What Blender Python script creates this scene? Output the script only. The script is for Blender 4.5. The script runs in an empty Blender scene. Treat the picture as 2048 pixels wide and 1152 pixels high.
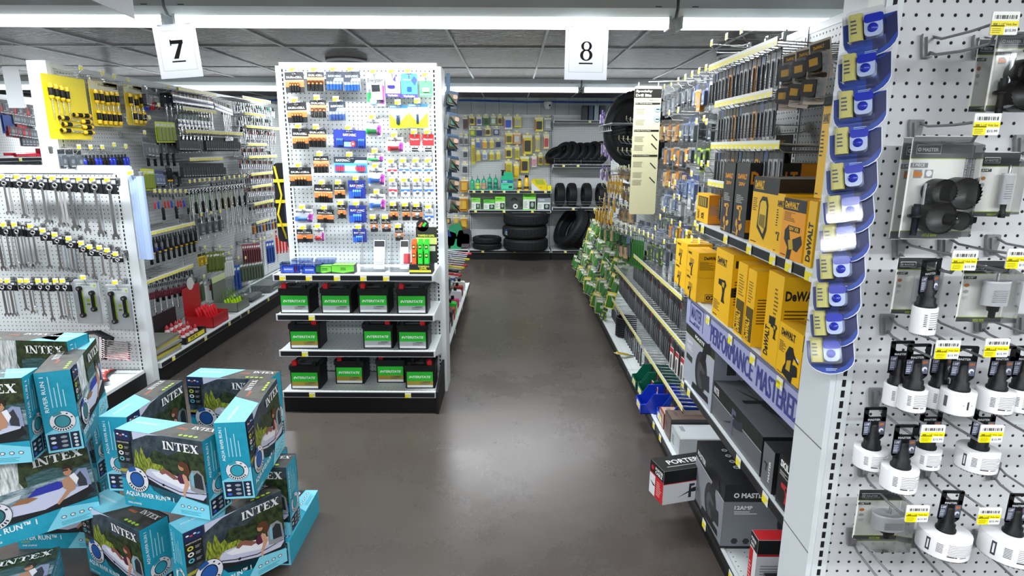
import bpy, math, random
from mathutils import Vector, Matrix
random.seed(7)
R_ = math.radians
# ---------------------------------------------------------------- camera, world, lights, exposure
CAM_H = 1.56
FPX = 1221.0
PITCH = R_(12.93)
ROLL = R_(0.28)
col = bpy.context.scene.collection
scene = bpy.context.scene
cd = bpy.data.cameras.new('camera')
cam = bpy.data.objects.new('camera', cd)
col.objects.link(cam)
cd.sensor_width = 36
cd.lens = FPX / 2048 * 36
cd.clip_start = .02
cam.location = (0, 0, CAM_H)
_f = Vector((0, math.cos(PITCH), -math.sin(PITCH)))
_r = Vector((1, 0, 0))
_u = _r.cross(_f)
_r2 = math.cos(ROLL) * _r + math.sin(ROLL) * _u
_u2 = -math.sin(ROLL) * _r + math.cos(ROLL) * _u
cam.matrix_world = Matrix.Translation((0, 0, CAM_H)) @ Matrix((_r2, _u2, -_f)).transposed().to_4x4()
scene.camera = cam
w = bpy.data.worlds.new('world')
scene.world = w
w.use_nodes = True
w.node_tree.nodes['Background'].inputs[0].default_value = (.85, .93, 1, 1)
w.node_tree.nodes['Background'].inputs[1].default_value = .25
vs = scene.view_settings
vs.view_transform = 'Standard'
vs.look = 'None'
vs.gamma = 1
vs.use_curve_mapping = False
vs.exposure = 0.22
scene.cycles.max_bounces = 7
scene.cycles.diffuse_bounces = 3
scene.cycles.glossy_bounces = 3
scene.cycles.transmission_bounces = 4
scene.cycles.transparent_max_bounces = 24
scene.cycles.caustics_reflective = False
scene.cycles.caustics_refractive = False
scene.cycles.sample_clamp_indirect = 4
scene.cycles.use_denoising = True
CEIL = 2.26
LIGHT_ROWS = (-3.8, -.3, 3.2, 6.7)
LIGHT_X0 = .79          # a joint between two strips
for iy, ly in enumerate(LIGHT_ROWS):
    for k in range(-3, 2):
        x0 = LIGHT_X0 + (k - (0 if iy != 3 else .03)) * 2.445
        if x0 < -8 or x0 > 3: continue
        ld = bpy.data.lights.new('strip_lamp', 'AREA')
        ld.shape = 'RECTANGLE'
        ld.size = 2.3
        ld.size_y = .09
        ld.energy = 52
        ld.color = (.93, .97, 1.0)
        lo = bpy.data.objects.new('strip_lamp', ld)
        col.objects.link(lo)
        lo.location = (x0 + 1.22, ly, 2.13)


def _ray(x, y):
    return _f * FPX + _r2 * (x - 1024) - _u2 * (y - 576)


def atY(x, y, Y):
    d = _ray(x, y); t = Y / d.y
    return Vector((d.x * t, Y, CAM_H + d.z * t))


def atX(x, y, X):
    d = _ray(x, y); t = X / d.x
    return Vector((X, d.y * t, CAM_H + d.z * t))


def atZ(x, y, Z):
    d = _ray(x, y); t = (Z - CAM_H) / d.z
    return Vector((d.x * t, d.y * t, Z))


# ---------------------------------------------------------------- materials
MATS = {}


def lin(h):
    h = h.lstrip('#')
    v = [int(h[i:i + 2], 16) / 255 for i in (0, 2, 4)]
    return tuple((c / 12.92 if c <= .04045 else ((c + .055) / 1.055) ** 2.4) for c in v)


def newmat(key, color=(.8, .8, .8), rough=.5, metal=0., spec=.5, emit=0.):
    m = bpy.data.materials.new(key)
    m.use_nodes = True
    b = m.node_tree.nodes['Principled BSDF']
    b.inputs['Base Color'].default_value = (*color, 1)
    b.inputs['Roughness'].default_value = rough
    b.inputs['Metallic'].default_value = metal
    b.inputs['Specular IOR Level'].default_value = spec
    if emit:
        b.inputs['Emission Color'].default_value = (.95, .98, 1, 1)
        b.inputs['Emission Strength'].default_value = emit
    MATS[key] = m
    return m


def mt(key):
    """named material, or '#rrggbb' printed card, '#rrggbb!' glossy plastic, '#rrggbb~' matte"""
    if key in MATS: return MATS[key]
    r = .45
    k = key
    if k.endswith('!'): r = .2; k = k[:-1]
    if k.endswith('~'): r = .8; k = k[:-1]
    return newmat(key, lin(k), r)


class NT:
    def __init__(s, m): s.t = m.node_tree; s.n = s.t.nodes; s.l = s.t.links; s.b = s.n.get('Principled BSDF')
    def node(s, typ, **kw):
        n = s.n.new(typ)
        for k, v in kw.items(): setattr(n, k, v)
        return n
    def link(s, a, b): s.l.new(a, b)
    def math(s, op, a, b=None, c=None):
        n = s.node('ShaderNodeMath', operation=op)
        for i, v in enumerate((a, b, c)):
            if v is None: continue
            if isinstance(v, (int, float)): n.inputs[i].default_value = v
            else: s.link(v, n.inputs[i])
        return n.outputs[0]
    def mix(s, fac, a, b):
        n = s.node('ShaderNodeMix', data_type='RGBA')
        for i, v in ((0, fac), (6, a), (7, b)):
            if isinstance(v, (int, float)): n.inputs[i].default_value = v
            elif isinstance(v, tuple): n.inputs[i].default_value = (*v, 1)
            else: s.link(v, n.inputs[i])
        return n.outputs[2]
    def ramp(s, fac, p0, p1, c0=(0, 0, 0), c1=(1, 1, 1)):
        n = s.node('ShaderNodeValToRGB')
        n.color_ramp.elements[0].position = p0; n.color_ramp.elements[1].position = p1
        n.color_ramp.elements[0].color = (*c0, 1); n.color_ramp.elements[1].color = (*c1, 1)
        s.link(fac, n.inputs[0])
        return n.outputs[0]
    def noise(s, vec, scale, detail=3, rough=.5):
        n = s.node('ShaderNodeTexNoise')
        n.inputs['Scale'].default_value = scale; n.inputs['Detail'].default_value = detail; n.inputs['Roughness'].default_value = rough
        if vec is not None: s.link(vec, n.inputs['Vector'])
        return n.outputs['Fac']
    def bump(s, h, strength, dist=.01):
        n = s.node('ShaderNodeBump')
        n.inputs['Strength'].default_value = strength; n.inputs['Distance'].default_value = dist
        s.link(h, n.inputs['Height']); s.link(n.outputs[0], s.b.inputs['Normal'])


newmat('white_metal', (.68, .72, .74), .38)
newmat('grey_metal', (.28, .28, .29), .38, .5)
newmat('wire', (.42, .43, .44), .3, .8)
newmat('dark_wire', (.2, .2, .21), .35, .6)
newmat('chrome', (.82, .83, .85), .14, 1)
newmat('steel', (.6, .61, .62), .3, 1)
newmat('black_plastic', (.009, .009, .010), .42, 0, .22)
newmat('black_matte', (.012, .012, .013), .6, 0, .2)
newmat('rubber', (.011, .012, .013), .55, 0, .3)
newmat('kick', (.008, .008, .009), .4, 0, .25)
newmat('channel', (.012, .012, .014), .28, 0, .3)
newmat('copper', lin('#b8743f'), .3, .8)
newmat('ring_dark', (.05, .05, .05), .4)
newmat('tube', (.95, .97, 1), .5, emit=6.5)
newmat('fixture', (.62, .69, .70), .45)
newmat('paper', (.83, .86, .88), .6)
m = newmat('sheet', (.85, .88, .9), .6); n = NT(m); tl = n.node('ShaderNodeBsdfTranslucent'); tl.inputs[0].default_value = (.95, .96, 1, 1); ms = n.node('ShaderNodeMixShader'); ms.inputs[0].default_value = .6
n.link(n.b.outputs[0], ms.inputs[1]); n.link(tl.outputs[0], ms.inputs[2]); n.link(ms.outputs[0], [q for q in n.n if q.type == 'OUTPUT_MATERIAL'][0].inputs[0])
newmat('cream', lin('#e6e4bd'), .5)
newmat('blue_clear', lin('#9fb4d8'), .25)
# ceiling tile: vinyl faced, wrinkled, shiny
m = newmat('ceiling_tile', (.07, .06, .055), .3)
n = NT(m)
tc = n.node('ShaderNodeTexCoord').outputs['Object']
mp = n.node('ShaderNodeMapping'); n.link(tc, mp.inputs[0]); mp.inputs['Scale'].default_value = (3, 11, 1)
h1 = n.noise(mp.outputs[0], 7, 6, .65)
h2 = n.noise(tc, 1.2, 2, .5)
n.bump(n.math('ADD', h1, n.math('MULTIPLY', h2, 1.5)), 1., .02)
n.link(n.ramp(h1, .35, .7, (.060, .041, .034), (.100, .076, .066)), n.b.inputs['Base Color'])
n.link(n.ramp(h1, .3, .7, (.16,) * 3, (.42,) * 3), n.b.inputs['Roughness'])
# floor: dark brown grey vinyl, worn
m = newmat('floor_vinyl', (.06, .05, .045), .3)
n = NT(m)
tc = n.node('ShaderNodeTexCoord').outputs['Object']
a = n.noise(tc, 1.1, 4, .6)
b = n.noise(tc, 60, 3, .6)
sp = n.node('ShaderNodeTexVoronoi'); sp.inputs['Scale'].default_value = 26; n.link(tc, sp.inputs['Vector'])
spk = n.math('LESS_THAN', sp.outputs['Distance'], .045)
c1 = n.ramp(a, .3, .75, (.066, .054, .048), (.094, .080, .072))
c2 = n.mix(n.math('MULTIPLY', b, .22), c1, (.055, .046, .041))
c3 = n.mix(n.math('MULTIPLY', spk, n.math('GREATER_THAN', n.noise(tc, 7, 1), .56)), c2, (.22, .2, .18))
c4 = c3
n.link(c4, n.b.inputs['Base Color'])
n.link(n.ramp(n.math('ADD', n.math('MULTIPLY', a, .85), n.math('MULTIPLY', b, .15)), .3, .75, (.22,) * 3, (.36,) * 3), n.b.inputs['Roughness'])
n.bump(n.math('ADD', n.math('MULTIPLY', b, .2), n.noise(tc, 9, 3)), .12, .01)
# back wall ribbed metal
m = newmat('wall_metal', (.62, .68, .70), .4)
n = NT(m)
tc = n.node('ShaderNodeTexCoord').outputs['Object']
xyz = n.node('ShaderNodeSeparateXYZ'); n.link(tc, xyz.inputs[0])
fr = n.math('FRACT', n.math('DIVIDE', xyz.outputs[0], .2))
seam = n.math('LESS_THAN', fr, .035)
n.link(n.mix(seam, n.ramp(n.noise(tc, 6, 3), .3, .8, (.38, .44, .45), (.50, .56, .57)), (.2, .23, .24)), n.b.inputs['Base Color'])
newmat('wall_plain', (.6, .6, .58), .6)
# pegboard: quarter inch holes on a one inch grid
for key, base in (('peg', (.58, .61, .62)), ('peg_near', (.62, .63, .65))):
    m = newmat(key, base, .42)
    n = NT(m)
    tc = n.node('ShaderNodeTexCoord').outputs['Object']
    xyz = n.node('ShaderNodeSeparateXYZ'); n.link(tc, xyz.inputs[0])
    fx = n.math('SUBTRACT', n.math('FRACT', n.math('DIVIDE', xyz.outputs[0], .0254)), .5)
    fz = n.math('SUBTRACT', n.math('FRACT', n.math('DIVIDE', xyz.outputs[2], .0254)), .5)
    d = n.math('SQRT', n.math('ADD', n.math('MULTIPLY', fx, fx), n.math('MULTIPLY', fz, fz)))
    hole = n.math('LESS_THAN', d, .125)
    n.link(n.mix(hole, base, (.02, .02, .02)), n.b.inputs['Base Color'])
    n.link(n.mix(hole, (.42, .42, .42), (1, 1, 1)), n.b.inputs['Roughness'])
    n.bump(n.ramp(d, .11, .16), .6, .002)
# perforated white deck
m = newmat('deck', (.72, .77, .78), .4)
n = NT(m)
tc = n.node('ShaderNodeTexCoord').outputs['Object']
xyz = n.node('ShaderNodeSeparateXYZ'); n.link(tc, xyz.inputs[0])
fx = n.math('SUBTRACT', n.math('FRACT', n.math('DIVIDE', xyz.outputs[0], .0254)), .5)
fz = n.math('SUBTRACT', n.math('FRACT', n.math('DIVIDE', xyz.outputs[1], .0508)), .5)
d = n.math('SQRT', n.math('ADD', n.math('MULTIPLY', fx, fx), n.math('MULTIPLY', n.math('MULTIPLY', fz, fz), 4)))
n.link(n.mix(n.math('LESS_THAN', d, .1), (.72, .77, .78), (.05, .05, .05)), n.b.inputs['Base Color'])
# yellow and white price strip
m = newmat('price_strip', (.8, .8, .2), .35)
n = NT(m)
tc = n.node('ShaderNodeTexCoord').outputs['Object']
xyz = n.node('ShaderNodeSeparateXYZ'); n.link(tc, xyz.inputs[0])
fx = n.math('FRACT', n.math('DIVIDE', xyz.outputs[0], .045))
up = n.math('GREATER_THAN', xyz.outputs[2], .004)
wh = n.math('MAXIMUM', up, n.math('MULTIPLY', n.math('GREATER_THAN', fx, .62), n.math('LESS_THAN', xyz.outputs[2], -.004)))
n.link(n.mix(wh, lin('#efe04a'), (.78, .8, .72)), n.b.inputs['Base Color'])
# printed pictures: foliage, rock, water, smoke grey with the mottling of a photograph
for key, ca, cb, sc, st in (('print_forest', '#121c10', '#3a4a26', 55, (1, 1, 1)), ('print_hill', '#22303a', '#46525a', 30, (1, 1, 1)), ('print_lime', '#3c5018', '#a2ac38', 90, (2, 2, .5)), ('print_water', '#0c2c58', '#2c6aa4', 60, (.5, .5, 2.5)), ('print_deep', '#0c1c22', '#2c4a50', 60, (.5, .5, 2.5)),
                            ('print_rapid', '#3e5c68', '#a6b8be', 50, (.5, .5, 2)), ('print_fall', '#8c9490', '#eef0f0', 50, (2.5, 2.5, .4)), ('print_slate', '#33322f', '#4e4b45', 30, (1, 1, 1)), ('print_teal', '#1893b0', '#249fbb', 12, (1, 1, 1)), ('print_black', '#0c0e10', '#1a1c1f', 30, (1, 1, 1)), ('print_lake', '#1c3c40', '#4a6c6c', 60, (.5, .5, 2.5))):
    m = newmat(key, lin(ca), .42); n = NT(m); tc = n.node('ShaderNodeTexCoord').outputs['Object']; mp = n.node('ShaderNodeMapping'); n.link(tc, mp.inputs[0]); mp.inputs['Scale'].default_value = st
    n.link(n.ramp(n.noise(mp.outputs[0], sc, 4, .65), .38, .62, lin(ca), lin(cb)), n.b.inputs['Base Color'])
# clear packaging plastic
m = bpy.data.materials.new('clear'); m.use_nodes = True
t = m.node_tree; t.nodes.clear()
o = t.nodes.new('ShaderNodeOutputMaterial'); mx = t.nodes.new('ShaderNodeMixShader'); tr = t.nodes.new('ShaderNodeBsdfTransparent'); gl = t.nodes.new('ShaderNodeBsdfGlossy'); fr = t.nodes.new('ShaderNodeFresnel')
gl.inputs['Roughness'].default_value = .08; fr.inputs[0].default_value = 1.5
ad = t.nodes.new('ShaderNodeMath'); ad.operation = 'MULTIPLY_ADD'; ad.inputs[1].default_value = .8; ad.inputs[2].default_value = .005
tr.inputs[0].default_value = (.965, .975, .98, 1)
t.links.new(fr.outputs[0], ad.inputs[0]); t.links.new(ad.outputs[0], mx.inputs[0]); t.links.new(tr.outputs[0], mx.inputs[1]); t.links.new(gl.outputs[0], mx.inputs[2]); t.links.new(mx.outputs[0], o.inputs[0])
MATS['clear'] = m
m = m.copy(); m.name = 'clear_blue'; m.node_tree.nodes[[q.name for q in m.node_tree.nodes if q.type == 'BSDF_TRANSPARENT'][0]].inputs[0].default_value = (.62, .74, .95, 1)
MATS['clear_blue'] = m

# ---------------------------------------------------------------- mesh builder
_TXT = {}


def text_mesh(s, bold=0., shear=0.):
    key = (s, bold, shear)
    if key not in _TXT:
        c = bpy.data.curves.new('t', 'FONT')
        c.body = s; c.size = 1; c.resolution_u = 2; c.offset = bold; c.shear = shear
        o = bpy.data.objects.new('t', c); col.objects.link(o)
        dg = bpy.context.evaluated_depsgraph_get(); dg.update()
        me = bpy.data.meshes.new_from_object(o.evaluated_get(dg))
        vs_ = [(v.co.x, v.co.y) for v in me.vertices]; fs = [tuple(p.vertices) for p in me.polygons]
        bpy.data.objects.remove(o); bpy.data.curves.remove(c); bpy.data.meshes.remove(me)
        if vs_:
            x0 = min(v[0] for v in vs_); x1 = max(v[0] for v in vs_); y0 = min(v[1] for v in vs_); y1 = max(v[1] for v in vs_)
        else: x0 = y0 = 0; x1 = y1 = 1
        _TXT[key] = ([(a - x0, b - y0) for a, b in vs_], fs, x1 - x0, y1 - y0)
    return _TXT[key]


class MB:
    def __init__(s): s.v = []; s.f = []; s.m = []; s.keys = []; s.M = Matrix(); s.sm = []; s.smooth = False
    def mi(s, k):
        if k not in s.keys: s.keys.append(k)
        return s.keys.index(k)
    def add(s, vs_, fs, k, smooth=None):
        b = len(s.v); i = s.mi(k)
        M = s.M
        s.v += [tuple(M @ Vector(p)) for p in vs_]
        for f in fs:
            s.f.append(tuple(b + j for j in f)); s.m.append(i); s.sm.append(s.smooth if smooth is None else smooth)
        return s
    def box(s, x0, y0, z0, x1, y1, z1, k):
        v = [(x, y, z) for x in (x0, x1) for y in (y0, y1) for z in (z0, z1)]
        return s.add(v, [(0, 1, 3, 2), (4, 6, 7, 5), (0, 4, 5, 1), (2, 3, 7, 6), (0, 2, 6, 4), (1, 5, 7, 3)], k, False)
    def rbox(s, x0, y0, z0, x1, y1, z1, k, r=.01, seg=3, axis='y'):
        """box with corners rounded about one axis"""
        if axis == 'y': a0, a1, b0, b1, c0, c1 = x0, x1, z0, z1, y0, y1
        elif axis == 'z': a0, a1, b0, b1, c0, c1 = x0, x1, y0, y1, z0, z1
        else: a0, a1, b0, b1, c0, c1 = y0, y1, z0, z1, x0, x1
        r = min(r, (a1 - a0) / 2.01, (b1 - b0) / 2.01)
        pts = []
        for cx, cy, st in ((a1 - r, b1 - r, 0), (a0 + r, b1 - r, 90), (a0 + r, b0 + r, 180), (a1 - r, b0 + r, 270)):
            for i in range(seg + 1):
                t = R_(st + 90 * i / seg); pts.append((cx + r * math.cos(t), cy + r * math.sin(t)))
        return s.prism(pts, axis, c0, c1, k)
    def prism(s, pts, axis, c0, c1, k, caps=True):
        if axis == 'y': mk = lambda a, b, c: (a, c, b)
        elif axis == 'z': mk = lambda a, b, c: (a, b, c)
        else: mk = lambda a, b, c: (c, a, b)
        n = len(pts)
        v = [mk(a, b, c0) for a, b in pts] + [mk(a, b, c1) for a, b in pts]
        f = [(i, (i + 1) % n, n + (i + 1) % n, n + i) for i in range(n)]
        if caps: f += [tuple(range(n))[::-1], tuple(range(n, 2 * n))]
        return s.add(v, f, k, False)
    def lathe(s, prof, k, n=16, c=(0, 0, 0), axis='z', caps=True, sx=1, sy=1):
        v = []; f = []
        for r, h in prof:
            for i in range(n):
                t = 2 * math.pi * i / n; a, b = r * math.cos(t) * sx, r * math.sin(t) * sy
                v.append({'z': (c[0] + a, c[1] + b, c[2] + h), 'y': (c[0] + a, c[1] + h, c[2] + b), 'x': (c[0] + h, c[1] + a, c[2] + b)}[axis])
        for j in range(len(prof) - 1):
            for i in range(n): f.append((j * n + i, j * n + (i + 1) % n, (j + 1) * n + (i + 1) % n, (j + 1) * n + i))
        s.add(v, f, k, True)
        if caps:
            b = []
            if prof[0][0] > 1e-5: s.add(v[:n], [tuple(range(n))[::-1]], k, False)
            if prof[-1][0] > 1e-5: s.add(v[-n:], [tuple(range(n))], k, False)
        return s
    def cyl(s, c, r, h, k, n=12, axis='z'): return s.lathe([(r, 0), (r, h)], k, n, c, axis)
    def torus(s, c, R, r, k, n=24, m=8, axis='z', sx=1, sy=1):
        v = []; f = []
        for i in range(n):
            t = 2 * math.pi * i / n
            for j in range(m):
                u = 2 * math.pi * j / m; q = R + r * math.cos(u); a, b, h = q * math.cos(t) * sx, q * math.sin(t) * sy, r * math.sin(u)
                v.append({'z': (c[0] + a, c[1] + b, c[2] + h), 'y': (c[0] + a, c[1] + h, c[2] + b), 'x': (c[0] + h, c[1] + a, c[2] + b)}[axis])
        for i in range(n):
            for j in range(m): f.append((i * m + j, ((i + 1) % n) * m + j, ((i + 1) % n) * m + (j + 1) % m, i * m + (j + 1) % m))
        return s.add(v, f, k, True)
    def tube(s, pts, r, k, n=6):
        pts = [Vector(p) for p in pts]; v = []; f = []
        for i, p in enumerate(pts):
            d = (pts[min(i + 1, len(pts) - 1)] - pts[max(i - 1, 0)]).normalized()
            a = d.cross(Vector((0, 0, 1)));
            if a.length < .05: a = d.cross(Vector((1, 0, 0)))
            a.normalize(); b = d.cross(a)
            for j in range(n):
                t = 2 * math.pi * j / n; v.append(tuple(p + a * r * math.cos(t) + b * r * math.sin(t)))
        for i in range(len(pts) - 1):
            for j in range(n): f.append((i * n + j, i * n + (j + 1) % n, (i + 1) * n + (j + 1) % n, (i + 1) * n + j))
        f += [tuple(range(n))[::-1], tuple(range((len(pts) - 1) * n, len(pts) * n))]
        return s.add(v, f, k, True)
    # printed faces: a frame (origin, u, v) with print laid .2 mm per layer proud of the card
    def frame(s, o, u, v): s.F = (Vector(o), Vector(u).normalized(), Vector(v).normalized()); s.FN = s.F[1].cross(s.F[2]); return s
    def fp(s, pts, k, lay=1):
        o, u, v = s.F
        return s.add([tuple(o + u * a + v * b + s.FN * (.00025 * lay)) for a, b in pts], [tuple(range(len(pts)))], k, False)
    def fr(s, a0, b0, a1, b1, k, lay=1): return s.fp([(a0, b0), (a1, b0), (a1, b1), (a0, b1)], k, lay)
    def fe(s, a, b, ra, rb, k, lay=1, n=20): return s.fp([(a + ra * math.cos(6.2832 * i / n), b + rb * math.sin(6.2832 * i / n)) for i in range(n)], k, lay)
    def ft(s, txt, a, b, w, h, k, lay=2, bold=.02, shear=0., vert=0, mirror=False):
        """text fitted in the w x h box whose corner is (a, b); vert=1 reads upward, vert=-1 downward"""
        vs_, fs, tw, th = text_mesh(txt, bold, shear)
        o, u, v = s.F; L = []
        for x, y in vs_:
            x = x / tw; y = y / th
            if vert == 1: p, q = a + w * (1 - y), b + h * x
            elif vert == -1: p, q = a + w * y, b + h * (1 - x)
            elif vert == 2: p, q = a + w * (1 - x), b + h * (1 - y)
            else: p, q = a + w * x, b + h * y
            L.append(tuple(o + u * p + v * q + s.FN * (.00025 * lay)))
        return s.add(L, fs, k, False)
    def flines(s, a, b, w, h, n, k, lay=2, seed=0):
        rr = random.Random(seed + int(a * 9999))
        for i in range(n):
            y = b + h * (1 - (i + .5) / n); s.fr(a, y - h / n * .22, a + w * rr.uniform(.55, 1), y + h / n * .22, k, lay)
        return s
    def mesh(s, name):
        me = bpy.data.meshes.new(name); me.from_pydata(s.v, [], s.f)
        for k in s.keys: me.materials.append(mt(k))
        me.polygons.foreach_set('material_index', s.m); me.polygons.foreach_set('use_smooth', s.sm)
        me.update(); return me
    def obj(s, name, parent=None):
        o = bpy.data.objects.new(name, s.mesh(name)); col.objects.link(o)
        if parent: o.parent = parent
        return o


def empty(name, loc=(0, 0, 0), rz=0.):
    o = bpy.data.objects.new(name, None); o.empty_display_size = .05; col.objects.link(o); o.location = loc; o.rotation_euler = (0, 0, rz); return o


REG = []


def tag(o, label, cat, group=None, order='from the left'):
    o['category'] = cat; o['label'] = label
    if group: o['group'] = group
    REG.append((o, label, order)); return o


KIDS = {}


def dup(o, loc=None, rot=None, label=None, cat=None, group=None, order='from the left'):
    def cp(q, par):
        c = q.copy(); col.objects.link(c)
        if par: c.parent = par
        for ch in q.children: cp(ch, c)
        return c
    c = cp(o, None)
    if loc is not None: c.location = loc
    if rot is not None: c.rotation_euler = rot if hasattr(rot, '__len__') else (0, 0, rot)
    if label: tag(c, label, cat or o['category'], group, order)
    return c


class Proto:
    """first call places the built thing itself, later calls copy it"""
    def __init__(s, o): s.o = o; s.used = False
    def __call__(s, loc, rot, label, cat, group=None, order='from the left'):
        if not s.used:
            s.used = True; o = s.o; o.location = loc; o.rotation_euler = rot if hasattr(rot, '__len__') else (0, 0, rot)
            return tag(o, label, cat, group, order)
        return dup(s.o, loc, rot, label, cat, group, order)


ONES = 'zero first second third fourth fifth sixth seventh eighth ninth tenth eleventh twelfth thirteenth fourteenth fifteenth sixteenth seventeenth eighteenth nineteenth'.split()
TENS = {2: 'twent', 3: 'thirt', 4: 'fort', 5: 'fift', 6: 'sixt', 7: 'sevent', 8: 'eight', 9: 'ninet'}


def ordinal(i):
    if i < 20: return ONES[i]
    if i >= 100: return 'one hundred and ' + ordinal(i - 100) if i > 100 else 'hundredth'
    t, r = divmod(i, 10)
    return TENS[t] + 'ieth' if r == 0 else TENS[t] + 'y-' + ONES[r]


def finish_labels():
    d = {}
    for o, l, order in REG: d.setdefault(l, []).append((o, order))
    for l, L in d.items():
        if len(L) > 1:
            for i, (o, order) in enumerate(L):
                q = l + ', ' + ordinal(i + 1) + ' ' + (order or '')
                if order and len(q.split()) <= 16: o['label'] = q
                if 'group' not in o: o['group'] = l


def structure(o): o['kind'] = 'structure'; return o
# ---------------------------------------------------------------- room
def plane(name, x0, y0, x1, y1, z, k, t=.05):
    o = MB().box(x0, y0, min(z, z + t), x1, y1, max(z, z + t), k).obj(name); return structure(o)


plane('floor', -9, -5.5, 4.2, 9.2, 0, 'floor_vinyl', -.05)
plane('ceiling', -9, -5.5, 4.2, 9.2, CEIL, 'ceiling_tile', .05)
structure(MB().box(-9, 9.1, 0, 4.2, 9.2, CEIL, 'wall_metal').obj('wall_back'))
structure(MB().box(-9.1, -5.5, 0, -9, 9.2, CEIL, 'wall_plain').obj('wall_left'))
structure(MB().box(4.2, -5.5, 0, 4.3, 9.2, CEIL, 'wall_plain').obj('wall_right'))
structure(MB().box(-9, -5.6, 0, 4.2, -5.5, CEIL, 'wall_plain').obj('wall_front'))
g = MB()
x = -.407 - .6165 * 14
while x < 4.2: g.box(x - .008, -5.5, CEIL - .006, x + .008, 9.1, CEIL, 'white_metal'); x += .6165
y = 4.658 - 1.15 * 8
while y < 9.1: g.box(-9, y - .008, CEIL - .0055, 4.2, y + .008, CEIL, 'white_metal'); y += 1.15
structure(g.obj('trim_1'))
o = MB().tube([(-9, 9.06, 2.205), (-3, 9.05, 2.2), (-.6, 9.06, 2.215), (.2, 9.05, 2.195), (.5, 9.05, 2.2), (4.2, 9.05, 2.19)], .012, '#1c4fb8!', 8).obj('blue_pipe')
tag(o, 'blue pipe running along the top of the back wall', 'pipe')

# strip light fixtures
f = empty('strip_light')
b = MB()
b.prism([(-.075, CEIL - .001), (.075, CEIL - .001), (.075, CEIL - .05), (.045, CEIL - .085), (-.045, CEIL - .085), (-.075, CEIL - .05)], 'x', .0, 2.43, 'fixture')
b.obj('housing', f)
b = MB()
for sx in (.015, 2.405): b.box(sx, -.05, CEIL - .135, sx + .012, .05, CEIL - .08, 'fixture')
for sx in (.06, 2.33): b.box(sx, -.077, CEIL - .045, sx + .03, -.0745, CEIL - .042, 'black_plastic')
b.obj('socket_end', f)
for sy in (-.025, .025):
    b = MB(); b.lathe([(.017, 0), (.017, 2.375)], 'tube', 10, (.028, sy, CEIL - .112), 'x'); b.obj('light_tube', f)
LP = Proto(f)
for iy, ly in enumerate(LIGHT_ROWS):
    for k in range(-3, 2):
        x0 = LIGHT_X0 + (k - (0 if iy != 3 else .03)) * 2.445
        if x0 < -8 or x0 > 3: continue
        LP((x0, ly, 0), 0, ['long white strip light behind the camera', 'long white strip light just behind the camera', 'long white strip light above the near shelves', 'long white strip light near the back wall'][iy], 'ceiling light', 'strip lights on the ceiling')
# round ceiling vents
f = empty('ceiling_vent')
b = MB(); b.torus((0, 0, CEIL - .012), .16, .012, 'paper', 32, 8); b.obj('vent_rim', f)
for i, r in enumerate((.145, .11, .075, .045)):
    b = MB(); b.lathe([(r, 0), (r + .004, -.004), (r - .022, -.03 - .01 * i), (r - .028, -.028 - .01 * i)], 'grey_metal', 28, (0, 0, CEIL), 'z', False); b.obj('vent_ring', f)
b = MB(); b.cyl((0, 0, CEIL - .004), .13, .003, 'black_matte', 24); b.obj('backing', f)
VP = Proto(f)
VP((-1.375, 5.33, 0), 0, 'round ceiling vent above the battery display', 'vent')
VP((1.734, 4.95, 0), 0, 'round ceiling vent above the drill bit aisle', 'vent')
# security camera
f = empty('security_camera', (.498, 9.0, 2.2))
b = MB(); b.lathe([(.05, 0), (.062, -.01), (.062, -.05), (.05, -.085), (.03, -.105), (0, -.11)], 'paper', 18); b.box(-.05, 0, -.05, .05, .1, .0, 'paper'); b.obj('camera_body', f)
b = MB(); b.lathe([(0, -.062), (.014, -.06), (.014, -.05)], 'black_plastic', 12, (.02, 0, -.055), 'y'); b.obj('lens', f)
tag(f, 'white dome security camera high on the back wall', 'security camera')


# ---------------------------------------------------------------- shelving
def price_tag_mesh():
    b = MB()
    b.box(-.018, -.0012, -.017, .018, 0, .014, '#e8eadd')
    b.frame((-.018, -.0014, -.017), (1, 0, 0), (0, 0, 1)).fr(0, 0, .021, .019, '#f2e21c', 1).fr(0, .013, .036, .021, '#f2e21c', 1)
    return b.mesh('price_tag')


TAGME = price_tag_mesh()


def ptag(parent, x, y, z, s=1., rx=0.):
    o = bpy.data.objects.new('price_tag', TAGME); col.objects.link(o); o.parent = parent; o.location = (x, y, z); o.scale = (s, s, s); o.rotation_euler = (rx, 0, 0)
    return o


def shelf_part(f, w, depth, z, x0=0., tags=(), back=0., chan='channel', lip=.036, tilt=0., y0=0.):
    """deck with its front lip at local y=-depth, top surface at z"""
    b = MB()
    b.box(x0 + .004, -depth, z - .018, x0 + w - .004, y0 - .012, z, 'deck')
    b.box(x0 + .002, -depth - .012, z - lip + .002, x0 + w - .002, -depth, z + .004, 'white_metal')
    s = b.obj('shelf', f)
    b = MB(); b.box(x0 + .012, -depth - .016, z - lip + .007, x0 + w - .012, -depth - .0118, z - .002, chan); b.obj('price_channel', s)
    b = MB()
    for xx in (x0 + .004, x0 + w - .007): b.prism([(y0 - .012, z - .018), (y0 - .012, z - .13), (-depth * .3, z - .10), (-depth, z - .032), (-depth, z - .018)], 'x', xx, xx + .003, 'white_metal')
    b.obj('bracket', s)
    for t in tags: ptag(s, x0 + t, -depth - .0165, z - .015)
    return s


def upright(f, x, z0, z1, wd=.034, dp=.06, near=False, nopitch=.0254):
    b = MB(); b.box(x - wd / 2, -.004, z0, x + wd / 2, dp, z1, 'white_metal')
    z = z0 + .06
    while z < z1 - .03:
        b.box(x - .0042, -.0044, z, x + .0042, -.0038, z + .0165, 'black_matte'); z += nopitch
    return b.obj('upright', f)


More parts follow.
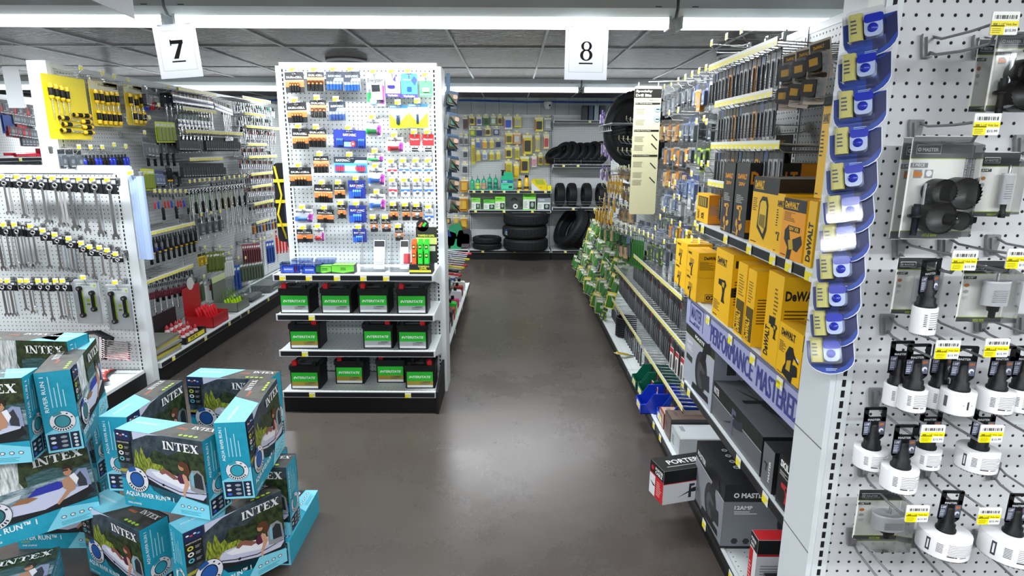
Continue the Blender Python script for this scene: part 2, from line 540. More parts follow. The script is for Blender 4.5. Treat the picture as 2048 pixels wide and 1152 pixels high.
def unit(name, label, loc, rz, w, h, base_depth, base_z=.13, bays=1, shelves=(), base_tags=(), peg='peg', cat='shelving unit', kick_back=.05):
    f = empty(name, loc, rz)
    bw = w / bays
    for i in range(bays):
        b = MB(); b.box(i * bw + .017, 0, base_z, (i + 1) * bw - .017, .012, h - .03, peg); b.box(i * bw + .01, -.002, h - .03, (i + 1) * bw - .01, .016, h, 'white_metal'); b.obj('pegboard_panel', f)
    for i in range(bays + 1): upright(f, min(max(i * bw, .017), w - .017), .02, h)
    if base_depth:
        for i in range(bays): shelf_part(f, bw, base_depth, base_z, i * bw, [t for t in base_tags if 0 < t < bw] if bays > 1 else base_tags)
        b = MB(); b.box(.0, -base_depth + .012, 0, w, -base_depth + .03, base_z - .02, 'kick'); b.box(0, -base_depth + .03, 0, .02, 0, base_z - .02, 'kick'); b.box(w - .02, -base_depth + .03, 0, w, 0, base_z - .02, 'kick')
        b.obj('kick_plate', f)
    for (bay, z, d, tags) in shelves: shelf_part(f, bw, d, z, bay * bw, tags)
    tag(f, label, cat)
    return f


# ---- middle gondola: the battery end display
YM = 3.76
M = unit('end_display', 'white pegboard end display hung with batteries, facing the camera', (-1.366, YM, 0), 0, .92, 2.04, .345, .137, 1,
         [(0, .848, .345, (.06, .21, .37, .52, .65)), (0, .613, .345, (.21,)), (0, .393, .345, (.155,))], (.18, .75))
for z in (.0,):
    b = MB(); b.prism([(-.36, 0), (0, 0), (0, .22), (-.10, .215), (-.33, .15), (-.36, .14)], 'x', .915, .93, 'black_matte'); b.obj('side_guard', M)
b = MB(); b.box(.92, -.005, .0, .945, .20, 2.02, 'white_metal'); b.box(-.022, -.005, 0, .0, .20, 2.02, 'white_metal'); b.box(0, .2, 0, .92, .21, 2.0, 'white_metal'); b.obj('side_frame', M)
# long run behind it, right side faces the aisle 8 floor
MR = unit('shelving_run', 'low shelving run behind the battery display, facing the open aisle', (-.845, 4.0, 0), R_(90), 2.44, 2.0, .375, .137, 2, [(0, .46, .34, (.3, .9))], (.2, .7))
ML = unit('shelving_run', 'shelving run on the hidden left side of the battery display', (-.975, 6.44, 0), R_(-90), 2.44, 2.0, .37, .137, 2)
# ---- left gondola (hand tools)
XL = -2.76
L = unit('shelving_run', 'long pegboard run of hand tools on the left aisle', (XL, 3.83, 0), R_(90), 3.66, 2.04, .42, .155, 3, [], (.15, .6, 1.0))
b = MB(); b.box(-.03, -.005, 0, .0, .11, 2.05, 'white_metal'); b.obj('end_frame', L)
LB = unit('shelving_run', 'hidden back of the hand tool run', (XL - .14, 7.44, 0), R_(-90), 2.44, 2.0, .40, .137, 2)
# low end panel with wrenches
YL = 3.72
LL = unit('end_display', 'low white pegboard end display hung with chrome wrenches', (-3.36, YL, 0), 0, 1.0, 1.44, .40, .155, 1, [], (.3, .8))
b = MB(); b.box(.995, -.008, .0, 1.05, .05, 1.44, 'white_metal'); b.box(-.04, -.006, 1.40, 1.04, .05, 1.445, 'white_metal'); b.obj('side_frame', LL)
# ---- aisle 6 run, far left
K = unit('shelving_run', 'pegboard run of clamps glimpsed at the far left', (-4.95, 3.0, 0), R_(90), 4.88, 2.04, .42, .137, 4, [(1, 1.45, .4, (.3, .8)), (2, 1.45, .4, (.3, .8))])
# ---- right gondola
XR = 1.19
RY0 = 1.42
RN = 5
shR = [(4, 1.245, .39, ()), (4, .905, .39, ()), (4, .52, .39, (.25, .68, .97)), ]
R = unit('shelving_run', 'long run of power tools and drill bits on the right', (XR, RY0 + 1.22 * RN, 0), R_(-90), 1.22 * RN, 2.04, .40, .115, RN,
         [(4, 1.245, .37, (.0,)), (4, .905, .37, ()), (4, .52, .385, (.0,))], (), kick_back=.03)
for c in list(R.children):
    if c.name.startswith('shelf') and not c.name.startswith('shelving'):
        pass
# price tags along the near shelves (local x runs toward the camera: world y = top - x)
def R_local(y): return RY0 + 1.22 * RN - y
# ---- near end display, hole saws
YR = 1.28
RE = unit('end_display', 'near white pegboard end display hung with hole saws', (.722, YR, 0), 0, .95, 2.06, 0, .02, 1, peg='peg_near')
b = MB(); b.box(-.012, .0, 0, .0, .135, 2.06, 'white_metal')
for z in (.35, .62, .89, 1.16): b.box(-.0128, .0, z, -.0118, .135, z + .003, 'grey_metal')
b.obj('side_panel', RE)
b = MB(); b.box(.03, -.0015, .955, .93, -.0003, .962, 'white_metal'); b.obj('panel_seam', RE)
# ---- back wall bays
YB = 9.0
BX = -.618
back = []
for i, (x0, lab, sh) in enumerate((
        (BX - 1.165, 'back wall bay partly hidden behind the battery display', []),
        (BX, 'back wall bay of yellow packs, green bottles and big tires', [(0, .975, .36, (.08, .2, .32, .5, .7, .9, 1.08)), (0, .70, .36, (.1, .5, .9))]),
        (BX + 1.175, 'back wall bay stacked with black tires', [(0, 1.93, .30, (.5,)), (0, 1.335, .36, (.15, .35)), (0, .74, .36, (.3, .6))]),
        (BX + 2.345, 'back wall bay hidden behind the right run', []))):
    back.append(unit('shelving_bay', lab, (x0, YB, 0), 0, 1.165, 2.02, .40, .137, 1, sh, (.2, .65)))
for x0, xx in ((BX - 3.5, 2.3),):
    back.append(unit('shelving_bay', 'back wall bays seen at the far left', (x0, YB, 0), 0, xx, 2.02, .40, .137, 2, []))
# second left of that
# wire fences on tire shelves
for z in (1.335, .74):
    b = MB(); y = -.37
    for zz in (.012, .05, .085): b.tube([(.01, y, z + zz), (1.15, y, z + zz)], .0022, 'wire', 5)
    for k in range(4): b.tube([(.02 + k * .37, y, z), (.02 + k * .37, y, z + .10)], .003, 'wire', 5)
    b.obj('shelf_fence', back[2])

# ---------------------------------------------------------------- hooks
def hook_mesh(L_, near):
    wk = 'grey_metal' if near else 'wire'
    f = empty('peg_hook')
    b = MB()
    r = .0028 if near else .0024
    b.tube([(0, -.008, -.012), (0, -.03, -.020), (0, -L_ * .55, -.024), (0, -L_ * .9, -.022), (0, -L_ * .97, -.004), (0, -L_ - .008, .004)], r, wk, 8 if near else 5)
    b.tube([(0.004, -.008, .016), (0.004, -.035, .008), (0.004, -L_ * .6, .008), (0.004, -L_, .012)], r * .9, wk, 8 if near else 5)
    b.obj('prong', f)
    b = MB()
    b.prism([(-.014, .022), (.014, .022), (.014, .012), (.009, -.022), (-.009, -.022), (-.014, .012)], 'y', -.007, -.0, wk if near else 'steel')
    b.prism([(-.009, .016), (.009, .016), (.004, -.018), (-.004, -.018)], 'y', -.013, -.007, wk if near else 'steel')
    b.obj('bracket', f)
    if near:
        b = MB(); z0 = -.012
        y = -L_ - .006
        b.rbox(-.0225, y - .0032, z0, .0225, y - .0006, z0 + .036, '#f5f5ef', .002)
        b.frame((-.0225, y - .0034, z0), (1, 0, 0), (0, 0, 1)).fr(0, 0, .022, .0145, '#f4e400', 1).fr(0, .0130, .045, .0215, '#f4e400', 1)
        rr = random.Random(3)
        x = .004
        while x < .041:
            w_ = rr.choice((.0006, .0012, .0018)); b.fr(x, .0245, x + w_, .0305, '#202020', 1); x += w_ + rr.choice((.0007, .0013, .002))
        b.ft('MM 1-1/4" Hole Saw', .003, .0145, .039, .004, '#5a5200', 2, .01)
        b.ft('$15.99', .024, .004, .018, .005, '#4a5a66', 2, .01)
        b.flines(.002, .002, .017, .009, 3, '#a39a10', 2)
    else:
        b = MB(); y = -L_ - .005; z0 = .006
        b.box(-.017, y - .001, z0, .017, y, z0 + .028, '#e8eadd'); b.frame((-.017, y - .0012, z0), (1, 0, 0), (0, 0, 1)).fr(0, 0, .021, .017, '#f2e21c', 1).fr(0, .010, .034, .018, '#f2e21c', 1)
    b.obj('price_tag', f)
    return f


HN = Proto(hook_mesh(.185, True))
HF = Proto(hook_mesh(.10, False))
HS = Proto(hook_mesh(.17, False))


def rail_mesh(w_, n, L_=.17, short=False):
    """price strip carried on a row of double prongs"""
    f = empty('hook_rail')
    b = MB(); b.box(0, -L_ - .004, -.013, w_, -L_ - .002, .015, 'price_strip'); b.obj('price_strip', f)
    b = MB(); b.tube([(0, -L_ + .001, .004), (w_, -L_ + .001, .004)], .0025, 'wire', 5); b.tube([(0, -.012, 0), (w_, -.012, 0)], .004, 'wire', 5); b.obj('cross_bar', f)
    b = MB(); b.tube([(0, -.005, .0), (0, -L_ * .5, -.004), (0, -L_, .006)], .0018, 'wire', 4); b.tube([(0, -.005, -.018), (0, -L_ * .6, -.026), (0, -L_ + .02, -.022), (0, -L_ + .008, -.010)], .0018, 'wire', 4)
    m_ = b.mesh('prong')
    for i in range(n):
        o = bpy.data.objects.new('prong', m_); col.objects.link(o); o.parent = f; o.location = (w_ * (i + .5) / n, 0, 0)
    return f
# ---------------------------------------------------------------- price tags on the right run's edges
kids = {}
for (x, y, X, Z) in [(1405, 450, .8, 1.232), (1451, 470, .8, 1.232), (1498, 488, .8, 1.232), (1545, 508, .8, 1.232), (1577, 521, .8, 1.232), (1617, 542, .8, 1.232),
                  (1380, 773, .79, .507), (1480, 909, .79, .507), (1534, 984, .79, .507), (1586, 1053, .79, .507),
                  (1307, 848, .77, .1), (1320, 871, .77, .1), (1408, 1042, .77, .1), (1462, 1144, .77, .1)]:
    p = atX(x, y, X)
    best = min([c for c in R.children if c.name.startswith('shelf')], key=lambda c: 0)
    dd = {1.232: .37, .507: .385, .1: .40}[Z]
    ptag(R, R_local(p.y), -dd - .018, Z, 1.15)
# lavender banner along the middle shelf
b = MB(); x0 = R_local(2.70); x1 = R_local(1.425)
yl = -.388
b.box(x0, yl - .002, .785, x1, yl, .905, '#a3a7cc')
b.box(x0, yl - .004, .897, x1, yl - .001, .908, 'clear')
b.frame((x0, yl - .0022, .785), (1, 0, 0), (0, 0, 1))
Wb = x1 - x0
b.fr(.055, .018, .062, .112, '#4a4f86', 2); b.fr(.055, .018, .13, .026, '#4a4f86', 2)
b.ft('MASTER', .075, .045, .15, .055, '#4a4f86', 2, .03)
b.ft('MECHANIC', .12, .018, .085, .018, '#4a4f86', 2, .02)
b.fr(.24, .018, .247, .112, '#4a4f86', 2); b.fr(.055, .108, .247, .113, '#4a4f86', 2)
ta = R_local(atX(1422, 655, .8).y) - x0; tb = R_local(atX(1600, 812, .8).y) - x0
for q in range(4):
    b.ft('PERFORMANCE', ta + q * .0022, .020, (tb - ta) * .57 - .006, .072, '#43478c', 2 + q, 0); b.ft('MASTERED', ta + (tb - ta) * .61 + q * .0022, .020, (tb - ta) * .39 - .006, .072, '#43478c', 2 + q, 0)
s = b.obj('printed_banner', R)
for (x, y) in [(1419, 630), (1464, 667), (1509, 704), (1564, 751), (1618, 798)]:
    p = atX(x, y, .80); ptag(s, R_local(p.y), yl - .006, .885, 1.15)

# ---------------------------------------------------------------- float boxes
BW, BD, BH = .351, .101, .286
TEAL = '#2aa5bf'; LTEAL = '#7fd0e4'; DTEAL = '#1288a8'


def serif_word(b, a, y, w_, h, k, lay, flip=False):
    """INTEX in heavy serif capitals inside w x h"""
    t = h * .16; sw = w_ * .052
    L_ = []
    cx = [0, .10, .355, .575, .78]; cw = [.085, .235, .20, .185, .22]
    def rc(x0, y0, x1, y1): L_.append([(x0, y0), (x1, y0), (x1, y1), (x0, y1)])
    X = [c * w_ for c in cx]; Wd = [c * w_ for c in cw]
    rc(X[0] + Wd[0] / 2 - sw / 2, 0, X[0] + Wd[0] / 2 + sw / 2, h); rc(X[0], 0, X[0] + Wd[0], t * .6); rc(X[0], h - t * .6, X[0] + Wd[0], h)
    x, q = X[1], Wd[1]
    rc(x + q * .12, 0, x + q * .20, h); rc(x, 0, x + q * .34, t * .6); rc(x + q * .80, 0, x + q * .88, h); rc(x + q * .66, h - t * .6, x + q, h)
    L_.append([(x, h), (x + q * .28, h), (x + q * .88, 0), (x + q * .66, 0)])
    x, q = X[2], Wd[2]
    rc(x + q / 2 - sw / 2, 0, x + q / 2 + sw / 2, h); rc(x + q * .25, 0, x + q * .75, t * .6); rc(x, h - t * .7, x + q, h); rc(x, h - t * 2, x + q * .09, h); rc(x + q * .91, h - t * 2, x + q, h)
    x, q = X[3], Wd[3]
    rc(x + q * .14, 0, x + q * .14 + sw, h); rc(x, 0, x + q, t * .7); rc(x, h - t * .7, x + q * .95, h); rc(x + q * .3, h * .46, x + q * .68, h * .58); rc(x + q * .90, 0, x + q, t * 2); rc(x + q * .86, h - t * 1.9, x + q * .95, h); rc(x + q * .64, h * .36, x + q * .7, h * .68)
    x, q = X[4], Wd[4]
    L_.append([(x + q * .04, h), (x + q * .36, h), (x + q * .94, 0), (x + q * .62, 0)]); L_.append([(x + q * .80, h), (x + q * .90, h), (x + q * .22, 0), (x + q * .10, 0)])
    rc(x, h - t * .6, x + q * .45, h); rc(x + q * .68, h - t * .6, x + q, h); rc(x, 0, x + q * .34, t * .6); rc(x + q * .54, 0, x + q, t * .6)
    for P in L_:
        if flip: P = [(w_ - p, h - q) for p, q in P]
        b.fp([(a + p, y + q) for p, q in P], k, lay)


def ring(b, x, y, r, lay, accent, sy=1.):
    b.fe(x, y, r, r * sy, '#2b3038', lay, 28); b.fe(x, y, r * .96, r * .96 * sy, '#dfe0e6', lay + 1, 28)
    b.fe(x, y, r * .62, r * .62 * sy, '#141d33', lay + 2, 24); b.fe(x, y, r * .54, r * .54 * sy, accent, lay + 3, 24)
    for i in range(9):
        t = R_(-150 + i * 14); p, q = x + r * .79 * math.cos(t), y + r * .79 * math.sin(t) * sy
        c, s = math.cos(t), math.sin(t)
        b.fp([(p - s * r * .05 + c * r * .1, q + c * r * .05 + s * r * .1), (p + s * r * .05 + c * r * .1, q - c * r * .05 + s * r * .1), (p + s * r * .05 - c * r * .1, q - c * r * .05 - s * r * .1), (p - s * r * .05 - c * r * .1, q + c * r * .05 - s * r * .1)], '#20242c', lay + 3)
    for a in (25, 60): b.fe(x + r * .79 * math.cos(R_(a)), y + r * .79 * math.sin(R_(a)) * sy, r * .09, r * .06, '#20242c', lay + 3, 10)
    b.fp([(x - r * .7, y + r * .75 * sy), (x - r * .1, y + r * 1.05 * sy), (x + r * .05, y + r * .72 * sy), (x - r * .6, y + r * .5 * sy)], accent if accent != '#2c6a70' else '#2c34a8', lay + 4)


def float_print(b, aqua):
    """the photo side, size BW x BH, in the current frame"""
    W, H = BW, BH
    b.fr(0, 0, W, H, 'print_teal', 1)
    if aqua:
        b.fr(0, .09, W, H, 'print_hill', 2)
        b.fp([(.07, H), (.07, H - .03), (.13, H - .006), (.19, H), (.19, H)], '#c9cfe6', 3)
        b.fp([(.06, .14), (.07, H - .045), (.11, H - .02), (.15, H - .012), (.19, H - .03), (.24, H - .01), (W, H - .04), (W, .14)], 'print_hill', 3)
        b.fp([(.10, .16), (.15, .23), (.21, .215), (.28, .25), (W, .24), (W, .12), (.1, .12)], 'print_forest', 4)
        b.fp([(.06, .15), (.075, .225), (.09, .20), (.1, .235), (.115, .19), (.13, .20), (.14, .18), (.18, .175), (.2, .15)], 'print_lime', 5)
        b.fp([(0, .14), (.12, .15), (.2, .14), (.2, .125), (0, .12)], '#a39a3a', 5)
        b.fp([(0, .05), (0, .13), (.17, .125), (W, .13), (W, .05)], 'print_water', 5)
        b.fp([(.12, .05), (.14, .12), (W, .10), (W, .04)], 'print_deep', 6)
        # tube boat, rider with brown hair
        b.fp([(.106, .130), (.110, .104), (.130, .074), (.2, .044), (.27, .034), (.31, .042), (.344, .062), (.338, .09), (.25, .09), (.17, .11)], '#17171c', 7)
        b.fp([(.105, .135), (.11, .12), (.16, .098), (.24, .075), (.33, .068), (.345, .085), (.345, .11), (.30, .125), (.21, .15), (.13, .158), (.112, .15)], '#c4c6dc', 8)
        b.fp([(.107, .131), (.16, .110), (.24, .088), (.344, .094), (.344, .091), (.24, .084), (.16, .106), (.108, .127)], '#2a2c34', 9); b.fe(.175, .103, .006, .005, '#17171c', 10, 10)
        b.fp([(.13, .148), (.15, .13), (.25, .10), (.31, .11), (.29, .132), (.2, .152)], '#e7e8ef', 9)
        b.fp([(.285, .10), (.283, .15), (.298, .175), (.325, .178), (.342, .16), (.347, .10), (.32, .088)], '#8d9296', 10)
        b.fp([(.303, .112), (.303, .155), (.318, .17), (.335, .16), (.339, .108)], '#2a2b2f', 11)
        b.fp([(.292, .12), (.292, .16), (.300, .17), (.303, .16), (.302, .112)], '#78b6c8', 11)
        b.fp([(.235, .135), (.245, .155), (.262, .16), (.27, .15), (.262, .12), (.245, .12)], '#54203c', 12)
        b.fp([(.165, .15), (.18, .165), (.2, .162), (.235, .14), (.24, .132), (.22, .13), (.19, .148), (.175, .142)], '#8a5a4c', 12)
        b.fp([(.262, .158), (.275, .15), (.283, .12), (.262, .085), (.258, .05), (.252, .05), (.254, .09), (.264, .12), (.258, .15)], '#c9987c', 13)
        b.fe(.258, .182, .012, .014, '#b98768', 13, 12)
        b.fp([(.248, .195), (.262, .205), (.285, .195), (.292, .165), (.28, .152), (.27, .155), (.266, .18), (.25, .185)], '#5a3520', 14)
        acc = '#27a3a3'
        ring(b, .068, .108, .048, 15, '#1f56a0')
    else:
        b.fr(0, .08, W, H, 'print_forest', 2)
        b.fp([(.02, H), (.16, H), (.15, .2), (.17, .15), (.05, .15)], 'print_fall', 3)
        b.fp([(.06, H), (.11, H), (.12, .17), (.09, .16)], 'print_fall', 4)
        b.fp([(0, H), (.05, H), (.03, .22), (.06, .17), (0, .17)], 'print_forest', 5)
        b.fp([(.16, H), (W, H), (W, .19), (.25, .185), (.17, .2)], 'print_forest', 5)
        b.fp([(.17, .215), (.24, .225), (.3, .2), (W, .205), (W, .18), (.17, .18)], 'print_lake', 6)
        b.fp([(0, .05), (0, .165), (.1, .175), (.2, .18), (W, .19), (W, .05)], 'print_rapid', 5)
        b.fp([(.02, .05), (.0, .11), (.12, .12), (W, .13), (W, .03)], 'print_deep', 7)
        b.fp([(.08, .15), (.15, .16), (.14, .145), (.08, .135)], '#c3ccd0', 7)
        b.fp([(.094, .108), (.105, .072), (.2, .048), (.3, .072), (.347, .10), (.33, .135), (.2, .12)], '#16171c', 8)
        b.fp([(.095, .112), (.11, .09), (.2, .082), (.33, .118), (.338, .135), (.3, .15), (.17, .135), (.11, .125)], '#c7cbe2', 9)
        b.fp([(.16, .14), (.19, .165), (.25, .17), (.28, .15), (.25, .14)], '#2a35a0', 10)
        b.fp([(.115, .128), (.14, .142), (.17, .14), (.19, .13), (.16, .122)], '#9a6b48', 11)
        b.fp([(.295, .13), (.29, .175), (.315, .195), (.338, .19), (.342, .125)], '#8d98b8', 11)
        b.fp([(.305, .13), (.3, .168), (.318, .185), (.33, .15), (.33, .125)], '#33363f', 12)
        b.fp([(.262, .14), (.262, .17), (.285, .178), (.297, .165), (.295, .125), (.28, .12), (.24, .085), (.235, .092), (.27, .13)], '#b78a6e', 13)
        b.fe(.283, .197, .0125, .017, '#b98768', 14, 14)
        b.fp([(.270, .205), (.272, .217), (.285, .221), (.298, .215), (.299, .197), (.293, .195), (.290, .206)], '#2a1c14', 15)
        b.fr(.270, .199, .286, .204, '#2a1712', 15)
        b.fp([(.285, .178), (.30, .185), (.31, .16), (.30, .14)], '#e8e8ee', 14)
        acc = '#2c6a70'
        ring(b, .068, .108, .048, 15, '#2c6a70')
    # black info panel
    b.fr(0, .165, .058, H - .035, '#121416', 16); b.fr(0, H - .035, .064, H, '#1b2450', 16)
    for i, c in enumerate(('#c9d04a', '#e6e8ea', '#58b7c6')):
        b.fe(.017, .225 - i * .022, .010, .008, c, 17, 14); b.fe(.017, .225 - i * .022, .0055, .004, '#121416', 18, 10); b.flines(.033, .219 - i * .022, .02, .01, 3, '#9aa0a6', 17)
    b.ft('CONNECT N FLOAT SYSTEM', .004, .241, .05, .005, '#d0d4d8', 18, .02)
    for i in range(4): b.fe(.012 + .012 * i, H - .014 - .004 * (i % 2), .0055, .003, ('#e8eef2', '#c55a3a', '#d8dde6', '#6fb4e0')[i], 17, 8)
    # teal foot
    b.fp([(0, 0), (W, 0), (W, .055), (.09, .098), (0, .108)] if aqua else [(0, 0), (W, 0), (W, .075), (0, .06)], 'print_teal', 13 if not aqua else 7)
    b.fp([(.19, 0), (W, 0), (W, .053), (.245, .072)], LTEAL, 14)
    b.ft('AQUA RIVER RUN™ 1' if aqua else 'RIVER RUN™ 1', .012, .040, .20 if aqua else .16, .021, '#eef8fb', 17, .02)
    b.ft('LOUNGE', .013, .028, .035, .008, '#b9cf4a' if not aqua else '#7fae62', 17, .01); b.ft('ONE LOUNGE', .016, .012, .056, .007, '#eef8fb', 17, .02)
    for i in range(4): b.fe(.245 + i * .026, .036, .008, .006, '#33474f', 16, 12); b.fe(.245 + i * .026, .036, .0055, .004, '#dfe8ec', 17, 10)
    b.flines(.235, .006, .10, .016, 3, '#3a9fb4', 16)
    serif_word(b, .195, H - .046, .14, .03, '#f2f2f2', 19)


def float_side(b, aqua):
    """narrow side, BD x BH"""
    b.fr(0, 0, BD, BH, 'print_teal', 1); b.fp([(0, 0), (BD, 0), (BD, .12), (0, .07)], LTEAL, 2)
    b.ft('AQUA RIVER RUN 1' if aqua else 'RIVER RUN 1', .012, .145, .012, .125, '#eef8fb', 3, .01, vert=1)
    for i in range(4): b.fr(.034 + i * .012, .16, .037 + i * .012, .16 + (.11, .07, .085, .06)[i], '#a8dbe6', 3)
    ring(b, .055, .108, .038, 3, '#3a8a96' if not aqua else '#2f9bb0')
    b.fr(.006, .008, BD - .006, .066, '#132038', 3); b.fr(.066, .008, .069, .066, LTEAL, 4)
    for i in range(4): b.fe(.083, .016 + i * .013, .006, .005, '#c8d4da', 4, 8)
    for i in range(3): b.fe(.02, .018 + i * .017, .008, .005, ('#3f5fd0', '#dfe6ea', '#b8c4cc')[i], 4, 8); b.fe(.05, .02 + i * .016, .01, .005, '#8f9ba3', 4, 8)


def float_top(b, aqua):
    """top, BW x BD"""
    b.fr(0, 0, BW, BD, 'print_slate', 1)
    b.fp([(0, 0), (.14, 0), (.20, BD), (0, BD)] if aqua else [(BW, 0), (BW - .14, 0), (BW - .10, BD), (BW, BD)], LTEAL, 2)
    x = .02 if aqua else BW - .11
    b.ft('AQUA RIVER RUN 1' if aqua else 'RIVER RUN 1', x, .055, .10, .012, '#eaf6fa', 3, .02)
    b.fp([(.17, .0), (.23, .03), (.30, .01), (.26, BD), (.2, BD)], '#4b4a46', 2)
    b.ft('LOUNGE', .2 if aqua else .08, .055, .04, .010, '#d9703c', 4, .03)
    for i in range(4): b.fe(.25 + i * .02 if aqua else .02 + i * .02, .018, .008, .006, '#a9cc3a', 4, 8)
    serif_word(b, .25 if aqua else .13, .065, .09, .02, '#e6e6e6', 4)


def float_box(aqua):
    f = empty('float_box')
    b = MB(); b.box(0, 0, 0, BW, BD, BH, TEAL)
    b.box(-.0004, .0, .0, 0, BD, BH, TEAL)
    b.obj('carton', f)
    b = MB(); b.frame((0, -.0001, 0), (1, 0, 0), (0, 0, 1)); float_print(b, aqua); b.obj('printed_front', f)
    b = MB(); b.frame((BW, BD + .0001, 0), (-1, 0, 0), (0, 0, 1)); float_print(b, aqua); b.obj('printed_back', f)
    b = MB(); b.frame((BW + .0001, 0, 0), (0, 1, 0), (0, 0, 1)); float_side(b, aqua); b.obj('printed_side', f)
    b = MB(); b.frame((-.0005, BD, 0), (0, -1, 0), (0, 0, 1)); float_side(b, aqua); b.obj('printed_side', f)
    b = MB(); b.frame((0, 0, BH + .0001), (1, 0, 0), (0, 1, 0)); float_top(b, aqua); b.obj('printed_top', f)
    return f


FA = Proto(float_box(True)); FR = Proto(float_box(False))
d_ = math.radians
G_ = 'float boxes piled in the foreground'
for P, loc, rot, lab in (
        (FA, (-1.348, 1.915, .336), (0, 0, -14.5), 'blue float box at the front centre of the pile showing its whole picture'),
        (FA, (-.876, 1.877, .388), (-.9, -2.5, 94.3), 'blue float box at the right of the pile, turned edge on'),
        (FA, (-1.335, 2.36, .352), (0, 0, -5), 'blue float box at the back right of the pile, mostly hidden'),
        (FA, (-1.349, 1.982, .347), (0, 0, 88), 'blue float box behind the front centre box, narrow side facing out'),
        (FA, (-1.572, 1.99, .011), (.3, 1, -27.3), 'blue float box low in the pile with slanted picture side'),
        (FA, (-1.062, 1.74, .047), (-2.5, 1.4, 51.6), 'blue float box at the bottom right with large picture'),
        (FR, (-1.461, 1.913, .552), (-.6, -.7, 112), 'blue float box on top of the left stack, narrow side forward'),
        (FR, (-1.898, 1.731, .565), (-1.3, 1.3, 12.9), 'blue float box at the left edge showing a man in sunglasses'),
        (FR, (-1.942, 2.104, .591), (0, 0, -3.5), 'blue float box at the back of the left stack near the pegboard'),
        (FR, (-1.766, 1.766, .242), (-4, -2.9, 35.5), 'blue float box at the lower left showing a man lounging'),
        (FA, (-1.195, 2.08, .102), (0, 0, 0), 'blue float box standing at the right edge of the pile'),
        (FA, (-.84, 2.04, .101), (-90, 0, 90), 'blue float box lying flat on the floor at the right edge of the pile'),
        (FR, (-1.72, 1.42, .222), (-90, 0, 28), 'upper blue float box lying flat below the lounging man box'),
        (FR, (-1.70, 1.40, .111), (-90, 0, 35), 'lower blue float box lying flat below the lounging man box'),
        (FR, (-1.95, 2.13, .295), (0, 0, 2), 'blue float box under the back left box'),
        (FR, (-1.95, 2.13, .0), (0, 0, 2), 'blue float box at the bottom of the back left stack'),
        (FA, (-1.335, 2.36, .0), (0, 0, -5), 'blue float box standing under the back right box'),
        ):
    P(loc, [d_(a) for a in rot], lab, 'box', G_)
# ---------------------------------------------------------------- products on pegboards
def pk(f, name='card'): pass


def card_base(w, h, t=.0015, k='#f0f0f0', hole=True, r=.004):
    b = MB(); b.rbox(-w / 2, -t, -h, w / 2, 0, 0, k, r, 2)
    b.frame((-w / 2, -t, -h), (1, 0, 0), (0, 0, 1))
    if hole: b.fr(w * .40, h - .012, w * .60, h - .006, '#9aa0a2', 9)
    return b


def blister(w, h, x0, z0, x1, z1, d, k='clear'):
    """clear bubble over the lower card, in card coordinates (centre x, z down from the top)"""
    b = MB(); e = .15 * d
    pts0 = [(x0, z0), (x1, z0), (x1, z1), (x0, z1)]; q = [(x0 + e, z0 + e), (x1 - e, z0 + e), (x1 - e, z1 - e), (x0 + e, z1 - e)]
    v = [(a, -.0018, c) for a, c in pts0] + [(a, -d, c) for a, c in q]
    b.add(v, [(0, 1, 5, 4), (1, 2, 6, 5), (2, 3, 7, 6), (3, 0, 4, 7), (4, 5, 6, 7)], k, False)
    return b


def battery_row(b, n, w, z0, h, cols, d=.008):
    """cylinders side by side: cols = (lower, upper)"""
    p = w / n
    for i in range(n):
        x = -w / 2 + p * (i + .5); r = p * .44
        b.lathe([(r, 0), (r, h * .66)], cols[0], 10, (x, -d, z0)); b.lathe([(r, h * .66), (r, h * .93), (r * .5, h * .94), (r * .4, h)], cols[1], 10, (x, -d, z0))


